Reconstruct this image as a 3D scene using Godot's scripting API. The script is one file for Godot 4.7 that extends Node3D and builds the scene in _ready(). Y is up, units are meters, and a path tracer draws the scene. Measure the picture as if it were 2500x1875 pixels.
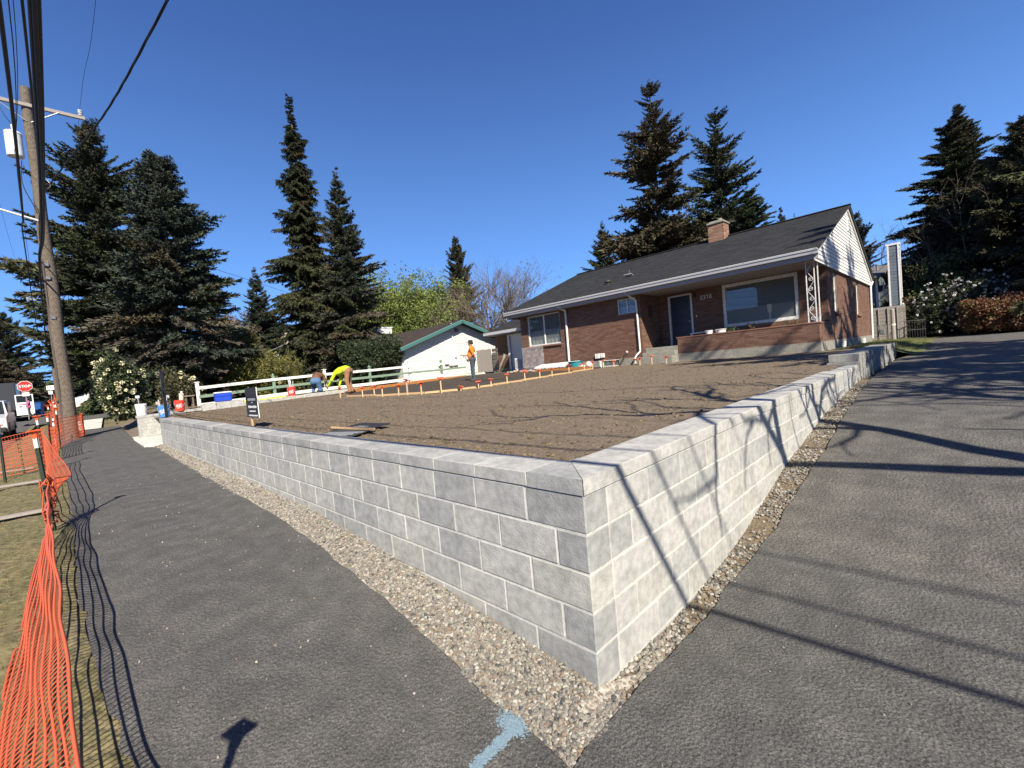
extends Node3D
# A street corner with a new concrete-block retaining wall, a fresh soil yard and a brick bungalow.
# World: x runs along the street (negative is up the street), -z runs away from the street, y is up. Corner of the wall is the origin.

var R := RandomNumberGenerator.new()
var M := {}          # materials
var names := {}

# ------------------------------------------------------------------ mesh builder
class MB:
	var v := PackedVector3Array()
	var n := PackedVector3Array()
	var c := PackedColorArray()
	var col := Color.WHITE
	func tri(a: Vector3, b: Vector3, d: Vector3) -> void:      # a b d counter-clockwise seen from outside
		var m := (b - a).cross(d - a).normalized()
		v.append(a); v.append(d); v.append(b)
		for i in 3:
			n.append(m); c.append(col)
	func tri3(a: Vector3, b: Vector3, d: Vector3, na: Vector3, nb: Vector3, nd: Vector3) -> void:
		v.append(a); v.append(d); v.append(b)
		n.append(na); n.append(nd); n.append(nb)
		for i in 3: c.append(col)
	func quad(a: Vector3, b: Vector3, d: Vector3, e: Vector3) -> void:
		tri(a, b, d); tri(a, d, e)
	func box(o: Vector3, s: Vector3, q := Basis()) -> void:
		var x := q.x * s.x * 0.5; var y := q.y * s.y * 0.5; var z := q.z * s.z * 0.5
		quad(o - x - y + z, o + x - y + z, o + x + y + z, o - x + y + z)
		quad(o + x - y - z, o - x - y - z, o - x + y - z, o + x + y - z)
		quad(o + x - y + z, o + x - y - z, o + x + y - z, o + x + y + z)
		quad(o - x - y - z, o - x - y + z, o - x + y + z, o - x + y - z)
		quad(o - x + y + z, o + x + y + z, o + x + y - z, o - x + y - z)
		quad(o - x - y - z, o + x - y - z, o + x - y + z, o - x - y + z)
	func span(a: Vector3, b: Vector3) -> void:                  # box from corner to corner
		box((a + b) * 0.5, (b - a).abs())
	func cbox(o: Vector3, s: Vector3, e: float, q := Basis()) -> void:   # chamfered box
		var h := s * 0.5
		var k := h - Vector3.ONE * e
		for ax in 3:
			var u := (ax + 1) % 3; var w := (ax + 2) % 3
			for sg in [-1.0, 1.0]:
				var p := []
				for t in [[-1, -1], [1, -1], [1, 1], [-1, 1]]:
					var r := Vector3.ZERO
					r[ax] = h[ax] * sg; r[u] = k[u] * t[0] * sg; r[w] = k[w] * t[1]
					p.append(o + q * r)
				quad(p[0], p[1], p[2], p[3])
			for su in [-1.0, 1.0]:
				for sw in [-1.0, 1.0]:
					var p2 := []
					for t in [0, 1, 2, 3]:
						var r2 := Vector3.ZERO
						r2[ax] = k[ax] * (-1.0 if t == 0 or t == 3 else 1.0)
						r2[u] = su * (h[u] if t < 2 else k[u])
						r2[w] = sw * (k[w] if t < 2 else h[w])
						p2.append(o + q * r2)
					if su * sw > 0: quad(p2[0], p2[1], p2[2], p2[3])
					else: quad(p2[3], p2[2], p2[1], p2[0])
		for sx in [-1.0, 1.0]:
			for sy in [-1.0, 1.0]:
				for sz in [-1.0, 1.0]:
					var a := o + q * Vector3(sx * h.x, sy * k.y, sz * k.z)
					var b := o + q * Vector3(sx * k.x, sy * h.y, sz * k.z)
					var d := o + q * Vector3(sx * k.x, sy * k.y, sz * h.z)
					if sx * sy * sz > 0: tri(a, b, d)
					else: tri(a, d, b)
	func tube(p: PackedVector3Array, r: PackedFloat32Array, sides := 8, caps := true) -> void:
		var up := Vector3.UP
		var rings := []
		var nor := []
		for i in p.size():
			var d := (p[mini(i + 1, p.size() - 1)] - p[maxi(i - 1, 0)]).normalized()
			if absf(d.dot(up)) > 0.95: up = Vector3(0.3, 0.1, 0.95) if absf(d.y) > 0.7 else Vector3.UP
			var s := d.cross(up).normalized()
			up = s.cross(d).normalized()
			var ring := []; var nr := []
			for k in sides:
				var a := TAU * k / sides
				var m := s * cos(a) + up * sin(a)
				nr.append(m); ring.append(p[i] + m * r[i if r.size() > 1 else 0])
			rings.append(ring); nor.append(nr)
		for i in p.size() - 1:
			for k in sides:
				var k2 := (k + 1) % sides
				tri3(rings[i][k], rings[i + 1][k2], rings[i][k2], nor[i][k], nor[i + 1][k2], nor[i][k2])
				tri3(rings[i][k], rings[i + 1][k], rings[i + 1][k2], nor[i][k], nor[i + 1][k], nor[i + 1][k2])
		if caps:
			for k in range(1, sides - 1):
				tri(rings[0][0], rings[0][k], rings[0][k + 1])
				var e: Array = rings[-1]
				tri(e[0], e[k + 1], e[k])
	func line(a: Vector3, b: Vector3, r: float, sides := 6) -> void:
		tube(PackedVector3Array([a, b]), PackedFloat32Array([r, r]), sides)
	func lathe(prof: PackedVector2Array, o := Vector3.ZERO, sides := 20, q := Basis()) -> void:   # (radius, height)
		for i in prof.size() - 1:
			var a := prof[i]; var b := prof[i + 1]
			if a.distance_to(b) < 1e-5: continue
			var t := Vector2(b.y - a.y, a.x - b.x).normalized()
			for k in sides:
				var f := TAU * k / sides; var g := TAU * (k + 1) / sides
				var e0 := Vector3(cos(f), 0, -sin(f)); var e1 := Vector3(cos(g), 0, -sin(g))
				var n0 := q * (e0 * t.x + Vector3.UP * t.y); var n1 := q * (e1 * t.x + Vector3.UP * t.y)
				var p0 := o + q * (e0 * a.x + Vector3.UP * a.y); var p1 := o + q * (e1 * a.x + Vector3.UP * a.y)
				var p2 := o + q * (e1 * b.x + Vector3.UP * b.y); var p3 := o + q * (e0 * b.x + Vector3.UP * b.y)
				if a.x > 1e-5: tri3(p0, p1, p2, n0, n1, n1)
				if b.x > 1e-5: tri3(p0, p2, p3, n0, n1, n0)
	func prism(poly: PackedVector2Array, q: Transform3D, depth: float) -> void:   # polygon in local xy (counter-clockwise), extruded along local -z..0
		var ix := Geometry2D.triangulate_polygon(poly)
		for i in range(0, ix.size(), 3):
			var a := poly[ix[i]]; var b := poly[ix[i + 1]]; var d := poly[ix[i + 2]]
			if (b - a).cross(d - a) < 0:
				var t := b; b = d; d = t
			tri(q * Vector3(a.x, a.y, 0), q * Vector3(b.x, b.y, 0), q * Vector3(d.x, d.y, 0))
			tri(q * Vector3(a.x, a.y, -depth), q * Vector3(d.x, d.y, -depth), q * Vector3(b.x, b.y, -depth))
		for i in poly.size():
			var a := poly[i]; var b := poly[(i + 1) % poly.size()]
			quad(q * Vector3(a.x, a.y, -depth), q * Vector3(b.x, b.y, -depth), q * Vector3(b.x, b.y, 0), q * Vector3(a.x, a.y, 0))
	func ball(o: Vector3, s: Vector3, rings := 8, sides := 12) -> void:
		for i in rings:
			var a := PI * i / rings; var b := PI * (i + 1) / rings
			for k in sides:
				var f := TAU * k / sides; var g := TAU * (k + 1) / sides
				var e := []
				for t in [[b, f], [b, g], [a, g], [a, f]]: e.append(Vector3(sin(t[0]) * cos(t[1]), cos(t[0]), -sin(t[0]) * sin(t[1])))
				if i < rings - 1: tri3(o + e[0] * s, o + e[1] * s, o + e[2] * s, (e[0] / s).normalized(), (e[1] / s).normalized(), (e[2] / s).normalized())
				if i > 0: tri3(o + e[0] * s, o + e[2] * s, o + e[3] * s, (e[0] / s).normalized(), (e[2] / s).normalized(), (e[3] / s).normalized())
	func mesh(m: Material = null, into: ArrayMesh = null) -> ArrayMesh:
		var am := into if into else ArrayMesh.new()
		var a := []
		a.resize(Mesh.ARRAY_MAX)
		a[Mesh.ARRAY_VERTEX] = v; a[Mesh.ARRAY_NORMAL] = n; a[Mesh.ARRAY_COLOR] = c
		am.add_surface_from_arrays(Mesh.PRIMITIVE_TRIANGLES, a)
		if m: am.surface_set_material(am.get_surface_count() - 1, m)
		return am

# ------------------------------------------------------------------ object helpers
func numbered(called: String) -> String:
	var k: int = names.get(called, 0)
	names[called] = k + 1
	return called if k == 0 else "%s_%03d" % [called, k]

func tag(o: Node3D, label := "", category := "", group := "", kind := "") -> Node3D:
	if label: o.set_meta("label", label)
	if category: o.set_meta("category", category)
	if group: o.set_meta("group", group)
	if kind: o.set_meta("kind", kind)
	return o

func thing(called: String, label: String, category: String, at := Vector3.ZERO, yaw := 0.0, group := "") -> Node3D:
	var o := Node3D.new()
	o.name = numbered(called)
	o.position = at; o.rotation.y = yaw
	add_child(o)
	tag(o, label, category, group)
	return o

func part(called: String, m, mat: Material, parent: Node, world := false) -> MeshInstance3D:   # m: MB or Mesh
	var o := MeshInstance3D.new()
	o.mesh = m.mesh(mat) if m is MB else m
	if not m is MB and mat: o.material_override = mat
	if parent == self: o.name = numbered(called)
	else: o.name = called
	parent.add_child(o, true)
	if world and parent != self:
		var up: Node = parent
		while up != self:
			o.position -= up.position
			up = up.get_parent()
	return o

func structure(called: String, m, mat: Material) -> MeshInstance3D:
	var o := part(called, m, mat, self)
	o.set_meta("kind", "structure")
	return o

func many(called: String, mesh: Mesh, xf: Array, cols: Array, parent: Node, world := false) -> MultiMeshInstance3D:
	var mm := MultiMesh.new()
	mm.transform_format = MultiMesh.TRANSFORM_3D
	mm.use_colors = cols.size() > 0
	mm.mesh = mesh
	mm.instance_count = xf.size()
	for i in xf.size():
		mm.set_instance_transform(i, xf[i])
		if cols.size(): mm.set_instance_color(i, cols[i])
	var o := MultiMeshInstance3D.new()
	o.multimesh = mm
	o.name = numbered(called) if parent == self else called
	parent.add_child(o, true)
	if world and parent != self: o.position = -parent.position
	return o

# ------------------------------------------------------------------ textures and materials
func lin(r: float, g: float, b: float) -> Color:
	return Color(r, g, b).linear_to_srgb()

func noise_bytes(size: int, freq: float, sd: int, cell := false, oct := 4) -> PackedByteArray:
	var f := FastNoiseLite.new()
	f.seed = sd; f.frequency = freq
	f.noise_type = FastNoiseLite.TYPE_CELLULAR if cell else FastNoiseLite.TYPE_SIMPLEX_SMOOTH
	f.fractal_type = FastNoiseLite.FRACTAL_NONE if cell else FastNoiseLite.FRACTAL_FBM
	f.fractal_octaves = oct
	if cell: f.cellular_return_type = FastNoiseLite.RETURN_CELL_VALUE
	var im := f.get_seamless_image(size, size)
	im.convert(Image.FORMAT_L8)
	return im.get_data()

func blend_tex(size: int, layers: Array, lo: Color, mid: Color, hi: Color, contrast := 1.0) -> ImageTexture:   # layers [freq, seed, weight, cell, octaves]; colours are linear
	var src := []
	var w := []
	for l in layers:
		src.append(noise_bytes(size, l[0], l[1], l[3], l[4])); w.append(l[2])
	var ramp := []
	for i in 256:
		var t := clampf((i / 255.0 - 0.5) * contrast + 0.5, 0, 1)
		var q := lo.lerp(mid, t * 2.0) if t < 0.5 else mid.lerp(hi, t * 2.0 - 1.0)
		ramp.append(q.linear_to_srgb())
	var out := PackedByteArray()
	out.resize(size * size * 3)
	var rr := PackedByteArray(); var gg := PackedByteArray(); var bb := PackedByteArray()
	for q in ramp:
		rr.append(int(q.r * 255)); gg.append(int(q.g * 255)); bb.append(int(q.b * 255))
	var s0: PackedByteArray = src[0]
	var s1: PackedByteArray = src[1] if src.size() > 1 else src[0]
	var s2: PackedByteArray = src[2] if src.size() > 2 else src[0]
	var w0: float = w[0]; var w1: float = w[1] if w.size() > 1 else 0.0; var w2: float = w[2] if w.size() > 2 else 0.0
	var tot := w0 + w1 + w2
	w0 /= tot; w1 /= tot; w2 /= tot
	for i in size * size:
		var q := clampi(int(s0[i] * w0 + s1[i] * w1 + s2[i] * w2), 0, 255)
		out[i * 3] = rr[q]; out[i * 3 + 1] = gg[q]; out[i * 3 + 2] = bb[q]
	var im := Image.create_from_data(size, size, false, Image.FORMAT_RGB8, out)
	im.generate_mipmaps()
	return ImageTexture.create_from_image(im)

func bump_tex(size: int, freq: float, sd: int, strength: float, oct := 4, cell := false) -> ImageTexture:
	var d := noise_bytes(size, freq, sd, cell, oct)
	var im := Image.create_from_data(size, size, false, Image.FORMAT_L8, d)
	im.convert(Image.FORMAT_RGBA8)
	im.bump_map_to_normal_map(strength)
	return ImageTexture.create_from_image(im)

func mat(c: Color, rough := 0.8, metal := 0.0) -> StandardMaterial3D:    # c is a linear base colour
	var m := StandardMaterial3D.new()
	m.albedo_color = c.linear_to_srgb()
	m.roughness = rough; m.metallic = metal
	m.vertex_color_use_as_albedo = true
	return m

func tmat(tex: Texture2D, tile: float, rough := 0.9, nrm: Texture2D = null, nscale := 1.0, world := true) -> StandardMaterial3D:
	var m := mat(Color.WHITE, rough)
	m.albedo_texture = tex
	m.uv1_triplanar = true; m.uv1_world_triplanar = world
	m.uv1_scale = Vector3.ONE / tile
	if nrm:
		m.normal_enabled = true; m.normal_texture = nrm; m.normal_scale = nscale
	return m

func make_materials() -> void:
	var fine := bump_tex(512, 0.09, 3, 5.0, 3)
	var rough_n := bump_tex(512, 0.03, 7, 6.0, 5)
	var asph := blend_tex(1024, [[0.2, 11, 0.75, true, 1], [0.11, 12, 1.0, false, 3], [0.004, 13, 0.5, false, 4]], Color(0.03, 0.03, 0.0295), Color(0.075, 0.074, 0.071), Color(0.17, 0.166, 0.155), 1.5)
	var drv := blend_tex(1024, [[0.2, 21, 0.75, true, 1], [0.11, 22, 1.0, false, 3], [0.004, 23, 0.5, false, 4]], Color(0.034, 0.033, 0.031), Color(0.086, 0.083, 0.077), Color(0.2, 0.19, 0.17), 1.5)
	var conc := blend_tex(1024, [[0.12, 31, 0.5, false, 3], [0.012, 32, 1.0, false, 5], [0.0035, 33, 0.7, false, 3]], Color(0.27, 0.272, 0.262), Color(0.372, 0.374, 0.358), Color(0.48, 0.478, 0.45), 1.7)
	var soil := blend_tex(1024, [[0.07, 41, 0.9, true, 1], [0.05, 42, 1.0, false, 4], [0.006, 43, 0.6, false, 4]], Color(0.065, 0.047, 0.031), Color(0.14, 0.108, 0.072), Color(0.225, 0.182, 0.13), 1.5)
	var grav := blend_tex(512, [[0.05, 51, 1.0, true, 1], [0.03, 52, 0.5, false, 4]], Color(0.12, 0.1, 0.08), Color(0.27, 0.24, 0.2), Color(0.42, 0.39, 0.34), 1.6)
	var verge := blend_tex(1024, [[0.07, 61, 0.8, false, 4], [0.012, 62, 1.0, false, 4], [0.004, 63, 0.7, false, 3]], Color(0.05, 0.056, 0.02), Color(0.13, 0.115, 0.06), Color(0.27, 0.22, 0.13), 1.8)
	var lawn := blend_tex(512, [[0.08, 71, 1.0, false, 4], [0.01, 72, 0.7, false, 4]], Color(0.035, 0.05, 0.01), Color(0.095, 0.115, 0.03), Color(0.17, 0.175, 0.06), 1.7)
	var bark := blend_tex(512, [[0.04, 81, 1.0, false, 5], [0.2, 82, 0.5, false, 2]], Color(0.05, 0.036, 0.026), Color(0.15, 0.118, 0.09), Color(0.28, 0.235, 0.19), 1.8)
	var fewmat := blend_tex(512, [[0.03, 91, 1.0, false, 5], [0.15, 92, 0.6, false, 2]], Color(0.55, 0.55, 0.55), Color(0.8, 0.8, 0.8), Color(1, 1, 1), 1.6)
	M.asphalt = tmat(asph, 1.25, 0.93, fine, 0.7)
	M.road = tmat(asph, 2.3, 0.95)
	M.drive = tmat(drv, 1.45, 0.93, fine, 0.7)
	M.concrete = tmat(conc, 0.9, 0.92, fine, 0.14)
	M.new_concrete = tmat(conc, 1.7, 0.9); M.new_concrete.albedo_color = lin(1.5, 1.47, 1.4)
	M.old_concrete = tmat(conc, 1.2, 0.92, fine, 0.2); M.old_concrete.albedo_color = lin(0.62, 0.6, 0.54)
	M.mortar = tmat(conc, 0.5, 0.95); M.mortar.albedo_color = lin(1.25, 1.24, 1.2)
	M.soil = tmat(soil, 0.8, 0.97, rough_n, 1.2)
	M.clod = tmat(soil, 0.3, 0.97)
	M.gravel_bed = tmat(grav, 0.35, 0.95, rough_n, 1.0)
	M.stone = tmat(fewmat, 0.15, 0.85)
	M.verge = tmat(verge, 1.4, 0.97, rough_n, 1.4)
	M.lawn = tmat(lawn, 1.2, 0.97, rough_n, 1.4)
	M.bark = tmat(bark, 0.7, 0.95, rough_n, 1.6)
	M.pole_wood = tmat(bark, 0.5, 0.95, rough_n, 1.0); M.pole_wood.uv1_scale = Vector3(3.5, 0.35, 3.5); M.pole_wood.albedo_color = lin(0.78, 0.8, 0.82)
	M.grey_wood = tmat(fewmat, 0.6, 0.9); M.grey_wood.uv1_scale = Vector3(5, 0.6, 5); M.grey_wood.albedo_color = lin(0.34, 0.31, 0.28)
	M.new_wood = tmat(fewmat, 0.7, 0.8); M.new_wood.albedo_color = lin(0.62, 0.42, 0.22)
	M.orange_wood = tmat(fewmat, 0.7, 0.8); M.orange_wood.albedo_color = lin(0.52, 0.22, 0.07)
	M.brick = tmat(fewmat, 0.25, 0.9, fine, 0.6)
	M.brick_mortar = mat(Color(0.19, 0.145, 0.112), 0.95)
	M.shingle = tmat(fewmat, 0.35, 0.95, fine, 0.8)
	M.white = tmat(fewmat, 1.5, 0.55); M.white.albedo_color = lin(0.82, 0.82, 0.8)
	M.white_worn = tmat(fewmat, 0.35, 0.7); M.white_worn.albedo_color = lin(0.88, 0.87, 0.82)
	M.gutter = mat(Color(0.42, 0.43, 0.45), 0.4)
	M.metal = mat(Color(0.45, 0.46, 0.47), 0.4, 0.7)
	M.plain = mat(Color.WHITE, 0.7)
	M.gloss = mat(Color.WHITE, 0.3)
	M.cloth = tmat(fewmat, 0.25, 0.95)
	M.plastic = mat(Color.WHITE, 0.45)
	M.rubber = mat(Color(0.02, 0.02, 0.021), 0.75)
	M.net = mat(Color(0.62, 0.12, 0.05), 0.55); M.net.backlight_enabled = true; M.net.backlight = lin(0.2, 0.04, 0.015)
	M.leaf = mat(Color.WHITE, 0.6); M.leaf.backlight_enabled = true; M.leaf.backlight = lin(0.12, 0.14, 0.04)
	M.needle = mat(Color.WHITE, 0.75)
	M.petal = mat(Color.WHITE, 0.7)
	M.glass = mat(Color(0.5, 0.55, 0.55), 0.02); M.glass.transparency = BaseMaterial3D.TRANSPARENCY_ALPHA; M.glass.albedo_color.a = 0.12; M.glass.metallic_specular = 0.8
	M.film = mat(Color(0.9, 0.9, 0.92), 0.15); M.film.transparency = BaseMaterial3D.TRANSPARENCY_ALPHA; M.film.albedo_color.a = 0.2
	M.dark = mat(Color(0.012, 0.012, 0.013), 0.6)

# ------------------------------------------------------------------ the lie of the land
func curve(t: float, ks: Array) -> float:
	if t <= ks[0][0]: return ks[0][1]
	for i in range(1, ks.size()):
		if t <= ks[i][0]:
			var u: float = (t - ks[i - 1][0]) / (ks[i][0] - ks[i - 1][0])
			return lerpf(ks[i - 1][1], ks[i][1], u)
	return ks[-1][1]

const WALK := [[-60.0, 1.0], [-45.0, 0.98], [-33.0, 0.74], [-26.0, 0.62], [-20.0, 0.49], [-15.0, 0.36], [-9.0, 0.33], [-3.9, 0.3], [-2.6, 0.235], [-1.7, 0.17], [-1.0, 0.1], [-0.4, 0.035], [0.0, 0.0], [40.0, -0.4]]
const DRIVE := [[-60.0, 1.3], [-28.0, 1.0], [-16.5, 0.86], [-9.1, 0.8], [-7.3, 0.71], [-5.6, 0.6], [-4.8, 0.5], [-3.6, 0.36], [-2.9, 0.22], [-2.2, 0.09], [-1.6, 0.01], [-1.0, -0.02], [0.0, 0.0], [10.0, 0.0]]

func walk_y(x: float) -> float: return curve(x, WALK)
func drive_y(z: float) -> float: return curve(z, DRIVE)

func land_y(x: float, z: float) -> float:
	var s := walk_y(x)
	if z > 2.5: s -= 0.45 * smoothstep(2.5, 3.7, z)
	if z >= 0.3: return s
	if x >= -0.05: return lerpf(drive_y(z), s, smoothstep(-0.5, 0.3, z))
	var inner := 1.16
	if x > -17.3: return lerpf(s, 0.25, 0.5) if z > -16.5 else lerpf(0.3, 1.1, smoothstep(-16.5, -20, z))
	return lerpf(s, inner, smoothstep(0.3, -2.6, z))

func yard_y(x: float, z: float) -> float:
	var t := clampf(-z / 15.8, 0, 1)
	return 1.045 + 0.155 * t * t + 0.07 * smoothstep(-9, -17.5, x) * smoothstep(-1, -5, z)

func grid_mesh(x0: float, x1: float, z0: float, z1: float, step: float, fy: Callable, fc = null, keep = null) -> MB:
	var b := MB.new()
	var nx := int(ceil((x1 - x0) / step)); var nz := int(ceil((z1 - z0) / step))
	var sx := (x1 - x0) / nx; var sz := (z1 - z0) / nz
	var hs := PackedFloat32Array()
	hs.resize((nx + 1) * (nz + 1))
	for i in nx + 1:
		for k in nz + 1: hs[i * (nz + 1) + k] = fy.call(x0 + i * sx, z0 + k * sz)
	var ns := PackedVector3Array()
	ns.resize(hs.size())
	for i in nx + 1:
		for k in nz + 1:
			var a := hs[maxi(i - 1, 0) * (nz + 1) + k]; var d := hs[mini(i + 1, nx) * (nz + 1) + k]
			var e := hs[i * (nz + 1) + maxi(k - 1, 0)]; var g := hs[i * (nz + 1) + mini(k + 1, nz)]
			ns[i * (nz + 1) + k] = Vector3((a - d) / (2 * sx), 1, (e - g) / (2 * sz)).normalized()
	for i in nx:
		for k in nz:
			var cx := x0 + (i + 0.5) * sx; var cz := z0 + (k + 0.5) * sz
			if keep != null and not keep.call(cx, cz): continue
			if fc != null: b.col = fc.call(cx, cz)
			var p := []; var m := []
			for t in [[0, 0], [0, 1], [1, 1], [1, 0]]:
				var id: int = (i + t[0]) * (nz + 1) + k + t[1]
				p.append(Vector3(x0 + (i + t[0]) * sx, hs[id], z0 + (k + t[1]) * sz)); m.append(ns[id])
			b.tri3(p[0], p[1], p[2], m[0], m[1], m[2]); b.tri3(p[0], p[2], p[3], m[0], m[2], m[3])
	return b

func strip(edge_a: Array, edge_b: Array) -> MB:      # sheet between two polylines (counter-clockwise seen from above: a then b)
	var b := MB.new()
	for i in edge_a.size() - 1:
		b.quad(edge_a[i], edge_a[i + 1], edge_b[i + 1], edge_b[i])
	return b

func _ready() -> void:
	R.seed = 2318
	# ---- camera, sky, sun, exposure
	var cam := Camera3D.new()
	cam.name = "camera"
	cam.position = Vector3(1.337, 1.6825, 1.765)
	cam.rotation = Vector3(deg_to_rad(-2.456), deg_to_rad(45.039), deg_to_rad(-5.206))
	cam.fov = 81.517
	cam.near = 0.05; cam.far = 2000
	add_child(cam)
	cam.current = true
	var we := WorldEnvironment.new()
	we.name = "world"
	var env := Environment.new()
	env.background_mode = Environment.BG_SKY
	var sm := ProceduralSkyMaterial.new()
	sm.sky_top_color = lin(0.0165, 0.043, 0.16)
	sm.sky_horizon_color = lin(0.164, 0.385, 0.85)
	sm.sky_curve = 0.22
	sm.ground_bottom_color = Color(0.2, 0.2, 0.2); sm.ground_horizon_color = Color(0.45, 0.55, 0.68)
	var sky := Sky.new()
	sky.sky_material = sm
	env.sky = sky
	env.tonemap_mode = Environment.TONE_MAPPER_LINEAR
	env.tonemap_exposure = 2.0
	env.sdfgi_enabled = true; env.ssao_enabled = true; env.ssil_enabled = true
	we.environment = env
	add_child(we)
	var sun := DirectionalLight3D.new()
	sun.name = "sun"
	sun.light_energy = 1.5
	sun.light_color = Color(1.0, 0.955, 0.88)
	sun.light_angular_distance = 0.53
	sun.shadow_enabled = true
	add_child(sun)
	sun.look_at_from_position(Vector3(1.08, 1.0, 0.63) * 50, Vector3.ZERO)
	make_materials()
	setting()
	retaining_wall()
	boundary_wall()
	brick_house()
	neighbours()
	trees()
	street()
	yard_things()
	workers()

# ------------------------------------------------------------------ setting
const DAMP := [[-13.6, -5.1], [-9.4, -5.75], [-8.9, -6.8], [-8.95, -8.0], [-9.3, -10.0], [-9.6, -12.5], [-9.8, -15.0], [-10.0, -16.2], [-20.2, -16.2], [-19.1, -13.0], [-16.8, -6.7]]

func sheet(xs: Array, fz0: Callable, fz1: Callable, nz: int, fy: Callable, fc = null) -> MB:    # rows across z for each x
	var b := MB.new()
	var rows := []
	for x in xs:
		var r := []
		var z0: float = fz0.call(x); var z1: float = fz1.call(x)
		for k in nz + 1:
			var z := lerpf(z0, z1, k / float(nz))
			r.append(Vector3(x, fy.call(x, z), z))
		rows.append(r)
	for i in rows.size() - 1:
		for k in nz:
			if fc != null: b.col = fc.call(rows[i][k].x, rows[i][k].z)
			b.quad(rows[i][k], rows[i][k + 1], rows[i + 1][k + 1], rows[i + 1][k])
	return b

func steps(a: float, b: float, d: float) -> Array:
	var out := []
	var n := maxi(1, int(ceil(absf(b - a) / d)))
	for i in n + 1: out.append(lerpf(a, b, i / float(n)))
	return out

var dust_noise := FastNoiseLite.new()

func dusty(x: float, z: float) -> Color:      # patches of dry dust trodden into the asphalt
	var t := clampf(dust_noise.get_noise_2d(x * 1.3, z * 1.3) * 1.5 + dust_noise.get_noise_2d(x * 9.0, z * 9.0) * 0.35 + 0.25, 0, 1)
	return Color(0.92, 0.92, 0.93).lerp(Color(1.55, 1.47, 1.33), t)

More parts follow.
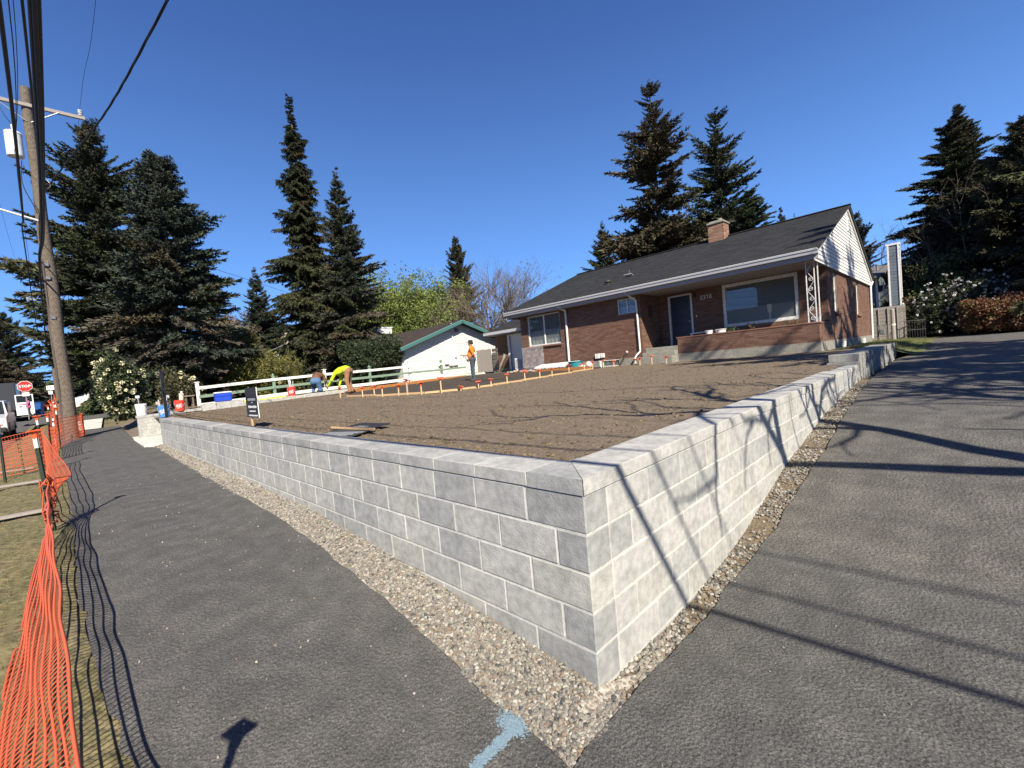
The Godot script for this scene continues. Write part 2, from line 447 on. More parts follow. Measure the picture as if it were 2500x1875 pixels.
func setting() -> void:
	dust_noise.seed = 31; dust_noise.frequency = 0.5; dust_noise.fractal_octaves = 4
	var nz := FastNoiseLite.new()
	nz.seed = 5; nz.frequency = 0.9; nz.fractal_octaves = 3
	# the great sheet of ground, a little below everything laid on it
	var g := grid_mesh(-60, 16, -60, 20, 1.0, func(x, z): return land_y(x, z) - 0.09)
	for q in [[-900, -60, -900, 900], [16, 900, -900, 900], [-60, 16, -900, -60], [-60, 16, 20, 900]]:
		var y0 := 0.9 if q[0] < -59 or q[3] < -50 else -0.25
		g.quad(Vector3(q[0], y0, q[2]), Vector3(q[0], y0, q[3]), Vector3(q[1], y0, q[3]), Vector3(q[1], y0, q[2]))
	structure("ground", g, M.verge)
	# asphalt walk along the wall
	var inner := [[-26.0, 0.2], [-18.5, 0.36], [-14.4, 0.37], [-13.7, 0.16], [-8.4, 0.27], [-5.3, 0.29], [-2.9, 0.31], [-1.8, 0.345], [-1.0, 0.37], [-0.25, 0.42], [0.16, 0.44]]
	var outer := [[-26.0, 2.08], [-20.0, 2.02], [-9.0, 1.87], [-3.5, 1.84], [-2.0, 1.79], [-1.0, 1.7], [0.2, 1.62], [9.0, 1.5]]
	var wob := func(x): return 0.025 * nz.get_noise_2d(x * 3.1, 4.0)
	var wy := func(x, z): return walk_y(x) + 0.004 * nz.get_noise_2d(x, z)
	var b := sheet(steps(-24.6, 0.16, 0.1), func(x): return curve(x, inner) + wob.call(x), func(x): return curve(x, outer) + 1.6 * wob.call(x * 1.7), 20, wy, dusty)
	# the walk's raised edge along the gravel
	for i in 176:
		var x0 := -24.6 + i * 0.1407; var x1 := x0 + 0.1407
		var z0: float = curve(x0, inner) + wob.call(x0); var z1: float = curve(x1, inner) + wob.call(x1)
		b.quad(Vector3(x0, walk_y(x0) - 0.05, z0), Vector3(x0, walk_y(x0), z0), Vector3(x1, walk_y(x1), z1), Vector3(x1, walk_y(x1) - 0.05, z1))
	structure("pavement", b, M.asphalt)
	# the dark apron where the walk meets the driveway
	var ay := func(x, z): return (drive_y(z) if z < 0 else walk_y(x)) + 0.004 * nz.get_noise_2d(x, z)
	var lip := func(z): return curve(z, [[-30.0, 0.55], [-24.0, 0.46], [-17.0, 0.32], [-15.0, 0.1], [-9.7, 0.16], [-7.4, 0.2], [-4.3, 0.27], [-2.5, 0.22], [-1.5, 0.15], [0.2, 0.15], [0.44, 0.16]]) + 0.03 * nz.get_noise_2d(z * 2.6, 9.0)
	var ap := MB.new()
	var dv := MB.new()
	for blk in [[ap, 1.6, -2.02, 0.1], [dv, -2.02, -31.0, 0.14]]:
		var zs := steps(blk[1], blk[2], blk[3])
		for k in zs.size() - 1:
			for u in 40:
				var p := []
				for t in [[u, k + 1], [u, k], [u + 1, k], [u + 1, k + 1]]:
					var z: float = zs[t[1]]
					var xl: float = (0.16 if z > 0.44 else lip.call(z)) if z > -29 else lerpf(0.55, -1.5, (-z - 29) / 2)
					var x := lerpf(xl, 9.0 + (0.0 if z > -22 else (-22 - z) * 0.8), pow(t[0] / 40.0, 1.6))
					p.append(Vector3(x, ay.call(x, z), z))
				var dc := dusty(p[0].x + 5.0, p[0].z)
				var spill: float = 1.0 - smoothstep(0.12, 0.75, p[0].x - lip.call(p[0].z) + 0.5 * dust_noise.get_noise_2d(p[0].x * 3.0, p[0].z * 3.0) + 0.3 * dust_noise.get_noise_2d(p[0].x * 14.0, p[0].z * 14.0))
				if p[0].z < -1.9 and p[0].z > -9.5: dc = dc.lerp(Color(3.1, 2.5, 1.75), spill * 0.75)
				blk[0].col = dc
				blk[0].quad(p[0], p[1], p[2], p[3])
	for k in 200:
		var z0 := 0.44 - k * 0.1; var z1 := z0 - 0.1
		(ap if z0 > -2.0 else dv).quad(Vector3(lip.call(z0), drive_y(minf(z0, 0)) - 0.06, z0), Vector3(lip.call(z0), drive_y(minf(z0, 0)) + 0.001, z0), Vector3(lip.call(z1), drive_y(minf(z1, 0)) + 0.001, z1), Vector3(lip.call(z1), drive_y(minf(z1, 0)) - 0.06, z1))
	structure("driveway_apron", ap, M.asphalt)
	structure("driveway", dv, M.drive)
	# gravel strip along the front wall, dirt strip along the side wall
	var gy := func(x, z): return (walk_y(x) if x < 0 else drive_y(minf(z, 0.0))) - 0.022 + 0.012 * nz.get_noise_2d(x * 4, z * 4) + 0.03 * smoothstep(0.35, 0.0, z) * float(x < 0)
	var gb := sheet(steps(-14.4, 0.2, 0.1), func(x): return -0.03 if x < 0 else -0.3, func(x): return curve(x, inner) + 0.03, 6, gy)
	structure("gravel_bed", gb, M.gravel_bed)
	var sb := MB.new()
	for k in 100:
		var z0 := 0.1 - k * 0.095; var z1 := z0 - 0.095
		var w0: float = lip.call(z0) + 0.03; var w1: float = lip.call(z1) + 0.03
		for u in 4:
			var xa0 := lerpf(-0.02, w0, u / 4.0); var xb0 := lerpf(-0.02, w0, (u + 1) / 4.0)
			var xa1 := lerpf(-0.02, w1, u / 4.0); var xb1 := lerpf(-0.02, w1, (u + 1) / 4.0)
			sb.quad(Vector3(xa1, gy.call(0.1, z1), z1), Vector3(xa0, gy.call(0.1, z0), z0), Vector3(xb0, gy.call(0.2, z0), z0), Vector3(xb1, gy.call(0.2, z1), z1))
	structure("dirt_strip", sb, M.soil)
	var st := pebble(9)
	var xf := []; var cols := []
	for i in 26000:
		var x := -14.3 + 14.45 * pow(R.randf(), 0.55)
		var z := R.randf_range(0.005, curve(x, inner) + R.randf_range(-0.02, 0.035))
		var s := R.randf_range(0.006, 0.0145) * (1.0 if x > -5 else 1.35)
		xf.append(Transform3D(Basis.from_euler(Vector3(R.randf() * TAU, R.randf() * TAU, R.randf() * TAU)).scaled(Vector3(s, s * R.randf_range(0.6, 1), s * R.randf_range(0.7, 1.2))), Vector3(x, gy.call(x, z) + s * 0.55, z)))
		cols.append(stone_colour())
	for i in 5200:
		var z := 0.3 - 8.8 * pow(R.randf(), 1.5)
		var x := R.randf_range(0.0, lip.call(z) + 0.02)
		if nz.get_noise_2d(z * 2.2, 40.0) > 0.12 and R.randf() < 0.75: continue
		var s := R.randf_range(0.006, 0.016)
		xf.append(Transform3D(Basis.from_euler(Vector3(R.randf() * TAU, R.randf() * TAU, R.randf() * TAU)).scaled(Vector3(s, s * R.randf_range(0.6, 1), s)), Vector3(x, gy.call(0.1, z) + s * 0.5, z)))
		cols.append(stone_colour())
	for i in 260:                                                # strays on the asphalt
		var x := -9 + 10.2 * pow(R.randf(), 0.7); var z := R.randf_range(0.3, 1.7) if x < 0.1 else R.randf_range(-4, 1.5)
		var s := R.randf_range(0.003, 0.008)
		xf.append(Transform3D(Basis.from_euler(Vector3(R.randf() * TAU, R.randf() * TAU, 0)).scaled(Vector3.ONE * s), Vector3(x, ay.call(x, z) + s * 0.5 if x > 0.1 else walk_y(x) + s * 0.5, z)))
		cols.append(stone_colour())
	tag(many("gravel", st, xf, cols, self), "pale crushed gravel lying between the block wall and the asphalt", "gravel", "", "stuff")
	# soil of the yard
	var dp := PackedVector2Array()
	for q in DAMP: dp.append(Vector2(q[0], q[1]))
	var sn := FastNoiseLite.new()
	sn.seed = 77; sn.frequency = 3.2; sn.fractal_octaves = 3
	var ys := func(x, z): return yard_y(x, z) + 0.013 * sn.get_noise_2d(x, z) + 0.02 * nz.get_noise_2d(x * 0.8, z * 0.8) - 0.02 * float(z > -0.35)
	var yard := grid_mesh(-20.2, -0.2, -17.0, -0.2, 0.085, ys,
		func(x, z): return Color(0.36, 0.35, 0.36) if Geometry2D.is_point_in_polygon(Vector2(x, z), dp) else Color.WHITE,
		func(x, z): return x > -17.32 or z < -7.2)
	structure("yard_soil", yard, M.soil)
	var cl := []; cols = []
	for i in 15000:
		var x := -16.5 * pow(R.randf(), 0.8) - 0.35; var z := -0.4 - 12.0 * pow(R.randf(), 1.7)
		if Geometry2D.is_point_in_polygon(Vector2(x, z), dp): continue
		var s := R.randf_range(0.006, 0.02) * (1.0 + 0.5 * float(R.randf() < 0.06))
		cl.append(Transform3D(Basis.from_euler(Vector3(R.randf() * TAU, R.randf() * TAU, 0)).scaled(Vector3(s, s * 0.7, s)), Vector3(x, ys.call(x, z) + s * 0.2, z)))
		cols.append(Color(0.8, 0.78, 0.75) * R.randf_range(0.6, 1.5) if R.randf() > 0.006 else Color(2.0, 2.0, 2.0))
	tag(many("soil_clods", pebble(4, M.clod), cl, cols, self), "crumbs of brown topsoil strewn over the raked yard", "soil", "", "stuff")
	# soil strip between the house and the upper wall, lawn by the side of the house
	structure("side_soil", grid_mesh(-1.95, -0.2, -19.5, -15.8, 0.2, func(x, z): return lerpf(1.19, 1.16, smoothstep(-16, -19.5, z)) + 0.015 * sn.get_noise_2d(x, z)), M.soil)
	var ly := func(x, z): return lerpf(1.17, drive_y(z) + 0.02, smoothstep(-0.6, 0.5, x)) + 0.02 * nz.get_noise_2d(x * 2, z * 2)
	var lw := sheet(steps(-1.95, 0.6, 0.25), func(_x): return -31.0, func(x): return -19.0 if x < -0.3 else -16.75, 30, ly)
	structure("side_lawn", lw, M.lawn)
	# neighbours' lawn, mulch and pads
	structure("lawn", grid_mesh(-46, -17.6, -32, -2.2, 0.5, func(x, z): return land_y(x, z) + 0.02 + 0.03 * nz.get_noise_2d(x, z), null, func(x, z): return z < -7 or x < -17.6), M.lawn)
	structure("mulch_bank", grid_mesh(-25.0, -17.62, -3.0, 0.34, 0.16, func(x, z): return lerpf(walk_y(x) - 0.03, 1.17, smoothstep(0.35, -1.4, z)) + 0.05 * nz.get_noise_2d(x * 2, z * 2) - 0.16 * smoothstep(-18.6, -17.6, x) * smoothstep(-0.6, 0.3, z)), M.bark)
	structure("walk_slab", sheet(steps(-33.4, -24.3, 0.7), func(x): return lerpf(0.85, 0.4, (-x - 24) / 9.0), func(_x): return 1.95, 4, func(x, _z): return walk_y(x) + 0.022), M.new_concrete)
	structure("side_road", sheet(steps(-46, -33.4, 1.0), func(_x): return -30.0, func(_x): return 3.5, 10, func(x, z): return maxf(walk_y(x), land_y(x, z)) + 0.035), M.road)
	structure("verge", grid_mesh(-46, 9, 1.55, 3.75, 0.1, func(x, z): return walk_y(x) - 0.012 + 0.03 * nz.get_noise_2d(x * 2, z * 2) * smoothstep(1.6, 2.2, z) - 0.03 * float(z < curve(x, outer) - 0.05) - 0.42 * smoothstep(2.5, 3.7, z),
		func(x, z): return Color(1.15, 1.1, 1.0).lerp(Color(0.8, 0.85, 0.7), clampf(0.5 + nz.get_noise_2d(x * 0.6, z * 0.6), 0, 1))), M.verge)
	structure("road", sheet(steps(-300, 60, 2.0), func(_x): return 3.6, func(_x): return 13.5, 4, func(x, _z): return walk_y(x) - 0.41), M.road)
	# entrance landing between the two walls
	var ld := MB.new()
	for q in [[-18.35, -16.62], [-16.6, -14.32]]:
		ld.cbox(Vector3((q[0] + q[1]) / 2, 0.36, -0.42), Vector3(q[1] - q[0], 0.12, 1.62), 0.012)
	structure("entrance_landing", ld, M.new_concrete)
	var pl := MB.new()
	pl.span(Vector3(-17.3, 0.2, -1.6), Vector3(-14.31, 1.04, -1.25))
	structure("entrance_step", pl, M.concrete)
	# blue-white paint arrow sprayed on the pavement: specks where the spray held
	var pt := MB.new()
	pt.col = Color(0.5, 0.62, 0.72)
	for i in 4600:
		var f := R.randf()
		var c := Vector2(-0.15, 0.72).lerp(Vector2(-0.158, 0.425), minf(f * 1.35, 1.0))
		c.x += R.randfn(0, 0.011)
		if f > 0.74: c = Vector2(-0.16 + R.randfn(0, 0.028), 0.445 + R.randfn(0, 0.018)) + (Vector2(R.randfn(-0.045, 0.012), R.randfn(0.01, 0.012)) if f > 0.9 else Vector2.ZERO)
		var a := R.randf() * TAU; var s := R.randf_range(0.0015, 0.0042)
		var o := Vector3(c.x, walk_y(c.x) + 0.0045, c.y)
		var u := Vector3(cos(a), 0, sin(a)) * s; var w := Vector3(-sin(a), 0, cos(a)) * s
		pt.col = Color(0.19, 0.28, 0.345) * R.randf_range(0.6, 1.25)
		pt.quad(o - u - w, o - u + w, o + u + w, o + u - w)
	structure("paint_arrow", pt, M.plain)

func stone_colour() -> Color:
	var t := R.randf()
	var c := Color(0.52, 0.48, 0.41).lerp(Color(0.25, 0.245, 0.24), R.randf())
	if t < 0.12: c = Color(0.36, 0.27, 0.2)
	elif t < 0.25: c = Color(0.68, 0.65, 0.59)
	elif t < 0.33: c = Color(0.12, 0.125, 0.13)
	return c * Color(0.62, 0.62, 0.6)

func pebble(sd: int, m: Material = null) -> ArrayMesh:
	var b := MB.new()
	var r := RandomNumberGenerator.new()
	r.seed = sd
	var vs := []
	var t := (1.0 + sqrt(5.0)) / 2.0
	for q in [[-1, t, 0], [1, t, 0], [-1, -t, 0], [1, -t, 0], [0, -1, t], [0, 1, t], [0, -1, -t], [0, 1, -t], [t, 0, -1], [t, 0, 1], [-t, 0, -1], [-t, 0, 1]]:
		vs.append(Vector3(q[0], q[1], q[2]).normalized() * r.randf_range(0.75, 1.25))
	for f in [[0, 11, 5], [0, 5, 1], [0, 1, 7], [0, 7, 10], [0, 10, 11], [1, 5, 9], [5, 11, 4], [11, 10, 2], [10, 7, 6], [7, 1, 8], [3, 9, 4], [3, 4, 2], [3, 2, 6], [3, 6, 8], [3, 8, 9], [4, 9, 5], [2, 4, 11], [6, 2, 10], [8, 6, 7], [9, 8, 1]]:
		b.tri(vs[f[0]], vs[f[1]], vs[f[2]])
	return b.mesh(m if m else M.stone)

# ------------------------------------------------------------------ retaining walls
var block_cache := {}

func block_mesh(s: Vector3, tone: int, e := 0.006) -> ArrayMesh:
	var key := "%.3f %.3f %.3f %d" % [s.x, s.y, s.z, tone]
	if not block_cache.has(key):
		var b := MB.new()
		b.col = [Color(1, 1, 1), Color(0.9, 0.91, 0.92), Color(0.8, 0.82, 0.84), Color(1.06, 1.05, 1.01), Color(0.96, 0.96, 0.93), Color(0.72, 0.74, 0.76)][tone]
		b.cbox(Vector3.ZERO, s, e)
		block_cache[key] = b.mesh(M.concrete)
	return block_cache[key]

func block(called: String, parent: Node, a: Vector3, b: Vector3, tone := -1, e := 0.006) -> void:
	var o := MeshInstance3D.new()
	var s := ((b - a).abs() * 1000).round() / 1000
	o.mesh = block_mesh(s, tone if tone >= 0 else [0, 0, 1, 1, 2, 3, 4, 4][R.randi() % 8], e)
	o.name = called
	o.position = (a + b) * 0.5 - parent.position + Vector3(R.randf_range(-1, 1), 0, R.randf_range(-1, 1)) * 0.0012
	parent.add_child(o, true)

func retaining_wall() -> void:
	var L := 0.444; var H := 0.2032; var g := 0.004
	var w := thing("retaining_wall", "long new grey concrete block wall turning the corner around the soil yard", "retaining wall", Vector3(0, 0, 0))
	var mc := MB.new()
	mc.span(Vector3(-14.29, -0.2, -0.19), Vector3(-0.005, 0.999, -0.005))
	mc.span(Vector3(-0.19, -0.2, -8.72), Vector3(-0.005, 0.999, -0.19))
	part("mortar", mc, M.mortar, w)
	for k in 6:
		var y1 := 1.0 - H * k - g; var y0 := 1.0 - H * (k + 1) + g
		var odd := k % 2 == 1
		var t := 0.0
		while t < 14.28:                                        # along the street
			var t1 := (0.405 if not odd else 0.2) if t == 0.0 else t + L
			t1 = minf(t1, 14.3)
			if y1 > walk_y(-t1) - 0.06 and t1 - t > 0.05:
				block("block", w, Vector3(-t1 + g, y0, -0.2), Vector3(-t - (g if t > 0.0 else 0.0), y1, 0.0), 5 if t == 0.0 and k != 2 else -1)
			t = t1
		var s := 0.204 if not odd else 0.0                       # along the driveway
		if odd: s = 0.2
		var first := true
		while s < 8.7:
			var s1 := s + L
			if first:
				s1 = 0.204 + L if not odd else 0.43
				first = false
			s1 = minf(s1, 8.75)
			if y1 > drive_y(-s1) - 0.06 and s1 - s > 0.05:
				block("block", w, Vector3(-0.2, y0, -s1 + g), Vector3(0.0, y1, -s - g))
			s = s1
	var x := 0.38
	while x < 14.2:
		var x1 := minf(x + L, 14.32)
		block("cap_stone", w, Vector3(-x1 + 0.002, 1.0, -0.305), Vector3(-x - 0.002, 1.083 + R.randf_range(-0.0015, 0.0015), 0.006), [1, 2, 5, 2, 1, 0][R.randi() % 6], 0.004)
		x = x1
	var z := 0.38
	while z < 8.7:
		var z1 := minf(z + L * 1.05, 8.78)
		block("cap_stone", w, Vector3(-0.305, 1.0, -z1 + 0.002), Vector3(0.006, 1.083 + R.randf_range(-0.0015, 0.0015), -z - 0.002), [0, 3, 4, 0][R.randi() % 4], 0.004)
		z = z1
	var up := Transform3D(Basis(Vector3.RIGHT, Vector3.FORWARD, Vector3.UP), Vector3(0, 1.083, 0))
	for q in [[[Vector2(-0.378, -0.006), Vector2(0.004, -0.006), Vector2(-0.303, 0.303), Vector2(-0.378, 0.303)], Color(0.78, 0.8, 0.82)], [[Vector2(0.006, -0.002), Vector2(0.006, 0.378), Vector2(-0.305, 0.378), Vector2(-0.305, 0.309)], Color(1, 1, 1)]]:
		var cb := MB.new()
		cb.col = q[1]
		cb.prism(PackedVector2Array(q[0]), up, 0.083)
		part("cap_stone", cb, M.concrete, w)
	# upper tier of rough-faced units further up the driveway
	var u := thing("upper_block_wall", "low tier of rough stacked wall units at the upper end by the house", "retaining wall", Vector3(0, 0, -8.7))
	var variants := []
	for i in 5:
		var rb := MB.new()
		var rr := RandomNumberGenerator.new()
		rr.seed = 300 + i
		var tone := rr.randf_range(0.55, 0.8)
		rb.col = Color(tone, tone, tone * 0.98)
		rb.cbox(Vector3(-0.01, 0, 0), Vector3(0.48, 0.146, 0.44), 0.006)
		for a in 8:                                              # broken face towards the driveway
			for c in 3:
				var p := Vector3(0.232, -0.05 + c * 0.05, -0.19 + a * 0.054)
				rb.cbox(p, Vector3(0.014 + rr.randf() * 0.03, 0.052, 0.056), 0.005)
		variants.append(rb.mesh(M.concrete))
	for k in 5:
		var n := 0
		var z2 := -8.72 - (0.22 if k % 2 == 1 else 0.0)
		while z2 > -16.5:
			var y := 1.29 - 0.15 * k - 0.075
			if y + 0.07 > drive_y(z2 - 0.4) - 0.05 and not (k == 0 and z2 > -9.0):
				var o := MeshInstance3D.new()
				o.mesh = variants[R.randi() % 5]
				o.name = "wall_unit"
				o.position = Vector3(-0.25 + R.randf_range(-0.006, 0.006), y, z2 - 0.222 + 8.7)
				u.add_child(o, true)
			z2 -= 0.445
			n += 1

func boundary_wall() -> void:
	var w := thing("boundary_block_wall", "short block wall running back past the entrance steps under tool buckets", "retaining wall", Vector3(-17.5, 0.5, -3))
	var mc := MB.new()
	mc.span(Vector3(-17.5, 0.2, -7.3), Vector3(-17.31, 1.05, 0.2))
	part("mortar", mc, M.mortar, w, true)
	for k in 4:
		var z := 0.22
		while z > -1.6:
			var z1 := z - (0.444 if not (k % 2 == 1 and z > 0.2) else 0.222)
			block("block", w, Vector3(-17.5, 1.06 - 0.2032 * (k + 1) + 0.004, z1 + 0.004), Vector3(-17.3, 1.06 - 0.2032 * k - 0.004, z - 0.004))
			z = z1
	var zc := 0.24
	var i := 0
	while zc > -7.2:
		var rise := 0.02 * floorf(i / 2.0)
		block("cap_stone", w, Vector3(-17.6, 1.06 + rise - (0.1 if i > 3 else 0.0), zc - 0.44), Vector3(-17.29, 1.143 + rise, zc - 0.004))
		zc -= 0.444
		i += 1
	# loose units waiting on the wall
	for q in [[-17.46, 1.15, -1.75, 0.3], [-17.46, 1.16, -2.2, 0.4], [-17.44, 1.17, -2.62, 0.3]]:
		var t := thing("loose_block", ["loose pale block standing on the boundary wall nearest the white post", "loose block under the blue cooler on the boundary wall", "split loose block beyond the blue cooler on the boundary wall"][[0.3, 0.4].find(q[3]) if q[2] > -2.5 else 2], "block", Vector3(q[0], q[1] + 0.02, q[2]), 0.03, "loose blocks on the boundary wall")
		var b := MB.new()
		b.cbox(Vector3(0, 0.062, 0), Vector3(0.24, 0.12, 0.42), 0.008)
		part("unit", b, M.concrete, t)
		var b2 := MB.new()
		b2.cbox(Vector3(0.1, 0.127, 0), Vector3(0.05, 0.012, 0.3), 0.003)
		part("lug", b2, M.concrete, t)

# ------------------------------------------------------------------ brick house
func free_rects(u0: float, u1: float, v0: float, v1: float, holes: Array) -> Array:      # tile a rectangle round its openings
	var us := [u0, u1]; var vs := [v0, v1]
	for h in holes:
		us.append(clampf(h[0], u0, u1)); us.append(clampf(h[1], u0, u1)); vs.append(clampf(h[2], v0, v1)); vs.append(clampf(h[3], v0, v1))
	us.sort(); vs.sort()
	var out := []
	for i in us.size() - 1:
		for k in vs.size() - 1:
			if us[i + 1] - us[i] < 0.001 or vs[k + 1] - vs[k] < 0.001: continue
			var cu: float = (us[i] + us[i + 1]) / 2; var cv: float = (vs[k] + vs[k + 1]) / 2
			var inside := false
			for h in holes:
				if cu > h[0] and cu < h[1] and cv > h[2] and cv < h[3]: inside = true
			if not inside: out.append([us[i], us[i + 1], vs[k], vs[k + 1]])
	return out

# A wall in the plane through o with direction u (unit, horizontal) and outward normal w; bricks stand 9 mm proud of the mortar
func brick_wall(parent: Node3D, o: Vector3, u: Vector3, w: Vector3, len_: float, v0: float, v1: float, holes := [], thick := 0.2) -> void:
	var back := MB.new()
	for r in free_rects(0.014, len_ - 0.014, v0, v1, holes):
		var c: Vector3 = o + u * ((r[0] + r[1]) / 2) + Vector3.UP * ((r[2] + r[3]) / 2 - o.y) - w * (thick / 2 + 0.009)
		back.box(c, Vector3(r[1] - r[0], r[3] - r[2], thick), Basis(u, Vector3.UP, u.cross(Vector3.UP)))
	part("wall", back, M.brick_mortar, parent, true)
	var b := MB.new()
	var ch := 0.0685; var bl := 0.3
	var row := 0
	var y := v0 + 0.004
	while y + ch * 0.5 < v1:
		var x := -bl * 0.5 * (row % 2)
		while x < len_:
			var x0 := maxf(x, 0.0) + 0.004; var x1 := minf(x + bl, len_) - 0.004
			var segs := [[x0, x1]]
			for h in holes:
				if y + ch * 0.5 > h[2] and y + ch * 0.5 < h[3]:
					var nx := []
					for q in segs:
						if h[1] <= q[0] or h[0] >= q[1]: nx.append(q)
						else:
							if h[0] - q[0] > 0.03: nx.append([q[0], h[0]])
							if q[1] - h[1] > 0.03: nx.append([h[1], q[1]])
					segs = nx
			for q in segs:
				if q[1] - q[0] < 0.02: continue
				var t := R.randf()
				b.col = Color(0.16, 0.076, 0.05).lerp(Color(0.225, 0.13, 0.092), t) * R.randf_range(0.86, 1.14)
				if t < 0.03: b.col = Color(0.15, 0.075, 0.055)
				var a: Vector3 = o + u * q[0]; var d: Vector3 = o + u * q[1]
				a.y = y; d.y = y
				var hh := Vector3.UP * (minf(y + ch - 0.011, v1) - y)
				var pr := R.randf_range(-0.002, 0.002)
				var f := w * pr; var m := w * -0.012
				b.quad(a + f, d + f, d + f + hh, a + f + hh)
				b.quad(a + m + hh, a + f + hh, d + f + hh, d + m + hh)
				b.quad(a + f, a + m, d + m, d + f)
				b.quad(a + m, a + f, a + f + hh, a + m + hh)
				b.quad(d + f, d + m, d + m + hh, d + f + hh)
			x += bl
		y += ch
		row += 1
	part("brick_course", b, M.brick, parent, true).set_meta("kind", "stuff")

# frame, glass, curtains in an opening of a wall facing +z (yaw 0) or +x (yaw 90)
func window(parent: Node3D, at: Vector3, wd: float, ht: float, yaw: float, mull := [], sill := true, curtain := true, deep := 0.09, fw := 0.06) -> void:
	var q := Basis(Vector3.UP, yaw)
	var f := MB.new()
	for e in [[-wd / 2 + fw / 2, 0.0, fw, ht], [wd / 2 - fw / 2, 0.0, fw, ht], [0.0, ht / 2 - fw / 2, wd - 2 * fw, fw], [0.0, -ht / 2 + fw / 2, wd - 2 * fw, fw]]:
		f.cbox(at + q * Vector3(e[0], e[1], -deep), Vector3(e[2], e[3], 0.07), 0.006, q)
	for mx in mull: f.cbox(at + q * Vector3(mx, 0, -deep), Vector3(0.055, ht - 2 * fw, 0.06), 0.005, q)
	var wn := part("window", f, M.white, parent, true)
	var gl := MB.new()
	gl.box(at + q * Vector3(0, 0, -deep - 0.01), Vector3(wd - 2 * fw + 0.01, ht - 2 * fw + 0.01, 0.006), q)
	part("pane", gl, M.glass, wn)
	if sill:
		var s := MB.new()
		s.col = Color(0.26, 0.13, 0.09)
		s.cbox(at + q * Vector3(0, -ht / 2 - 0.045, 0.0), Vector3(wd + 0.12, 0.07, 0.16), 0.006, q)
		part("sill", s, M.brick, wn)
	if curtain:
		var c := MB.new()
		c.col = Color(0.23, 0.28, 0.27)
		for i in 24:
			var x0 := lerpf(-wd / 2 + fw, wd / 2 - fw, i / 24.0); var x1 := lerpf(-wd / 2 + fw, wd / 2 - fw, (i + 1) / 24.0)
			var z0 := 0.02 * sin(i * 2.1); var z1 := 0.02 * sin((i + 1) * 2.1)
			c.quad(at + q * Vector3(x0, -ht / 2 + 0.03, -deep - 0.13 + z0), at + q * Vector3(x1, -ht / 2 + 0.03, -deep - 0.13 + z1), at + q * Vector3(x1, ht * 0.0, -deep - 0.13 + z1), at + q * Vector3(x0, ht * 0.0, -deep - 0.13 + z0))
		part("curtain", c, M.cloth, wn)
		var bl := MB.new()
		bl.col = Color(0.035, 0.05, 0.055)
		bl.box(at + q * Vector3(0, 0, -deep - 0.45), Vector3(wd + 0.3, ht + 0.3, 0.02), q)
		part("shade", bl, M.cloth, wn)

func shingles(parent: Node3D, a: Vector3, u: Vector3, up: Vector3, len_: float, rise: float, col: Color, tab := 0.3, expo := 0.15, vary := 0.3) -> void:   # a: lower corner; u along the eave; up along the slope
	var b := MB.new()
	var nrm := u.cross(up).normalized()
	var k := 0
	var y := 0.0
	while y < rise - 0.01:
		var x := -tab * R.randf()
		while x < len_:
			var x0 := maxf(x, 0.0); var x1 := minf(x + tab, len_)
			if x1 - x0 > 0.01:
				b.col = col * R.randf_range(1.0 - vary, 1.0 + vary)
				var th := R.randf_range(0.008, 0.014)
				var y1 := minf(y + expo + 0.02, rise)
				var p := a + u * (x0 + 0.003) + up * y + nrm * th; var q := a + u * (x1 - 0.003) + up * y + nrm * th
				var p2 := a + u * (x0 + 0.003) + up * y1 + nrm * 0.002; var q2 := a + u * (x1 - 0.003) + up * y1 + nrm * 0.002
				b.quad(p, q, q2, p2)
				b.quad(p - nrm * th, q - nrm * th, q, p)
				b.quad(q - nrm * th, q2 - nrm * 0.002, q2, q)
			x += tab
		y += expo
		k += 1
	part("shingle", b, M.shingle, parent, true).set_meta("kind", "stuff")

func downspout(parent: Node3D, pts: Array, r := 0.042) -> void:
	var b := MB.new()
	var p := PackedVector3Array(pts)
	var sm := PackedVector3Array()
	for i in p.size():
		if i == 0 or i == p.size() - 1: sm.append(p[i]); continue
		var a := p[i].move_toward(p[i - 1], 0.06); var c := p[i].move_toward(p[i + 1], 0.06)
		sm.append(a); sm.append((a + c + p[i] * 2) / 4); sm.append(c)
	b.tube(sm, PackedFloat32Array([r]), 8)
	for i in p.size() - 1:
		if p[i].distance_to(p[i + 1]) > 1.0:
			for t in [0.15, 0.85]:
				var o := p[i].lerp(p[i + 1], t)
				b.lathe(PackedVector2Array([Vector2(r + 0.004, -0.012), Vector2(r + 0.007, 0), Vector2(r + 0.004, 0.012)]), o, 8)
	part("downspout", b, M.white, parent, true)

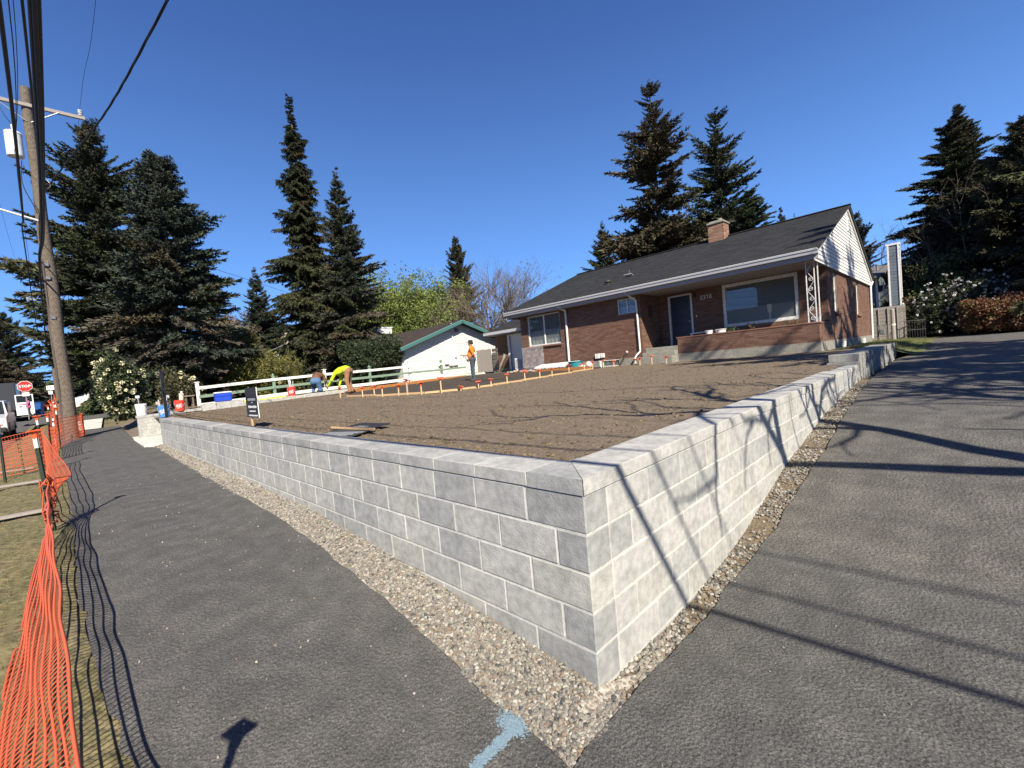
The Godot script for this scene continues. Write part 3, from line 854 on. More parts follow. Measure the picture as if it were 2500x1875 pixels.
func brick_house() -> void:
	var hs := thing("brick_house", "low red brick house with dark shingle roof, white gable siding and picture window", "house", Vector3(-8.7, 1.2, -22))
	var Z := Vector3.BACK; var X := Vector3.RIGHT; var U := Vector3.UP
	# foundation
	var fd := MB.new()
	for q in [[Vector3(-15.3, 0.9, -16.1), Vector3(-13.72, 1.52, -15.88)], [Vector3(-13.12, 0.9, -16.1), Vector3(-10.3, 1.52, -15.88)], [Vector3(-9.4, 0.9, -16.1), Vector3(-8.15, 1.52, -15.88)], [Vector3(-13.72, 0.9, -16.1), Vector3(-13.12, 1.2, -15.89)], [Vector3(-10.3, 0.9, -16.1), Vector3(-9.4, 1.2, -15.89)],
			[Vector3(-6.7, 0.9, -16.2), Vector3(-1.82, 1.52, -15.98)], [Vector3(-2.05, 0.9, -29.0), Vector3(-1.82, 1.52, -16.2)], [Vector3(-15.5, 0.9, -29.0), Vector3(-15.28, 1.52, -16.1)], [Vector3(-15.28, 0.9, -29.0), Vector3(-2.05, 1.52, -28.8)]]:
		fd.span(q[0], q[1])
	part("foundation", fd, M.old_concrete, hs, true)
	# brick walls
	brick_wall(hs, Vector3(-15.3, 0, -15.9), X, Z, 7.12, 1.52, 4.2, [[0.5, 2.7, 2.55, 4.14], [6.0, 6.92, 3.47, 4.14]])
	brick_wall(hs, Vector3(-8.18, 0, -15.9), -Z, X, 1.78, 1.52, 4.2)
	brick_wall(hs, Vector3(-8.18, 0, -17.68), X, Z, 6.34, 1.86, 4.2, [[0.42, 1.5, 1.86, 4.08], [2.75, 5.45, 2.42, 4.16]])
	brick_wall(hs, Vector3(-1.84, 0, -17.68), -Z, X, 11.2, 1.52, 4.2, [[1.2, 1.98, 2.56, 4.08], [6.7, 7.5, 2.56, 4.08]])
	brick_wall(hs, Vector3(-6.7, 0, -16.0), X, Z, 4.86, 1.52, 2.14, [], 0.18)
	brick_wall(hs, Vector3(-1.84, 0, -16.0), -Z, X, 1.68, 1.52, 2.14, [], 0.18)
	brick_wall(hs, Vector3(-6.7, 0, -16.7), Z, -X, 0.7, 1.52, 2.14, [], 0.18)
	brick_wall(hs, Vector3(-15.3, 0, -28.9), Z, -X, 13.0, 1.52, 4.2)
	brick_wall(hs, Vector3(-1.84, 0, -28.9), -X, -Z, 13.46, 1.52, 4.2)
	var pc := MB.new()                                            # top of the planter, earth in it, porch floor, ceiling
	pc.col = Color(0.25, 0.12, 0.08)
	pc.cbox(Vector3(-4.27, 2.165, -16.09), Vector3(4.94, 0.05, 0.22), 0.006)
	pc.cbox(Vector3(-1.93, 2.165, -16.93), Vector3(0.22, 0.05, 1.46), 0.006)
	part("planter_rim", pc, M.brick, hs, true)
	var pe := MB.new()
	pe.span(Vector3(-6.55, 1.9, -16.62), Vector3(-2.05, 2.08, -16.2))
	part("planter_earth", pe, M.soil, hs, true)
	var pf := MB.new()
	pf.span(Vector3(-8.17, 1.5, -17.66), Vector3(-2.05, 1.86, -16.66))
	pf.cbox(Vector3(-7.43, 1.76, -16.33), Vector3(1.44, 0.2, 0.66), 0.01)
	pf.cbox(Vector3(-7.43, 1.58, -16.13), Vector3(1.44, 0.18, 0.86), 0.01)
	pf.cbox(Vector3(-7.43, 1.33, -15.88), Vector3(1.5, 0.32, 1.02), 0.01)
	part("porch_step", pf, M.old_concrete, hs, true)
	var sf := MB.new()
	sf.col = Color(0.27, 0.25, 0.24)
	sf.span(Vector3(-15.72, 4.2, -15.92), Vector3(-1.72, 4.23, -15.34))
	sf.span(Vector3(-8.2, 4.2, -17.7), Vector3(-1.72, 4.23, -15.92))
	part("soffit", sf, M.plain, hs, true)
	# windows
	window(hs, Vector3(-13.7, 3.345, -15.9), 2.2, 1.59, 0, [0.0])
	window(hs, Vector3(-8.84, 3.805, -15.9), 0.92, 0.67, 0, [0.0])
	window(hs, Vector3(-4.08, 3.29, -17.68), 2.7, 1.74, 0, [], false, false, 0.06, 0.12)
	var pic := MB.new()                                           # panel added behind the picture window: its colour stands for the mirrored lower band
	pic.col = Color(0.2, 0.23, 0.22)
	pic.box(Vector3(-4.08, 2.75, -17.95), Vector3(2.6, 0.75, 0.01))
	part("mirrored_band", pic, M.cloth, hs, true)
	var lamp := MB.new()
	lamp.col = Color(0.75, 0.72, 0.55)
	lamp.lathe(PackedVector2Array([Vector2(0.02, 0), Vector2(0.03, 0.3), Vector2(0.07, 0.32), Vector2(0.1, 0.62), Vector2(0.0, 0.62)]), Vector3(-3.75, 2.5, -17.86), 14)
	part("window_vase", lamp, M.plain, hs, true)
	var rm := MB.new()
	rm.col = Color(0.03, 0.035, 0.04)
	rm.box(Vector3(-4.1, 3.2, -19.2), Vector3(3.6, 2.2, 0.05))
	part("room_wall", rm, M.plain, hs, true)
	window(hs, Vector3(-1.84, 3.32, -19.27), 0.78, 1.52, PI / 2, [], true, true, 0.11)
	window(hs, Vector3(-1.84, 3.32, -24.78), 0.8, 1.52, PI / 2, [], true, true, 0.11)
	window(hs, Vector3(-13.42, 1.34, -15.88), 0.6, 0.3, 0, [0.0], false, false, 0.06, 0.035)
	window(hs, Vector3(-9.85, 1.35, -15.88), 0.9, 0.3, 0, [], false, false, 0.06, 0.035)
	for zz in [-20.3, -25.9]:                                     # basement window wells on the side
		var bw := MB.new()
		bw.cbox(Vector3(-1.815, 1.28, zz), Vector3(0.05, 0.26, 0.6), 0.008)
		part("basement_window", bw, M.white, hs, true)
	# front door
	var dr := MB.new()
	dr.cbox(Vector3(-7.22, 2.95, -17.76), Vector3(0.92, 2.14, 0.045), 0.006)
	dr.col = Color(0.7, 0.7, 0.7)
	for dy in [2.25, 2.95, 3.65]: dr.cbox(Vector3(-7.22, dy, -17.735), Vector3(0.62, 0.5, 0.012), 0.005)
	var dm := mat(Color(0.02, 0.03, 0.05), 0.4)
	var door := part("front_door", dr, dm, hs, true)
	var df := MB.new()
	for q in [[-7.72, 2.97, 0.08, 2.22], [-6.72, 2.97, 0.08, 2.22]]: df.cbox(Vector3(q[0], q[1], -17.7), Vector3(q[2], q[3], 0.1), 0.006)
	df.cbox(Vector3(-7.22, 4.05, -17.7), Vector3(0.92, 0.06, 0.1), 0.006)
	part("door_frame", df, M.white, door)
	var dk := MB.new()
	dk.ball(Vector3(-6.86, 2.88, -17.68), Vector3.ONE * 0.035)
	dk.lathe(PackedVector2Array([Vector2(0, 0.01), Vector2(0.035, 0.01), Vector2(0.035, 0)]), Vector3(-6.86, 2.88, -17.735), 12, Basis(Vector3.RIGHT, PI / 2))
	part("handle", dk, M.metal, door)
	var tx := TextMesh.new()
	tx.text = "2318"
	tx.font = SystemFont.new()
	tx.font.font_names = PackedStringArray(["Droid Sans"])
	tx.font_size = 40; tx.pixel_size = 0.0058; tx.depth = 0.012
	var num := part("house_number", tx, mat(Color(0.8, 0.8, 0.8), 0.4), hs)
	num.position = Vector3(-6.08, 3.8, -17.655) - hs.position
	var bell := MB.new()
	bell.cbox(Vector3(-6.52, 3.05, -17.66), Vector3(0.05, 0.1, 0.03), 0.006)
	part("doorbell", bell, M.white, hs, true)
	var lt := MB.new()
	lt.col = Color(0.05, 0.05, 0.05)
	lt.cbox(Vector3(-6.55, 3.95, -17.62), Vector3(0.1, 0.2, 0.12), 0.02)
	part("porch_light", lt, M.plain, hs, true)
	# roof: deck, shingles, gutters
	var e0 := Vector3(0, 4.46, -15.28); var rg := Vector3(0, 7.08, -22.2); var e1 := Vector3(0, 4.46, -29.12)
	var rt := Transform3D(Basis(Vector3.FORWARD, U, X), Vector3(-1.62, 0, 0))      # local x = -z
	var dk2 := MB.new()
	dk2.col = Color(0.04, 0.04, 0.043)
	dk2.prism(PackedVector2Array([Vector2(15.3, 4.4), Vector2(22.2, 7.02), Vector2(29.1, 4.4), Vector2(29.1, 4.47), Vector2(22.2, 7.09), Vector2(15.3, 4.47)]), rt, 14.2)
	var roof := part("roof", dk2, M.plain, hs, true)
	var slope := (rg - e0).normalized()
	shingles(hs, Vector3(-15.82, e0.y + 0.015, e0.z), X, slope, 14.22, (rg - e0).length(), Color(0.026, 0.0275, 0.03), 0.3, 0.145, 0.35)
	shingles(hs, Vector3(-1.6, e1.y + 0.015, e1.z), -X, (rg - e1).normalized(), 14.22, (rg - e1).length(), Color(0.026, 0.0275, 0.03))
	var rc := MB.new()
	var x := -15.8
	while x < -1.7:
		rc.col = Color(0.05, 0.052, 0.056) * R.randf_range(0.75, 1.25)
		rc.cbox(Vector3(x + 0.13, 7.115, -22.2), Vector3(0.25, 0.035, 0.26), 0.012)
		x += 0.245
	part("ridge_cap", rc, M.shingle, hs, true)
	var gt := MB.new()                                            # gutter profile
	var gp := PackedVector2Array([Vector2(15.30, 4.30), Vector2(15.30, 4.455), Vector2(15.315, 4.455), Vector2(15.315, 4.315), Vector2(15.42, 4.315), Vector2(15.42, 4.24), Vector2(15.36, 4.24)])
	for q in [PackedVector2Array([Vector2(15.20, 4.31), Vector2(15.32, 4.31), Vector2(15.32, 4.455), Vector2(15.17, 4.455), Vector2(15.165, 4.42), Vector2(15.19, 4.38)])]:
		gt.prism(q, rt, 14.2)
	part("gutter", gt, M.gutter, hs, true)
	var gl := MB.new()
	gl.span(Vector3(-15.81, 4.455, -15.185), Vector3(-1.63, 4.475, -15.16))
	part("gutter_lip", gl, M.white, hs, true)
	var fa := MB.new()
	fa.col = Color(0.3, 0.29, 0.3)
	fa.span(Vector3(-15.8, 4.16, -15.345), Vector3(-1.64, 4.395, -15.315))
	part("fascia", fa, M.plain, hs, true)
	# gables
	for sd in [[-1.76, 1.0], [-15.7, -1.0]]:
		var k := 0
		var y := 4.12
		while y < 6.95:
			var h := minf(0.142, 7.0 - y)
			var half := (7.03 - y) * 6.9 / 2.62
			var half2 := maxf((7.03 - y - h) * 6.9 / 2.62, 0.02)
			half = minf(half, 6.93); half2 = minf(half2, 6.93)
			var bd := MB.new()
			var t: float = 0.93 + 0.07 * ((k * 37) % 7) / 7.0
			bd.col = Color(t, t, t)
			var xo: float = sd[0]; var s: float = sd[1]
			var pts := [Vector3(xo + 0.028 * s, y, -22.2 + half), Vector3(xo + 0.028 * s, y, -22.2 - half), Vector3(xo + 0.004 * s, y + h, -22.2 - half2), Vector3(xo + 0.004 * s, y + h, -22.2 + half2)]
			if s < 0: pts.reverse()
			bd.quad(pts[0], pts[1], pts[2], pts[3])
			var inn := Vector3(-0.04 * s, 0, 0)
			if s > 0: bd.quad(pts[0] + inn, pts[1] + inn, pts[1], pts[0])
			else: bd.quad(pts[3], pts[2], pts[2] + inn, pts[3] + inn)
			part("siding_board", bd, M.white, hs, true)
			y += 0.138
			k += 1
		var bk := MB.new()
		bk.col = Color(0.2, 0.2, 0.2)
		bk.prism(PackedVector2Array([Vector2(15.4, 4.13), Vector2(29.0, 4.13), Vector2(29.0, 4.38), Vector2(22.2, 6.98), Vector2(15.4, 4.38)]), Transform3D(Basis(Vector3.FORWARD, U, X), Vector3(sd[0] - 0.03 * sd[1] + (0.0 if sd[1] > 0 else 0.06), 0, 0)), 0.06)
		part("gable_sheathing", bk, M.plain, hs, true)
		var rk := MB.new()
		for dd in [1.0, -1.0]:
			var a := Vector3(sd[0] + 0.05 * sd[1], 4.36, -22.2 + 6.98 * dd); var b := Vector3(sd[0] + 0.05 * sd[1], 6.99, -22.2)
			var m := (a + b) / 2; var d := (b - a).normalized()
			var q := Basis(d, d.cross(X).normalized() * -1.0, X)
			if q.determinant() < 0: q = Basis(d, d.cross(X).normalized(), X)
			rk.box(m + Vector3(0, -0.02, 0), Vector3((b - a).length(), 0.13, 0.04), q)
		part("rake_board", rk, M.white, hs, true)
	var lv := MB.new()
	lv.cbox(Vector3(-1.73, 6.3, -22.2), Vector3(0.05, 0.56, 0.36), 0.008)
	var louvre := part("gable_vent", lv, M.white, hs, true)
	for i in 8:
		var sl := MB.new()
		sl.cbox(Vector3(-1.7, 6.08 + i * 0.063, -22.2), Vector3(0.03, 0.02, 0.28), 0.003, Basis(Vector3.BACK, -0.6))
		part("slat", sl, M.white, louvre)
	# chimney
	var cm := MB.new()
	cm.span(Vector3(-7.19, 6.3, -22.24), Vector3(-6.51, 7.72, -21.56))
	var chimney := part("chimney", cm, M.brick_mortar, hs, true)
	var cbk := MB.new()
	for k in 21:
		for fc in 4:
			for i in 3:
				var yy := 6.3 + k * 0.068 + 0.03
				var w := 0.226
				var off := (i - 1) * 0.232 + (0.03 if k % 2 == 0 else -0.03)
				var c: Vector3 = [Vector3(-6.85 + off, yy, -21.55), Vector3(-6.85 + off, yy, -22.25), Vector3(-6.5, yy, -21.9 + off), Vector3(-7.2, yy, -21.9 + off)][fc]
				cbk.col = Color(0.3, 0.15, 0.1).lerp(Color(0.42, 0.27, 0.19), R.randf()) * R.randf_range(0.8, 1.15)
				cbk.box(c, Vector3(w, 0.056, 0.03) if fc < 2 else Vector3(0.03, 0.056, w))
	part("brick_course", cbk, M.brick, chimney).set_meta("kind", "stuff")
	var cc := MB.new()
	cc.cbox(Vector3(-6.85, 7.74, -21.9), Vector3(0.84, 0.1, 0.84), 0.02)
	cc.cbox(Vector3(-6.85, 7.82, -21.9), Vector3(0.66, 0.07, 0.66), 0.025)
	cc.lathe(PackedVector2Array([Vector2(0.11, 0), Vector2(0.1, 0.14), Vector2(0.08, 0.14), Vector2(0.08, 0.02)]), Vector3(-6.75, 7.84, -21.9), 14)
	part("chimney_cap", cc, M.old_concrete, chimney)
	# roof vents
	var vp := MB.new()
	var vo := Vector3(-9.55, 5.35, -17.65)
	vp.col = Color(0.06, 0.06, 0.06)
	vp.lathe(PackedVector2Array([Vector2(0.035, 0), Vector2(0.035, 0.32), Vector2(0.025, 0.32), Vector2(0.025, 0.1)]), vo, 12)
	vp.col = Color(0.8, 0.8, 0.8)
	vp.cbox(vo + Vector3(0, 0.035, 0), Vector3(0.42, 0.012, 0.4), 0.003, Basis(X, -0.36) * Basis())
	part("vent_pipe", vp, M.plain, hs, true)
	var v2 := MB.new()
	v2.col = Color(0.03, 0.03, 0.03)
	v2.lathe(PackedVector2Array([Vector2(0.1, -0.05), Vector2(0.1, 0.09), Vector2(0.17, 0.09), Vector2(0.15, 0.16), Vector2(0.0, 0.19)]), Vector3(-10.35, 5.12, -17.0), 14)
	part("roof_vent", v2, M.plain, hs, true)
	# downspouts
	downspout(hs, [Vector3(-12.15, 4.3, -15.3), Vector3(-12.15, 4.18, -15.45), Vector3(-12.15, 4.1, -15.84), Vector3(-12.17, 1.45, -15.84)], 0.055)
	downspout(hs, [Vector3(-8.5, 4.32, -15.28), Vector3(-8.45, 4.15, -15.5), Vector3(-8.32, 3.95, -15.83), Vector3(-8.3, 1.75, -15.83), Vector3(-8.42, 1.6, -15.7), Vector3(-8.5, 1.45, -15.66), Vector3(-8.46, 1.2, -15.64)])
	downspout(hs, [Vector3(-1.7, 4.36, -29.14), Vector3(-1.76, 4.1, -28.75), Vector3(-1.78, 1.35, -28.7)], 0.05)
	# iron trellis post at the porch corner
	var tr := MB.new()
	for px in [[-2.13, -16.02], [-1.9, -16.02], [-1.82, -16.12]]:
		tr.box(Vector3(px[0], 3.19, px[1]), Vector3(0.028, 2.04, 0.028))
	for yy in [2.18, 4.2]: tr.box(Vector3(-2.0, yy, -16.02), Vector3(0.3, 0.025, 0.03))
	var trellis := part("trellis_post", tr, M.white, hs, true)
	for i in 6:
		var y0 := 2.26 + i * 0.325
		var s := 1.0 if i % 2 == 0 else -1.0
		var sc := PackedVector3Array()
		for t in 12: sc.append(Vector3(-2.012 + s * 0.085 * cos(PI * t / 11.0), y0 + 0.325 * t / 11.0 * 1.1, -16.02))
		var sp := PackedVector3Array()
		for t in 26:
			var f := t / 25.0
			var a := PI * (1.0 if s > 0 else 0.0) + s * f * TAU * 1.4 - PI * 0.5 * s
			sp.append(Vector3(-2.012 + s * 0.02, y0 + 0.06, -16.02) + Vector3(cos(a), sin(a), 0) * (0.075 * (1.0 - 0.8 * f)))
		var tb := MB.new()
		tb.tube(sc, PackedFloat32Array([0.008]), 5)
		tb.tube(sp, PackedFloat32Array([0.008]), 5)
		part("scroll", tb, M.white, trellis)
	# things on the brickwork: three slit vents, a cover plate, a sprung bracket
	var sv := MB.new()
	sv.col = Color(0.012, 0.012, 0.012)
	for i in 3: sv.span(Vector3(-8.176, 3.2, -16.9 + i * 0.13), Vector3(-8.168, 3.75, -16.84 + i * 0.13))
	part("wall_slit", sv, M.plain, hs, true)
	var bx := MB.new()
	bx.cbox(Vector3(-10.5, 1.72, -15.85), Vector3(0.24, 0.22, 0.1), 0.01)
	bx.cbox(Vector3(-10.24, 1.73, -15.86), Vector3(0.2, 0.2, 0.08), 0.01)
	part("cover_box", bx, M.white, hs, true)
	# left wing with the side door
	brick_wall(hs, Vector3(-20.0, 0, -18.3), X, Z, 4.7, 1.5, 3.7, [[1.2, 2.5, 1.3, 3.6]])
	var wf := MB.new()
	wf.span(Vector3(-20.0, 0.9, -18.5), Vector3(-18.8, 1.5, -18.28))
	wf.span(Vector3(-17.5, 0.9, -18.5), Vector3(-15.3, 1.5, -18.28))
	wf.span(Vector3(-18.8, 0.9, -18.5), Vector3(-17.5, 1.28, -18.27))
	part("foundation", wf, M.old_concrete, hs, true)
	var sd2 := MB.new()
	sd2.cbox(Vector3(-18.1, 2.42, -18.37), Vector3(1.0, 2.2, 0.045), 0.006)
	for q in [[-18.7, 2.45, 0.16, 2.3], [-17.53, 2.45, 0.1, 2.3]]: sd2.cbox(Vector3(q[0], q[1], -18.31), Vector3(q[2], q[3], 0.1), 0.006)
	sd2.cbox(Vector3(-18.1, 3.56, -18.31), Vector3(1.0, 0.08, 0.1), 0.006)
	for dy in [1.85, 2.45, 3.05]: sd2.cbox(Vector3(-18.1, dy, -18.345), Vector3(0.7, 0.45, 0.014), 0.005)
	var sdoor := part("side_door", sd2, M.white, hs, true)
	var sk := MB.new()
	sk.ball(Vector3(-18.5, 2.3, -18.31), Vector3.ONE * 0.035)
	part("handle", sk, M.metal, sdoor)
	var wr := MB.new()
	wr.col = Color(0.04, 0.04, 0.043)
	wr.prism(PackedVector2Array([Vector2(17.6, 3.74), Vector2(22.4, 5.35), Vector2(27.0, 3.74), Vector2(27.0, 3.82), Vector2(22.4, 5.43), Vector2(17.6, 3.82)]), Transform3D(Basis(Vector3.FORWARD, U, X), Vector3(-15.4, 0, 0)), 4.75)
	part("wing_roof", wr, M.plain, hs, true)
	shingles(hs, Vector3(-20.17, 3.83, -17.58), X, Vector3(0, 1.61, -4.8).normalized(), 4.76, 5.06, Color(0.026, 0.0275, 0.03))
	var wg := MB.new()
	wg.span(Vector3(-20.15, 3.68, -17.6), Vector3(-15.55, 3.82, -17.48))
	part("wing_gutter", wg, M.gutter, hs, true)
	var wl := MB.new()
	wl.span(Vector3(-20.15, 3.822, -17.5), Vector3(-15.55, 3.84, -17.475))
	part("gutter_lip", wl, M.white, hs, true)
	var wb := MB.new()
	wb.col = Color(0.3, 0.28, 0.27)
	wb.span(Vector3(-20.15, 3.64, -18.3), Vector3(-15.3, 3.67, -17.58))
	wb.span(Vector3(-20.02, 1.2, -26.5), Vector3(-19.98, 3.7, -18.5))
	part("wing_soffit", wb, M.plain, hs, true)
	porch_things()

func porch_things() -> void:
	var b := MB.new()
	var t := thing("porch_bench", "small white bench on the porch behind the brick planter by the front door", "bench", Vector3(-6.05, 1.86, -16.95))
	b.cbox(Vector3(0, 0.44, 0), Vector3(0.9, 0.05, 0.3), 0.008)
	part("seat", b, M.white, t)
	for s in [-0.4, 0.4]:
		var l := MB.new()
		l.cbox(Vector3(s, 0.21, 0), Vector3(0.06, 0.42, 0.26), 0.008)
		part("leg", l, M.white, t)
	for q in [[-5.55, "round white pot with a trailing plant beside the porch bench", 0.16], [-5.1, "wide low white pot in the brick planter under the picture window", 0.22], [-1.98, "grey flower pot standing behind the iron trellis post", 0.2]]:
		var p := thing("flower_pot", q[1], "pot", Vector3(q[0], 2.08 if q[0] < -3 else 2.19, -16.35 if q[0] < -3 else -16.3))
		var pb := MB.new()
		pb.col = Color(0.75, 0.75, 0.74) if q[0] < -3 else Color(0.2, 0.2, 0.22)
		pb.lathe(PackedVector2Array([Vector2(0, 0), Vector2(q[2] * 0.65, 0), Vector2(q[2] * 0.85, 0.2), Vector2(q[2], 0.24), Vector2(q[2] * 0.9, 0.25), Vector2(q[2] * 0.8, 0.2), Vector2(0, 0.19)]), Vector3.ZERO, 18)
		part("pot", pb, M.plastic, p)
	for q in [[-4.75, 0.32, "low green plant growing in the brick planter left of the window centre"], [-3.95, 0.42, "thin reddish shrub growing in the brick planter under the window"], [-2.75, 0.3, "sparse dry plant growing in the planter near the window's right end"]]:
		var p := thing("planter_plant", q[2], "plant", Vector3(q[0], 2.07, -16.4))
		var sb := MB.new(); var lb := MB.new()
		for i in 9:
			var a := R.randf() * TAU
			var tip := Vector3(cos(a) * 0.22, q[1] * R.randf_range(0.6, 1.1), sin(a) * 0.12)
			sb.col = Color(0.09, 0.05, 0.03)
			sb.tube(PackedVector3Array([Vector3.ZERO, tip * 0.5 + Vector3(0, 0.05, 0), tip]), PackedFloat32Array([0.007, 0.005, 0.003]), 4)
			for k in 10:
				var o := tip * R.randf_range(0.35, 1.05) + Vector3(R.randfn(0, 0.03), R.randfn(0, 0.03), R.randfn(0, 0.03))
				lb.col = (Color(0.06, 0.11, 0.03) if q[1] < 0.4 else Color(0.12, 0.07, 0.03)) * R.randf_range(0.6, 1.4)
				leaf(lb, o, 0.05)
		part("stem", sb, M.plain, p)
		part("leaf", lb, M.leaf, p).set_meta("kind", "stuff")

func leaf(b: MB, o: Vector3, s: float) -> void:
	var d := Vector3(R.randfn(0, 1), R.randfn(0.2, 1), R.randfn(0, 1)).normalized()
	var w := d.cross(Vector3(R.randfn(0, 1), R.randfn(0, 1), R.randfn(0, 1))).normalized()
	var n := d.cross(w) * s * 0.12
	b.tri(o, o + d * s * 0.5 + w * s * 0.3 + n, o + d * s)
	b.tri(o, o + d * s, o + d * s * 0.5 - w * s * 0.3 + n)

# ------------------------------------------------------------------ neighbours: houses, fences
func neighbours() -> void:
	var X := Vector3.RIGHT; var U := Vector3.UP
	# white neighbour with teal trim; its gable faces +x
	var h := thing("white_house", "white lap-sided house with teal gable trim and brown roof beside the brick house", "house", Vector3(-26, 1.2, -16.6))
	var gz := Transform3D(Basis(Vector3.FORWARD, U, X), Vector3(-22, 0, 0))
	var wl := MB.new()
	wl.col = Color(0.5, 0.5, 0.48)
	wl.prism(PackedVector2Array([Vector2(12.55, 1.0), Vector2(20.3, 1.0), Vector2(20.3, 3.62), Vector2(16.9, 4.78), Vector2(12.55, 3.3)]), gz, 9.0)
	part("wall", wl, M.plain, h, true)
	var y := 1.42
	var k := 0
	while y < 4.66:
		var yt := y + 0.2
		var z0 := 12.55 if yt < 3.3 else 12.55 + (yt - 3.3) / 1.48 * 4.35
		var z1 := 20.3 if yt < 3.62 else 20.3 - (yt - 3.62) / 1.16 * 3.4
		if z1 - z0 < 0.1: break
		var b := MB.new()
		var t: float = 0.92 + 0.1 * ((k * 29) % 5) / 5.0
		b.col = Color(t, t, t * 0.98)
		b.quad(Vector3(-21.965, y, -z0), Vector3(-21.965, y, -z1), Vector3(-21.99, y + 0.205, -z1), Vector3(-21.99, y + 0.205, -z0))
		b.quad(Vector3(-22.0, y, -z0), Vector3(-22.0, y, -z1), Vector3(-21.965, y, -z1), Vector3(-21.965, y, -z0))
		part("siding_board", b, M.white, h, true)
		y += 0.2
		k += 1
	for c in [12.53, 20.32]:
		var cb := MB.new()
		cb.cbox(Vector3(-21.97, 2.25, -c), Vector3(0.08, 1.9 if c < 15 else 2.4, 0.1), 0.006)
		part("corner_board", cb, M.white, h, true)
	for s in [[Vector2(12.1, 3.16), Vector2(16.9, 4.83)], [Vector2(20.75, 3.48), Vector2(16.9, 4.83)]]:
		var d: Vector2 = s[1] - s[0]
		var nn := Vector2(-d.y, d.x).normalized() * (1.0 if d.x > 0 else -1.0)
		var rb := MB.new()
		rb.col = Color(0.035, 0.04, 0.045)
		var poly := PackedVector2Array([s[0], s[1], s[1] + nn * 0.07, s[0] + nn * 0.07])
		if d.x < 0: poly.reverse()
		rb.prism(poly, Transform3D(Basis(Vector3.FORWARD, U, X), Vector3(-21.4, 0, 0)), 9.8)
		part("roof", rb, M.plain, h, true)
		var tb := MB.new()
		tb.col = Color(0.04, 0.13, 0.13)
		var pf := PackedVector2Array([s[0] - nn * 0.13, s[1] - nn * 0.13, s[1] + nn * 0.045, s[0] + nn * 0.045])
		if d.x < 0: pf.reverse()
		tb.prism(pf, Transform3D(Basis(Vector3.FORWARD, U, X), Vector3(-21.36, 0, 0)), 0.05)
		part("trim_board", tb, M.plain, h, true)
		var lp := MB.new()
		lp.col = Color(0.14, 0.3, 0.29)
		var pl2 := PackedVector2Array([s[0] + nn * 0.046, s[1] + nn * 0.046, s[1] + nn * 0.075, s[0] + nn * 0.075])
		if d.x < 0: pl2.reverse()
		lp.prism(pl2, Transform3D(Basis(Vector3.FORWARD, U, X), Vector3(-21.345, 0, 0)), 0.06)
		part("drip_edge", lp, M.plain, h, true)
	shingles(h, Vector3(-31.2, 3.16 + 0.07, -12.1), X, Vector3(0, 1.67, -4.8).normalized(), 9.8, 5.08, Color(0.06, 0.04, 0.032))
	var ch := MB.new()
	ch.cbox(Vector3(-29.3, 4.55, -15.6), Vector3(0.7, 1.5, 1.1), 0.02)
	ch.cbox(Vector3(-29.3, 5.33, -15.6), Vector3(0.8, 0.08, 1.2), 0.02)
	part("chimney", ch, M.white, h, true)
	var mt := MB.new()
	mt.col = Color(0.62, 0.64, 0.66)
	mt.cbox(Vector3(-21.9, 2.4, -16.4), Vector3(0.14, 0.85, 0.36), 0.015)
	mt.line(Vector3(-21.9, 2.8, -16.35), Vector3(-21.9, 4.75, -16.35), 0.035, 8)
	mt.line(Vector3(-21.93, 3.5, -15.75), Vector3(-21.93, 4.3, -15.75), 0.012, 5)
	mt.col = Color(0.3, 0.3, 0.3)
	mt.ball(Vector3(-21.81, 2.5, -16.4), Vector3(0.05, 0.1, 0.1))
	part("electric_meter", mt, M.plain, h, true)
	var gv := MB.new()
	gv.col = Color(0.12, 0.12, 0.13)
	gv.cbox(Vector3(-21.93, 4.3, -16.75), Vector3(0.06, 0.22, 0.3), 0.01)
	part("gable_vent", gv, M.plain, h, true)
	for q in [[2.1, -15.7], [1.95, -16.05], [2.0, -15.2]]:
		var wbx := MB.new()
		wbx.col = Color(0.12, 0.12, 0.13)
		wbx.cbox(Vector3(-21.9, q[0], q[1]), Vector3(0.12, 0.07, 0.3), 0.01)
		part("cable_box", wbx, M.plain, h, true)
	# rail fence between the yard and the neighbour
	var f := thing("rail_fence", "white and green weathered rail fence dividing the soil yard from the neighbour's lawn", "fence", Vector3(-20.35, 1.2, -8))
	var pz := [-2.0, -4.85, -7.15, -9.5, -11.9, -14.1]
	var py := [1.14, 1.24, 1.29, 1.31, 1.36, 1.37]
	for i in 6:
		var b := MB.new()
		var white: bool = i in [0, 2, 4]
		b.col = Color(1, 1, 1) if white else Color(0.16, 0.25, 0.18)
		b.cbox(Vector3(-20.35, py[i] + 0.42, pz[i]), Vector3(0.12, 1.1 if white else 0.98, 0.12), 0.012)
		if i != 1: b.cbox(Vector3(-20.35, py[i] + 0.99 - (0.0 if white else 0.06), pz[i]), Vector3(0.17, 0.035, 0.17), 0.008)
		if not white: b.lathe(PackedVector2Array([Vector2(0.035, 0.85), Vector2(0.05, 0.95), Vector2(0.02, 1.02), Vector2(0, 1.03)]), Vector3(-20.35, py[i], pz[i]), 10)
		part("post", b, M.white_worn if white else M.plain, f, true)
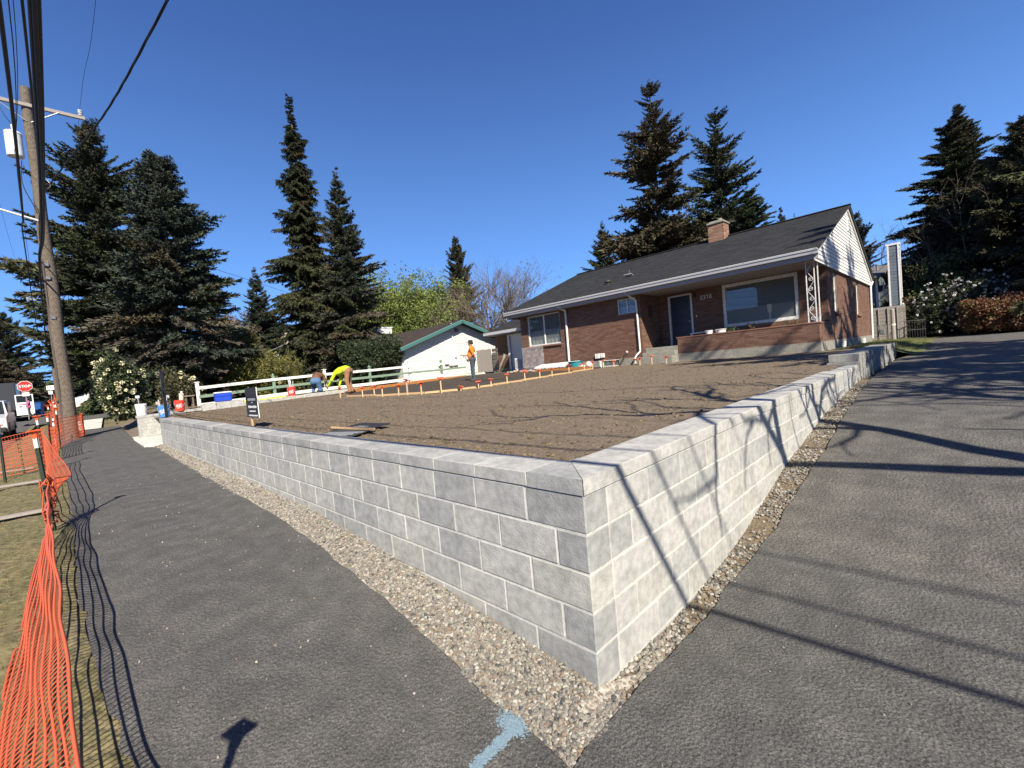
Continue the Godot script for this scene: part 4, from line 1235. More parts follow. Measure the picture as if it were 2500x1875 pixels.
	for i in 6:
		var za: float = pz[i]; var zb: float = pz[i + 1] if i < 5 else -15.9
		var ya: float = py[i]; var yb: float = py[i + 1] if i < 5 else 1.4
		for r in [[0.75, 0.12, Color(1, 1, 1)], [0.4, 0.12, Color(0.17, 0.24, 0.18)], [0.05, 0.15, Color(1, 1, 1)]]:
			var b := MB.new()
			b.col = r[2] if not (i >= 4 and r[0] > 0.7) else Color(0.9, 0.9, 0.88)
			var m := Vector3(-20.27, (ya + yb) / 2 + r[0], (za + zb) / 2)
			b.cbox(m, Vector3(0.035, r[1], absf(zb - za) - 0.01), 0.006, Basis(Vector3.RIGHT, atan2(yb - ya, za - zb)))
			part("rail", b, M.white_worn if r[2].r > 0.5 else M.plain, f, true)
	# board fence across the gap between the houses
	var bf := thing("board_fence", "weathered grey vertical board fence between the white house and brick wing", "fence", Vector3(-19.4, 1.2, -17))
	for i in 10:
		var b := MB.new()
		var t := R.randf_range(1.0, 1.5)
		b.col = Color(t, t, t)
		b.cbox(Vector3(-20.35 + i * 0.14, 2.1 + R.randf_range(-0.02, 0.02), -17 + R.randf_range(-0.006, 0.006)), Vector3(0.13, 1.42, 0.022), 0.004)
		part("board", b, M.grey_wood, bf, true)
	for i in 7:
		var b := MB.new()
		var t := R.randf_range(0.35, 0.5)
		b.col = Color(t, t * 1.02, t)
		b.cbox(Vector3(-18.74, 1.3 + i * 0.23, -17.05), Vector3(0.5, 0.2, 0.05), 0.01)
		part("cross_board", b, M.grey_wood, bf, true)
	# right: slat fence, bollard, grey house with boxed chimney
	var sf := thing("slat_fence", "grey horizontal board fence behind the brick house by the side lawn", "fence", Vector3(-1.5, 1.1, -31))
	for i in 9:
		for j in 2:
			var b := MB.new()
			var t := R.randf_range(0.8, 1.25)
			b.col = Color(t, t, t)
			b.cbox(Vector3(-1.72 + j * 0.78, 1.28 + i * 0.205, -31 - R.randf() * 0.01), Vector3(0.77, 0.19, 0.025), 0.005)
			part("slat", b, M.grey_wood, sf, true)
	for i in 4:
		var b := MB.new()
		b.col = Color(1.5, 1.45, 1.4)
		b.cbox(Vector3(-2.1 + i * 0.4, 2.0, -30.96), Vector3(0.05, 1.9, 0.04), 0.006)
		part("batten", b, M.grey_wood, sf, true)
	var bo := thing("wooden_bollard", "short weathered round timber post standing on the side lawn", "post", Vector3(-0.95, 1.12, -29.0))
	var bb := MB.new()
	bb.col = Color(1.9, 1.85, 1.6)
	bb.lathe(PackedVector2Array([Vector2(0.1, 0), Vector2(0.095, 0.7), Vector2(0.09, 1.62), Vector2(0.07, 1.66), Vector2(0, 1.67)]), Vector3.ZERO, 14)
	part("timber", bb, M.grey_wood, bo)
	var bnd := MB.new()
	bnd.col = Color(0.7, 0.66, 0.5)
	bnd.lathe(PackedVector2Array([Vector2(0.1, 0.8), Vector2(0.103, 0.81), Vector2(0.103, 0.88), Vector2(0.1, 0.89)]), Vector3.ZERO, 14)
	part("band", bnd, M.plain, bo)
	var hy := thing("gas_meter", "dark gas meter with pipes at the rear corner of the brick house", "meter", Vector3(-1.45, 1.1, -29.6))
	var gm := MB.new()
	gm.col = Color(0.12, 0.13, 0.14)
	gm.cbox(Vector3(0, 0.55, 0), Vector3(0.25, 0.32, 0.2), 0.04)
	for s in [-0.09, 0.09]: gm.tube(PackedVector3Array([Vector3(s, 0.7, 0), Vector3(s, 0.9, 0), Vector3(s * 2, 0.95, 0), Vector3(s * 2, 0.0, 0)]), PackedFloat32Array([0.02]), 6)
	part("body", gm, M.plain, hy)
	var gh := thing("grey_house", "blue-grey clapboard house with tall white-edged boxed chimney behind the slat fence", "house", Vector3(-4.0, 1.1, -40))
	var gw := MB.new()
	gw.col = Color(0.09, 0.11, 0.13)
	gw.span(Vector3(-8, 0.9, -44), Vector3(-2.35, 5.6, -38.0))
	gw.span(Vector3(-2.36, 0.9, -43), Vector3(-1.7, 4.9, -39.2))
	part("wall", gw, M.plain, gh, true)
	for i in 24:
		var b := MB.new()
		var t := R.randf_range(0.9, 1.1)
		b.col = Color(0.1, 0.125, 0.15) * t
		var yy := 1.1 + i * 0.19
		b.quad(Vector3(-8, yy, -37.97), Vector3(-2.33, yy, -37.97), Vector3(-2.33, yy + 0.2, -37.99), Vector3(-8, yy + 0.2, -37.99))
		b.quad(Vector3(-2.33, yy, -37.97), Vector3(-2.33, yy, -39.2), Vector3(-2.345, yy + 0.2, -39.2), Vector3(-2.345, yy + 0.2, -37.97))
		part("siding_board", b, M.plain, gh, true)
	var cy := MB.new()
	cy.col = Color(0.1, 0.125, 0.15)
	cy.span(Vector3(-1.66, 0.9, -37.6), Vector3(-1.08, 7.2, -37.0))
	var gc := part("chimney", cy, M.plain, gh, true)
	for i in 30:
		var b := MB.new()
		b.col = Color(0.11, 0.135, 0.16) * R.randf_range(0.92, 1.08)
		var yy := 1.1 + i * 0.2
		b.quad(Vector3(-1.58, yy, -36.975), Vector3(-1.14, yy, -36.975), Vector3(-1.14, yy + 0.205, -36.99), Vector3(-1.58, yy + 0.205, -36.99))
		b.quad(Vector3(-1.055, yy, -37.08), Vector3(-1.055, yy, -37.52), Vector3(-1.07, yy + 0.205, -37.52), Vector3(-1.07, yy + 0.205, -37.08))
		part("siding_board", b, M.plain, gc)
	var cw := MB.new()
	for q in [[-1.62, -36.98], [-1.1, -36.98], [-1.07, -37.56]]: cw.cbox(Vector3(q[0], 4.1, q[1]), Vector3(0.09, 6.3, 0.09), 0.006)
	cw.cbox(Vector3(-1.37, 7.24, -37.3), Vector3(0.72, 0.12, 0.72), 0.01)
	part("chimney_trim", cw, M.white, gc)
	var gr := MB.new()
	gr.col = Color(0.16, 0.15, 0.15)
	gr.prism(PackedVector2Array([Vector2(37.3, 5.3), Vector2(41, 6.3), Vector2(44.7, 5.3), Vector2(44.7, 5.42), Vector2(41, 6.45), Vector2(37.3, 5.42)]), Transform3D(Basis(Vector3.FORWARD, U, X), Vector3(-1.9, 0, 0)), 6.5)
	gr.col = Color(0.03, 0.03, 0.035)
	gr.box(Vector3(-1.75, 5.35, -38.2), Vector3(0.6, 0.16, 1.9), Basis(Vector3.BACK, -0.3))
	part("roof", gr, M.shingle, gh, true)
	var gt := MB.new()
	gt.cbox(Vector3(-2.36, 3.3, -37.94), Vector3(0.12, 4.4, 0.05), 0.006)
	gt.cbox(Vector3(-2.0, 4.4, -37.93), Vector3(0.06, 0.8, 0.04), 0.006)
	gt.col = Color(0.3, 0.3, 0.3)
	gt.lathe(PackedVector2Array([Vector2(0.06, 0), Vector2(0.06, 0.8), Vector2(0.1, 0.8), Vector2(0.1, 0.9), Vector2(0, 0.95)]), Vector3(-2.4, 5.5, -39.2), 10)
	part("trim", gt, M.white, gh, true)
	# dark gate leaning open by the driveway
	var gate := thing("metal_gate", "dark open gate with square grid standing by the slat fence", "gate", Vector3(-0.6, 1.05, -30.6))
	for i in 9:
		var b := MB.new()
		b.col = Color(0.02, 0.02, 0.022)
		b.box(Vector3(0.0 + i * 0.1, 0.55, -i * 0.06), Vector3(0.022, 1.0, 0.022))
		part("bar", b, M.plain, gate)
	var gb := MB.new()
	gb.col = Color(0.02, 0.02, 0.022)
	for yy in [0.1, 0.55, 1.05]: gb.box(Vector3(0.4, yy, -0.24), Vector3(1.0, 0.04, 0.03), Basis(U, 0.54))
	part("frame", gb, M.plain, gate)
	# shed at the far right and grey-roofed house behind the lawn
	var shd := thing("timber_shed", "low grey timber shed half hidden by the red shrub at the driveway's end", "shed", Vector3(5.0, 1.1, -38))
	var sb := MB.new()
	sb.col = Color(0.28, 0.3, 0.34)
	sb.span(Vector3(4.3, 1.0, -40), Vector3(6.6, 2.7, -38))
	part("wall", sb, M.plain, shd, true)
	var sr := MB.new()
	sr.col = Color(0.12, 0.12, 0.13)
	sr.box(Vector3(5.4, 2.85, -39), Vector3(2.9, 0.1, 2.7), Basis(Vector3.RIGHT, 0.12))
	part("roof", sr, M.plain, shd, true)
	var rh := thing("grey_roof_house", "grey-roofed house with white eaves half hidden behind the yellow-green shrubs", "house", Vector3(-36.5, 1.2, -10.5))
	var rw := MB.new()
	rw.col = Color(0.3, 0.29, 0.27)
	rw.span(Vector3(-40, 1.0, -16), Vector3(-33.6, 3.5, -8.9))
	part("wall", rw, M.plain, rh, true)
	var rr := MB.new()
	rr.col = Color(0.2, 0.2, 0.21)
	rr.prism(PackedVector2Array([Vector2(8.2, 3.5), Vector2(12.5, 5.3), Vector2(16.8, 3.5), Vector2(16.8, 3.62), Vector2(12.5, 5.44), Vector2(8.2, 3.62)]), Transform3D(Basis(Vector3.FORWARD, U, X), Vector3(-33, 0, 0)), 7.5)
	part("roof", rr, M.shingle, rh, true)
	var rg := MB.new()
	for q in [[Vector2(8.1, 3.42), Vector2(12.5, 5.26)], [Vector2(12.5, 5.26), Vector2(16.9, 3.42)]]:
		var m: Vector2 = (q[0] + q[1]) / 2
		var d: Vector2 = q[1] - q[0]
		rg.box(Vector3(-32.97, m.y + 0.06, -m.x), Vector3(0.06, 0.2, d.length()), Basis(Vector3.RIGHT, atan2(d.y, d.x)))
	part("eave_board", rg, M.white, rh, true)
	var rcp := MB.new()
	rcp.col = Color(0.35, 0.3, 0.26)
	rcp.lathe(PackedVector2Array([Vector2(0.25, 0), Vector2(0.25, 0.7), Vector2(0.5, 0.72), Vector2(0.12, 0.95), Vector2(0.12, 1.15), Vector2(0.2, 1.2), Vector2(0, 1.25)]), Vector3(-36.2, 4.7, -11.0), 12)
	part("roof_vent", rcp, M.plain, rh, true)
	# across the street, outside the frame: what the picture window mirrors
	var ac := thing("opposite_house", "pale two-storey house with dark roof standing across the street", "house", Vector3(-14, -0.1, 22))
	var aw := MB.new()
	aw.col = Color(0.55, 0.55, 0.52)
	aw.span(Vector3(-22, -0.3, 20), Vector3(-6, 4.2, 30))
	aw.col = Color(0.12, 0.16, 0.2)
	aw.span(Vector3(-15, 4.2, 21), Vector3(-6, 8.2, 30))
	part("wall", aw, M.plain, ac, true)
	var arf := MB.new()
	arf.col = Color(0.06, 0.06, 0.065)
	arf.prism(PackedVector2Array([Vector2(-30.5, 4.2), Vector2(-19.4, 4.2), Vector2(-25, 6.2)]), Transform3D(Basis(Vector3.FORWARD, U, X), Vector3(-14.8, 0, 0)), 7.6)
	arf.prism(PackedVector2Array([Vector2(-30.5, 8.2), Vector2(-20.4, 8.2), Vector2(-25.5, 10.2)]), Transform3D(Basis(Vector3.FORWARD, U, X), Vector3(-5.6, 0, 0)), 9.8)
	part("roof", arf, M.shingle, ac, true)
	for i in 3:
		var wb := MB.new()
		wb.col = Color(0.05, 0.06, 0.07)
		wb.cbox(Vector3(-20 + i * 4.6, 1.9, 19.98), Vector3(1.6, 1.3, 0.06), 0.01)
		part("window", wb, M.gloss, ac, true)

# ------------------------------------------------------------------ trees and shrubs
var branches := {}

# One conifer limb of unit length along +x: a stem with side shoots, each set with splayed needle tufts
func limb(style: int, sd: int) -> ArrayMesh:
	var key := style * 10 + sd
	if branches.has(key): return branches[key]
	var r := RandomNumberGenerator.new()
	r.seed = 900 + key
	var nb := MB.new(); var wb := MB.new()
	wb.col = Color(1.0, 0.9, 0.78)
	var pts := PackedVector3Array()
	var droop: float = [0.2, -0.16, 0.3, 0.06][style]
	var bend := func(x: float) -> Vector3: return Vector3(x, -droop * x * x + (0.1 * x * x * x if style == 0 else 0.0), 0.05 * sin(x * 4.0 + sd))
	for i in 7: pts.append(bend.call(i / 6.0))
	wb.tube(pts, PackedFloat32Array([0.016, 0.014, 0.012, 0.01, 0.007, 0.005, 0.003]), 4, false)
	var count: int = [19, 18, 20, 12][style]
	for i in count * 2 + 1:
		var t := 0.12 + 0.86 * (i / (count * 2.0))
		var side := 1.0 if i % 2 == 0 else -1.0
		if i == count * 2: side = 0.0
		if r.randf() < [0.06, 0.14, 0.05, 0.3][style] and side != 0.0: continue
		var o: Vector3 = bend.call(t)
		var ln: float = ([0.36, 0.34, 0.34, 0.3][style] * pow(1.0 - t, 0.75) + 0.09) * r.randf_range(0.7, 1.2)
		if t < 0.3: ln *= 0.55 + t * 1.5
		var hang: float = [-0.75, r.randf_range(-0.35, 0.15), -0.5, -0.2][style]
		var d := Vector3(r.randf_range(0.55, 0.9), hang * r.randf_range(0.4, 1.2), side * r.randf_range(0.7, 1.0)).normalized()
		if side == 0.0: d = Vector3(1, -droop, 0).normalized()
		wb.line(o, o + d * ln * 0.8, 0.004, 3)
		var segs: int = maxi(3, int(ln * [30, 30, 32, 13][style]))
		for k in segs:
			var f := (k + r.randf()) / segs
			var p := o + d * ln * f
			if style == 0: p.y -= 0.06 * f * f
			var sz := r.randf_range(0.06, 0.11) * (1.2 - 0.4 * f)
			var tone := r.randf_range(0.7, 1.3)
			nb.col = Color(tone, tone, tone)
			for m in 3:
				var e := (d + Vector3(r.randfn(0, 0.55), r.randfn(-0.15 if style == 0 else 0.1, 0.5), r.randfn(0, 0.55))).normalized()
				var w := e.cross(Vector3(r.randfn(0, 1), r.randfn(0, 1), r.randfn(0, 1))).normalized() * sz * 0.24
				nb.tri(p - w, p + w, p + e * sz)
	var am := nb.mesh(M.needle)
	wb.mesh(M.bark, am)
	branches[key] = am
	return am

func trunk_part(o: Node3D, h: float, r0: float, col := Color(0.7, 0.66, 0.62), lean := Vector3.ZERO) -> void:
	var b := MB.new()
	b.col = col
	var p := PackedVector3Array(); var q := PackedFloat32Array()
	for i in 11:
		var t := i / 10.0
		p.append(Vector3(0.06 * sin(t * 7.0), -0.3 + (h + 0.3) * t, 0.06 * cos(t * 5.0)) + lean * t * t)
		q.append(r0 * (1.35 if i == 0 else 1.0) * (1.0 - 0.96 * t) + 0.012)
	b.tube(p, q, 9)
	part("trunk", b, M.bark, o)

# prof(t): reach of the crown at height fraction t of the crown
func conifer(called: String, label: String, at: Vector3, h: float, reach: float, bare: float, style: int, col: Color, prof: Callable, opt := {}) -> Node3D:
	var o := thing(called, label, "tree", at, 0.0, opt.get("group", ""))
	trunk_part(o, h * 0.985, opt.get("trunk", h * 0.017))
	var sets := [[], [], []]; var cols := [[], [], []]
	var y := bare
	var gap: float = opt.get("gap", 0.38)
	var per: int = opt.get("per", 7)
	var spin := 0.0
	while y < h - 0.12:
		var t := (y - bare) / (h - bare)
		var rr: float = reach * prof.call(t)
		for k in maxi(3, int(per * (0.55 + 0.45 * minf(1.0, rr / reach + 0.3)))):
			if R.randf() < opt.get("miss", 0.1): continue
			var a := spin + TAU * k / per + R.randfn(0, 0.3)
			var ln := rr * R.randf_range(0.62, 1.14)
			if R.randf() < 0.07: ln *= 1.2
			ln = maxf(ln, 0.25)
			var pitch: float = lerpf(opt.get("low", -0.2), opt.get("high", 0.75), pow(t, 1.6)) + R.randfn(0, 0.09)
			var dead: bool = t < opt.get("dead", 0.0) and R.randf() < 0.75
			var wid: float = clampf(1.5 / maxf(ln, 0.5), 0.75, 1.7) * opt.get("wide", 1.0)
			var q := Basis(Vector3.UP, a) * Basis(Vector3.BACK, pitch) * Basis(Vector3.RIGHT, R.randfn(0, 0.2)) * Basis.from_scale(Vector3(ln, ln * minf(wid, 1.2), ln * wid))
			var v := R.randi() % 2
			var c: Color = col * R.randf_range(0.7, 1.3)
			if R.randf() < opt.get("brown", 0.12): c = c.lerp(Color(0.1, 0.075, 0.035), R.randf_range(0.3, 0.8))
			if R.randf() < 0.18: c = c.lerp(opt.get("tip", Color(0.09, 0.11, 0.035)), 0.5)
			if dead: v = 2; c = Color(0.085, 0.075, 0.055) * R.randf_range(0.6, 1.2)
			c.a = 1.0
			if k % 2 == 0 and ln > 1.2:                             # short inner boughs close the core
				var q2 := Basis(Vector3.UP, a + 0.5) * Basis(Vector3.BACK, pitch + R.randfn(0.1, 0.25)) * Basis.from_scale(Vector3.ONE * ln * R.randf_range(0.35, 0.6))
				sets[v].append(Transform3D(q2, Vector3(0, y + gap * 0.5 * R.randf(), 0)))
				cols[v].append(Color(c.r * 0.9, c.g * 0.9, c.b * 0.9, 1))
			sets[v].append(Transform3D(q, Vector3(0.06 * sin(t * 7.0), y + R.randfn(0, gap * 0.3), 0.06 * cos(t * 5.0))))
			cols[v].append(c)
		spin += 2.4
		y += gap * lerpf(1.0, 0.62, t)
	for v in 3:
		if sets[v].size(): many("crown", limb(style if v < 2 else 3, v), sets[v], cols[v], o).set_meta("kind", "stuff")
	return o

func cone(t: float) -> float: return pow(1.0 - t, 0.85) * (0.75 + 0.25 * minf(1.0, t * 8.0))
func column_(t: float) -> float: return minf(1.0, 0.5 + t * 4.0) * pow(1.0 - t, 0.55) * (0.85 + 0.15 * sin(t * 40.0))
func round_(t: float) -> float: return pow(maxf(0.0, sin(PI * clampf(t * 0.86 + 0.14, 0, 1))), 0.6)
func ragged(t: float) -> float: return pow(1.0 - t, 0.62) * (0.72 + 0.3 * sin(t * 31.0) * sin(t * 13.0)) * (0.7 + 0.3 * minf(1.0, t * 5.0))

func grow(b: MB, tips: Array, p: Vector3, d: Vector3, ln: float, r: float, depth: int, opt: Dictionary) -> void:
	var pts := PackedVector3Array([p]); var rad := PackedFloat32Array([r])
	var q := p; var e := d
	var n := 3
	for i in n:
		e = (e + Vector3(R.randfn(0, opt.get("twist", 0.16)), R.randfn(opt.get("lift", 0.05), 0.1), R.randfn(0, opt.get("twist", 0.16)))).normalized()
		q += e * ln / n
		pts.append(q); rad.append(r * lerpf(1.0, 0.62, (i + 1.0) / n))
	b.tube(pts, rad, 6 if depth > 3 else (4 if depth > 1 else 3), false)
	if depth == 0:
		tips.append([q, e])
		return
	if depth <= 2: tips.append([pts[1], e]); tips.append([pts[2], e])
	var kids: int = opt.get("kids", 3)
	for i in kids + (1 if R.randf() < 0.35 else 0):
		var a := TAU * (i + R.randf()) / kids
		var s := e.cross(Vector3.UP if absf(e.y) < 0.9 else Vector3.RIGHT).normalized()
		var u := s.cross(e)
		var spread: float = opt.get("spread", 0.75) * R.randf_range(0.6, 1.3)
		var nd := (e + (s * cos(a) + u * sin(a)) * spread).normalized()
		var from := pts[R.randi_range(1, 3)] if i > 0 else q
		grow(b, tips, from, nd, ln * R.randf_range(0.6, 0.85), r * R.randf_range(0.45, 0.62), depth - 1, opt)

var sprig_cache := {}
func sprig(kind: int) -> ArrayMesh:
	if sprig_cache.has(kind): return sprig_cache[kind]
	var b := MB.new()
	var r := RandomNumberGenerator.new()
	r.seed = 40 + kind
	var keep := R.state
	R.seed = 40 + kind
	for i in [16, 18, 14][kind]:
		var t := r.randf_range(0.8, 1.25)
		b.col = Color(t, t, t)
		leaf(b, Vector3(r.randfn(0, 0.36), r.randfn(0, 0.3), r.randfn(0, 0.36)), [0.34, 0.5, 0.26][kind])
	R.state = keep
	var am := b.mesh(M.leaf)
	sprig_cache[kind] = am
	return am

func broadleaf(called: String, label: String, at: Vector3, h: float, col: Color, opt := {}) -> Node3D:
	var o := thing(called, label, "tree", at, 0.0, opt.get("group", ""))
	var b := MB.new()
	b.col = opt.get("wood", Color(0.8, 0.78, 0.74))
	var tips := []
	var stems: int = opt.get("stems", 1)
	for i in stems:
		var d := Vector3(R.randfn(0, 0.3), 1, R.randfn(0, 0.3)).normalized() if stems > 1 else Vector3(0.05, 1, 0.05)
		grow(b, tips, Vector3(R.randfn(0, 0.1), -0.2, R.randfn(0, 0.1)) if i else Vector3(0, -0.2, 0), d, h * opt.get("first", 0.36), h * opt.get("thick", 0.018), opt.get("depth", 4), opt)
	var top := 0.1
	for t in tips: top = maxf(top, t[0].y)
	var f := h / top
	part("limb", b, M.bark, o).scale = Vector3.ONE * f
	if opt.get("leaves", true):
		var xf := []; var cs := []
		for t in tips:
			if R.randf() > opt.get("fill", 1.0): continue
			for k in opt.get("each", 2):
				var s: float = opt.get("size", 0.5) * R.randf_range(0.6, 1.3)
				xf.append(Transform3D(Basis.from_euler(Vector3(R.randf() * TAU, R.randf() * TAU, R.randf() * TAU)).scaled(Vector3.ONE * s), t[0] * f + Vector3(R.randfn(0, 0.25), R.randfn(0, 0.25) - opt.get("weep", 0.0) * R.randf(), R.randfn(0, 0.25)) * opt.get("loose", 1.0)))
				var c := col * R.randf_range(0.65, 1.35)
				c.a = 1
				cs.append(c)
		many("crown", sprig(opt.get("sprig", 0)), xf, cs, o).set_meta("kind", "stuff")
	return o

func shrub(called: String, label: String, at: Vector3, rad: Vector3, col: Color, n: int, opt := {}) -> Node3D:
	var o := thing(called, label, opt.get("cat", "shrub"), at, 0.0, opt.get("group", ""))
	var sb := MB.new()
	sb.col = Color(0.5, 0.45, 0.4)
	var lobes := []
	for i in 9: lobes.append([Vector3(R.randfn(0, 0.42), R.randf_range(0.25, 1.5), R.randfn(0, 0.42)), R.randf_range(0.4, 0.75)])
	for i in 14:
		var l: Array = lobes[i % 9]
		var tip: Vector3 = l[0] * rad
		sb.tube(PackedVector3Array([Vector3(R.randfn(0, 0.08), -0.1, R.randfn(0, 0.08)), tip * 0.5 + Vector3(0, 0.1, 0), tip]), PackedFloat32Array([0.03, 0.02, 0.008]), 4, false)
	part("stem", sb, M.bark, o)
	var xf := []; var cs := []
	var fx := []; var fc := []
	for i in n:
		var l: Array = lobes[R.randi() % 9]
		var d := Vector3(R.randfn(0, 1), R.randfn(0, 1), R.randfn(0, 1)).normalized()
		var p: Vector3 = (l[0] + d * l[1] * pow(R.randf(), 0.4)) * rad
		if p.y < 0.05: p.y = R.randf_range(0.05, 0.4)
		var s: float = opt.get("size", 0.32) * R.randf_range(0.6, 1.3)
		xf.append(Transform3D(Basis.from_euler(Vector3(R.randf() * TAU, R.randf() * TAU, R.randf() * TAU)).scaled(Vector3.ONE * s), p))
		var c := col * R.randf_range(0.6, 1.4)
		if R.randf() < 0.15: c = c.lerp(opt.get("tip", col), 0.8)
		c.a = 1
		cs.append(c)
	for i in opt.get("flowers", 0):
		var l: Array = lobes[R.randi() % 9]
		var d := Vector3(R.randfn(0, 1), R.randfn(0.1, 0.8), R.randfn(0, 1)).normalized()
		var p: Vector3 = (l[0] + d * l[1] * R.randf_range(0.97, 1.1)) * rad
		if p.y < 0.15: continue
		var s: float = opt.get("bloom", 0.1) * R.randf_range(0.65, 1.2)
		fx.append(Transform3D(Basis.from_euler(Vector3(R.randf() * TAU, R.randf() * TAU, 0)).scaled(Vector3.ONE * s), p))
		fc.append(opt.get("petal", Color(0.75, 0.7, 0.42)) * R.randf_range(0.8, 1.15))
	many("foliage", sprig(opt.get("sprig", 1)), xf, cs, o).set_meta("kind", "stuff")
	if fx.size():
		var fb := MB.new()
		var kr := R.state
		R.seed = 99
		for i in 26:
			var d := Vector3(R.randfn(0, 1), R.randfn(0, 1), R.randfn(0, 1)).normalized()
			var u := d.cross(Vector3(0.3, 1, 0.2)).normalized() * 0.36
			var w := d.cross(u).normalized() * 0.36
			var c := d * 0.75
			fb.quad(c - u * 0.3 - d * 0.3, c + u - w * 0.3, c + u * 0.4 + w + d * 0.2, c - u * 0.6 + w * 0.5 + d * 0.15)
		R.state = kr
		many("blossom", fb.mesh(M.petal), fx, fc, o).set_meta("kind", "stuff")
	return o

func trees() -> void:
	var dark := Color(0.034, 0.046, 0.02); var blue := Color(0.036, 0.054, 0.038); var olive := Color(0.05, 0.054, 0.018); var brownish := Color(0.055, 0.047, 0.024)
	var g := 1.1
	# left of the photo, along the neighbour's lawn
	conifer("fir_tree", "tallest broad dark fir rising behind the utility pole on the left", Vector3(-39.5, g, -1.0), 19.4, 7.6, 3.2, 1, dark, ragged, {"gap": 0.46, "per": 8, "low": -0.15, "high": 0.6, "trunk": 0.36, "brown": 0.2})
	conifer("spruce_tree", "blue-green spruce with bare grey lower boughs behind the cream rhododendron", Vector3(-25.4, g, -2.3), 12.3, 3.5, 1.6, 1, blue, func(t): return minf(0.62 + t * 1.3, 1.0) * pow(1.0 - t, 0.62) * 1.05, {"gap": 0.3, "per": 8, "low": -0.28, "high": 0.5, "dead": 0.3, "trunk": 0.26, "tip": Color(0.075, 0.095, 0.06)})
	conifer("cedar_tree", "low dense dark cedar spreading down to the ground left of the rhododendron", Vector3(-41, g, -1.6), 8.6, 3.6, 0.2, 2, Color(0.03, 0.05, 0.018), round_, {"gap": 0.3, "per": 10, "low": -0.4, "high": 0.4, "miss": 0.05})
	conifer("spruce_tree", "very tall slender dark green spruce standing alone above the rail fence", Vector3(-29.9, g, -10.7), 20.0, 3.9, 0.5, 0, Color(0.038, 0.047, 0.018), func(t): return pow(1.0 - t, 0.72) * (0.8 + 0.2 * sin(t * 47.0)) * (0.82 if t > 0.45 else 1.0), {"gap": 0.34, "per": 9, "low": -0.3, "high": 0.35, "trunk": 0.34, "tip": Color(0.08, 0.085, 0.025)})
	conifer("spruce_tree", "second shorter grey-green spruce close to the right of the tallest slender spruce", Vector3(-27.6, g, -12.3), 14.7, 3.4, 1.6, 1, Color(0.042, 0.05, 0.032), cone, {"gap": 0.33, "per": 7, "low": -0.2, "high": 0.5, "dead": 0.3, "trunk": 0.24, "brown": 0.25})
	conifer("cedar_tree", "rounded bright green cedar behind the shrubs between the two spruces", Vector3(-52.1, g, -9.3), 13.9, 3.6, 0.4, 2, Color(0.045, 0.068, 0.022), column_, {"gap": 0.36, "per": 9, "low": -0.1, "high": 0.9})
	conifer("fir_tree", "small dark fir left of the tallest slender spruce, crossed by wires", Vector3(-45.2, g, -11.8), 12.0, 3.6, 0.4, 1, blue, cone, {"gap": 0.38, "per": 8, "low": -0.2, "high": 0.5})
	conifer("cedar_tree", "low green cedar filling the gap behind the yellow-green shrubs", Vector3(-48, g, -13.5), 7.6, 3.6, 0.3, 2, olive, round_, {"gap": 0.4, "per": 9})
	conifer("fir_tree", "dark fir with jagged crown behind the white house and bare maple", Vector3(-36.4, g, -29.3), 14.8, 3.7, 1.0, 1, Color(0.05, 0.052, 0.03), column_, {"gap": 0.42, "per": 8, "low": 0.0, "high": 0.8, "brown": 0.3})
	# behind the brick house
	conifer("fir_tree", "biggest ragged brown-green fir behind the brick house's chimney", Vector3(-21.1, g, -45.5), 29.6, 9.6, 3.0, 1, brownish, ragged, {"gap": 0.66, "per": 7, "low": -0.3, "high": 0.5, "brown": 0.35, "miss": 0.22, "trunk": 0.5})
	conifer("fir_tree", "dark fir with upswept right boughs just right of the biggest fir", Vector3(-17.6, g, -54.3), 28.2, 9.8, 3.0, 1, dark, ragged, {"gap": 0.7, "per": 7, "low": -0.1, "high": 0.5, "miss": 0.22, "trunk": 0.45})
	conifer("fir_tree", "lower fir at the left foot of the biggest fir, above the house ridge", Vector3(-26.3, g, -42.3), 15.6, 5.0, 0.5, 1, olive, cone, {"gap": 0.45, "per": 8, "brown": 0.25})
	conifer("fir_tree", "ragged low fir between the two big firs, its foot hidden by the roof", Vector3(-22.5, g, -47.5), 16.0, 5.5, 0.5, 1, brownish, round_, {"gap": 0.6, "per": 8, "brown": 0.35, "miss": 0.2})
	conifer("fir_tree", "bushy green fir just right of the brick chimney", Vector3(-12.9, g, -48.6), 15.6, 5.6, 0.5, 2, Color(0.03, 0.055, 0.022), column_, {"gap": 0.42, "per": 9})
	conifer("fir_tree", "small pointed fir peeping over the ridge right of the bushy green fir", Vector3(-14.8, g, -68.2), 18.6, 4.0, 2.0, 1, dark, cone, {"gap": 0.5})
	conifer("fir_tree", "smallest pointed fir tip showing above the ridge near the gable", Vector3(-15.9, g, -81.3), 20.0, 4.0, 2.0, 1, dark, cone, {"gap": 0.55})
	conifer("fir_tree", "dark fir beyond the white gable, left of the grey house's chimney", Vector3(-5.7, g, -58.0), 12.8, 4.6, 0.5, 1, dark, column_, {"gap": 0.45})
	# right end of the driveway
	conifer("sequoia_tree", "tall pointed dark conical tree at the end of the driveway on the right", Vector3(2.0, 1.2, -51), 18.2, 6.6, 0.3, 2, Color(0.036, 0.043, 0.02), func(t): return pow(1.0 - t, 0.8) * (0.85 + 0.15 * sin(t * 60.0)), {"gap": 0.34, "per": 11, "low": -0.1, "high": 0.9, "miss": 0.04, "brown": 0.25, "trunk": 0.5})
	conifer("cedar_tree", "big dark cedar at the photo's right edge with olive sprays", Vector3(5.0, 1.2, -43.5), 13.4, 5.2, 0.3, 0, Color(0.042, 0.044, 0.016), column_, {"gap": 0.4, "per": 10, "miss": 0.06, "tip": Color(0.1, 0.1, 0.03)})
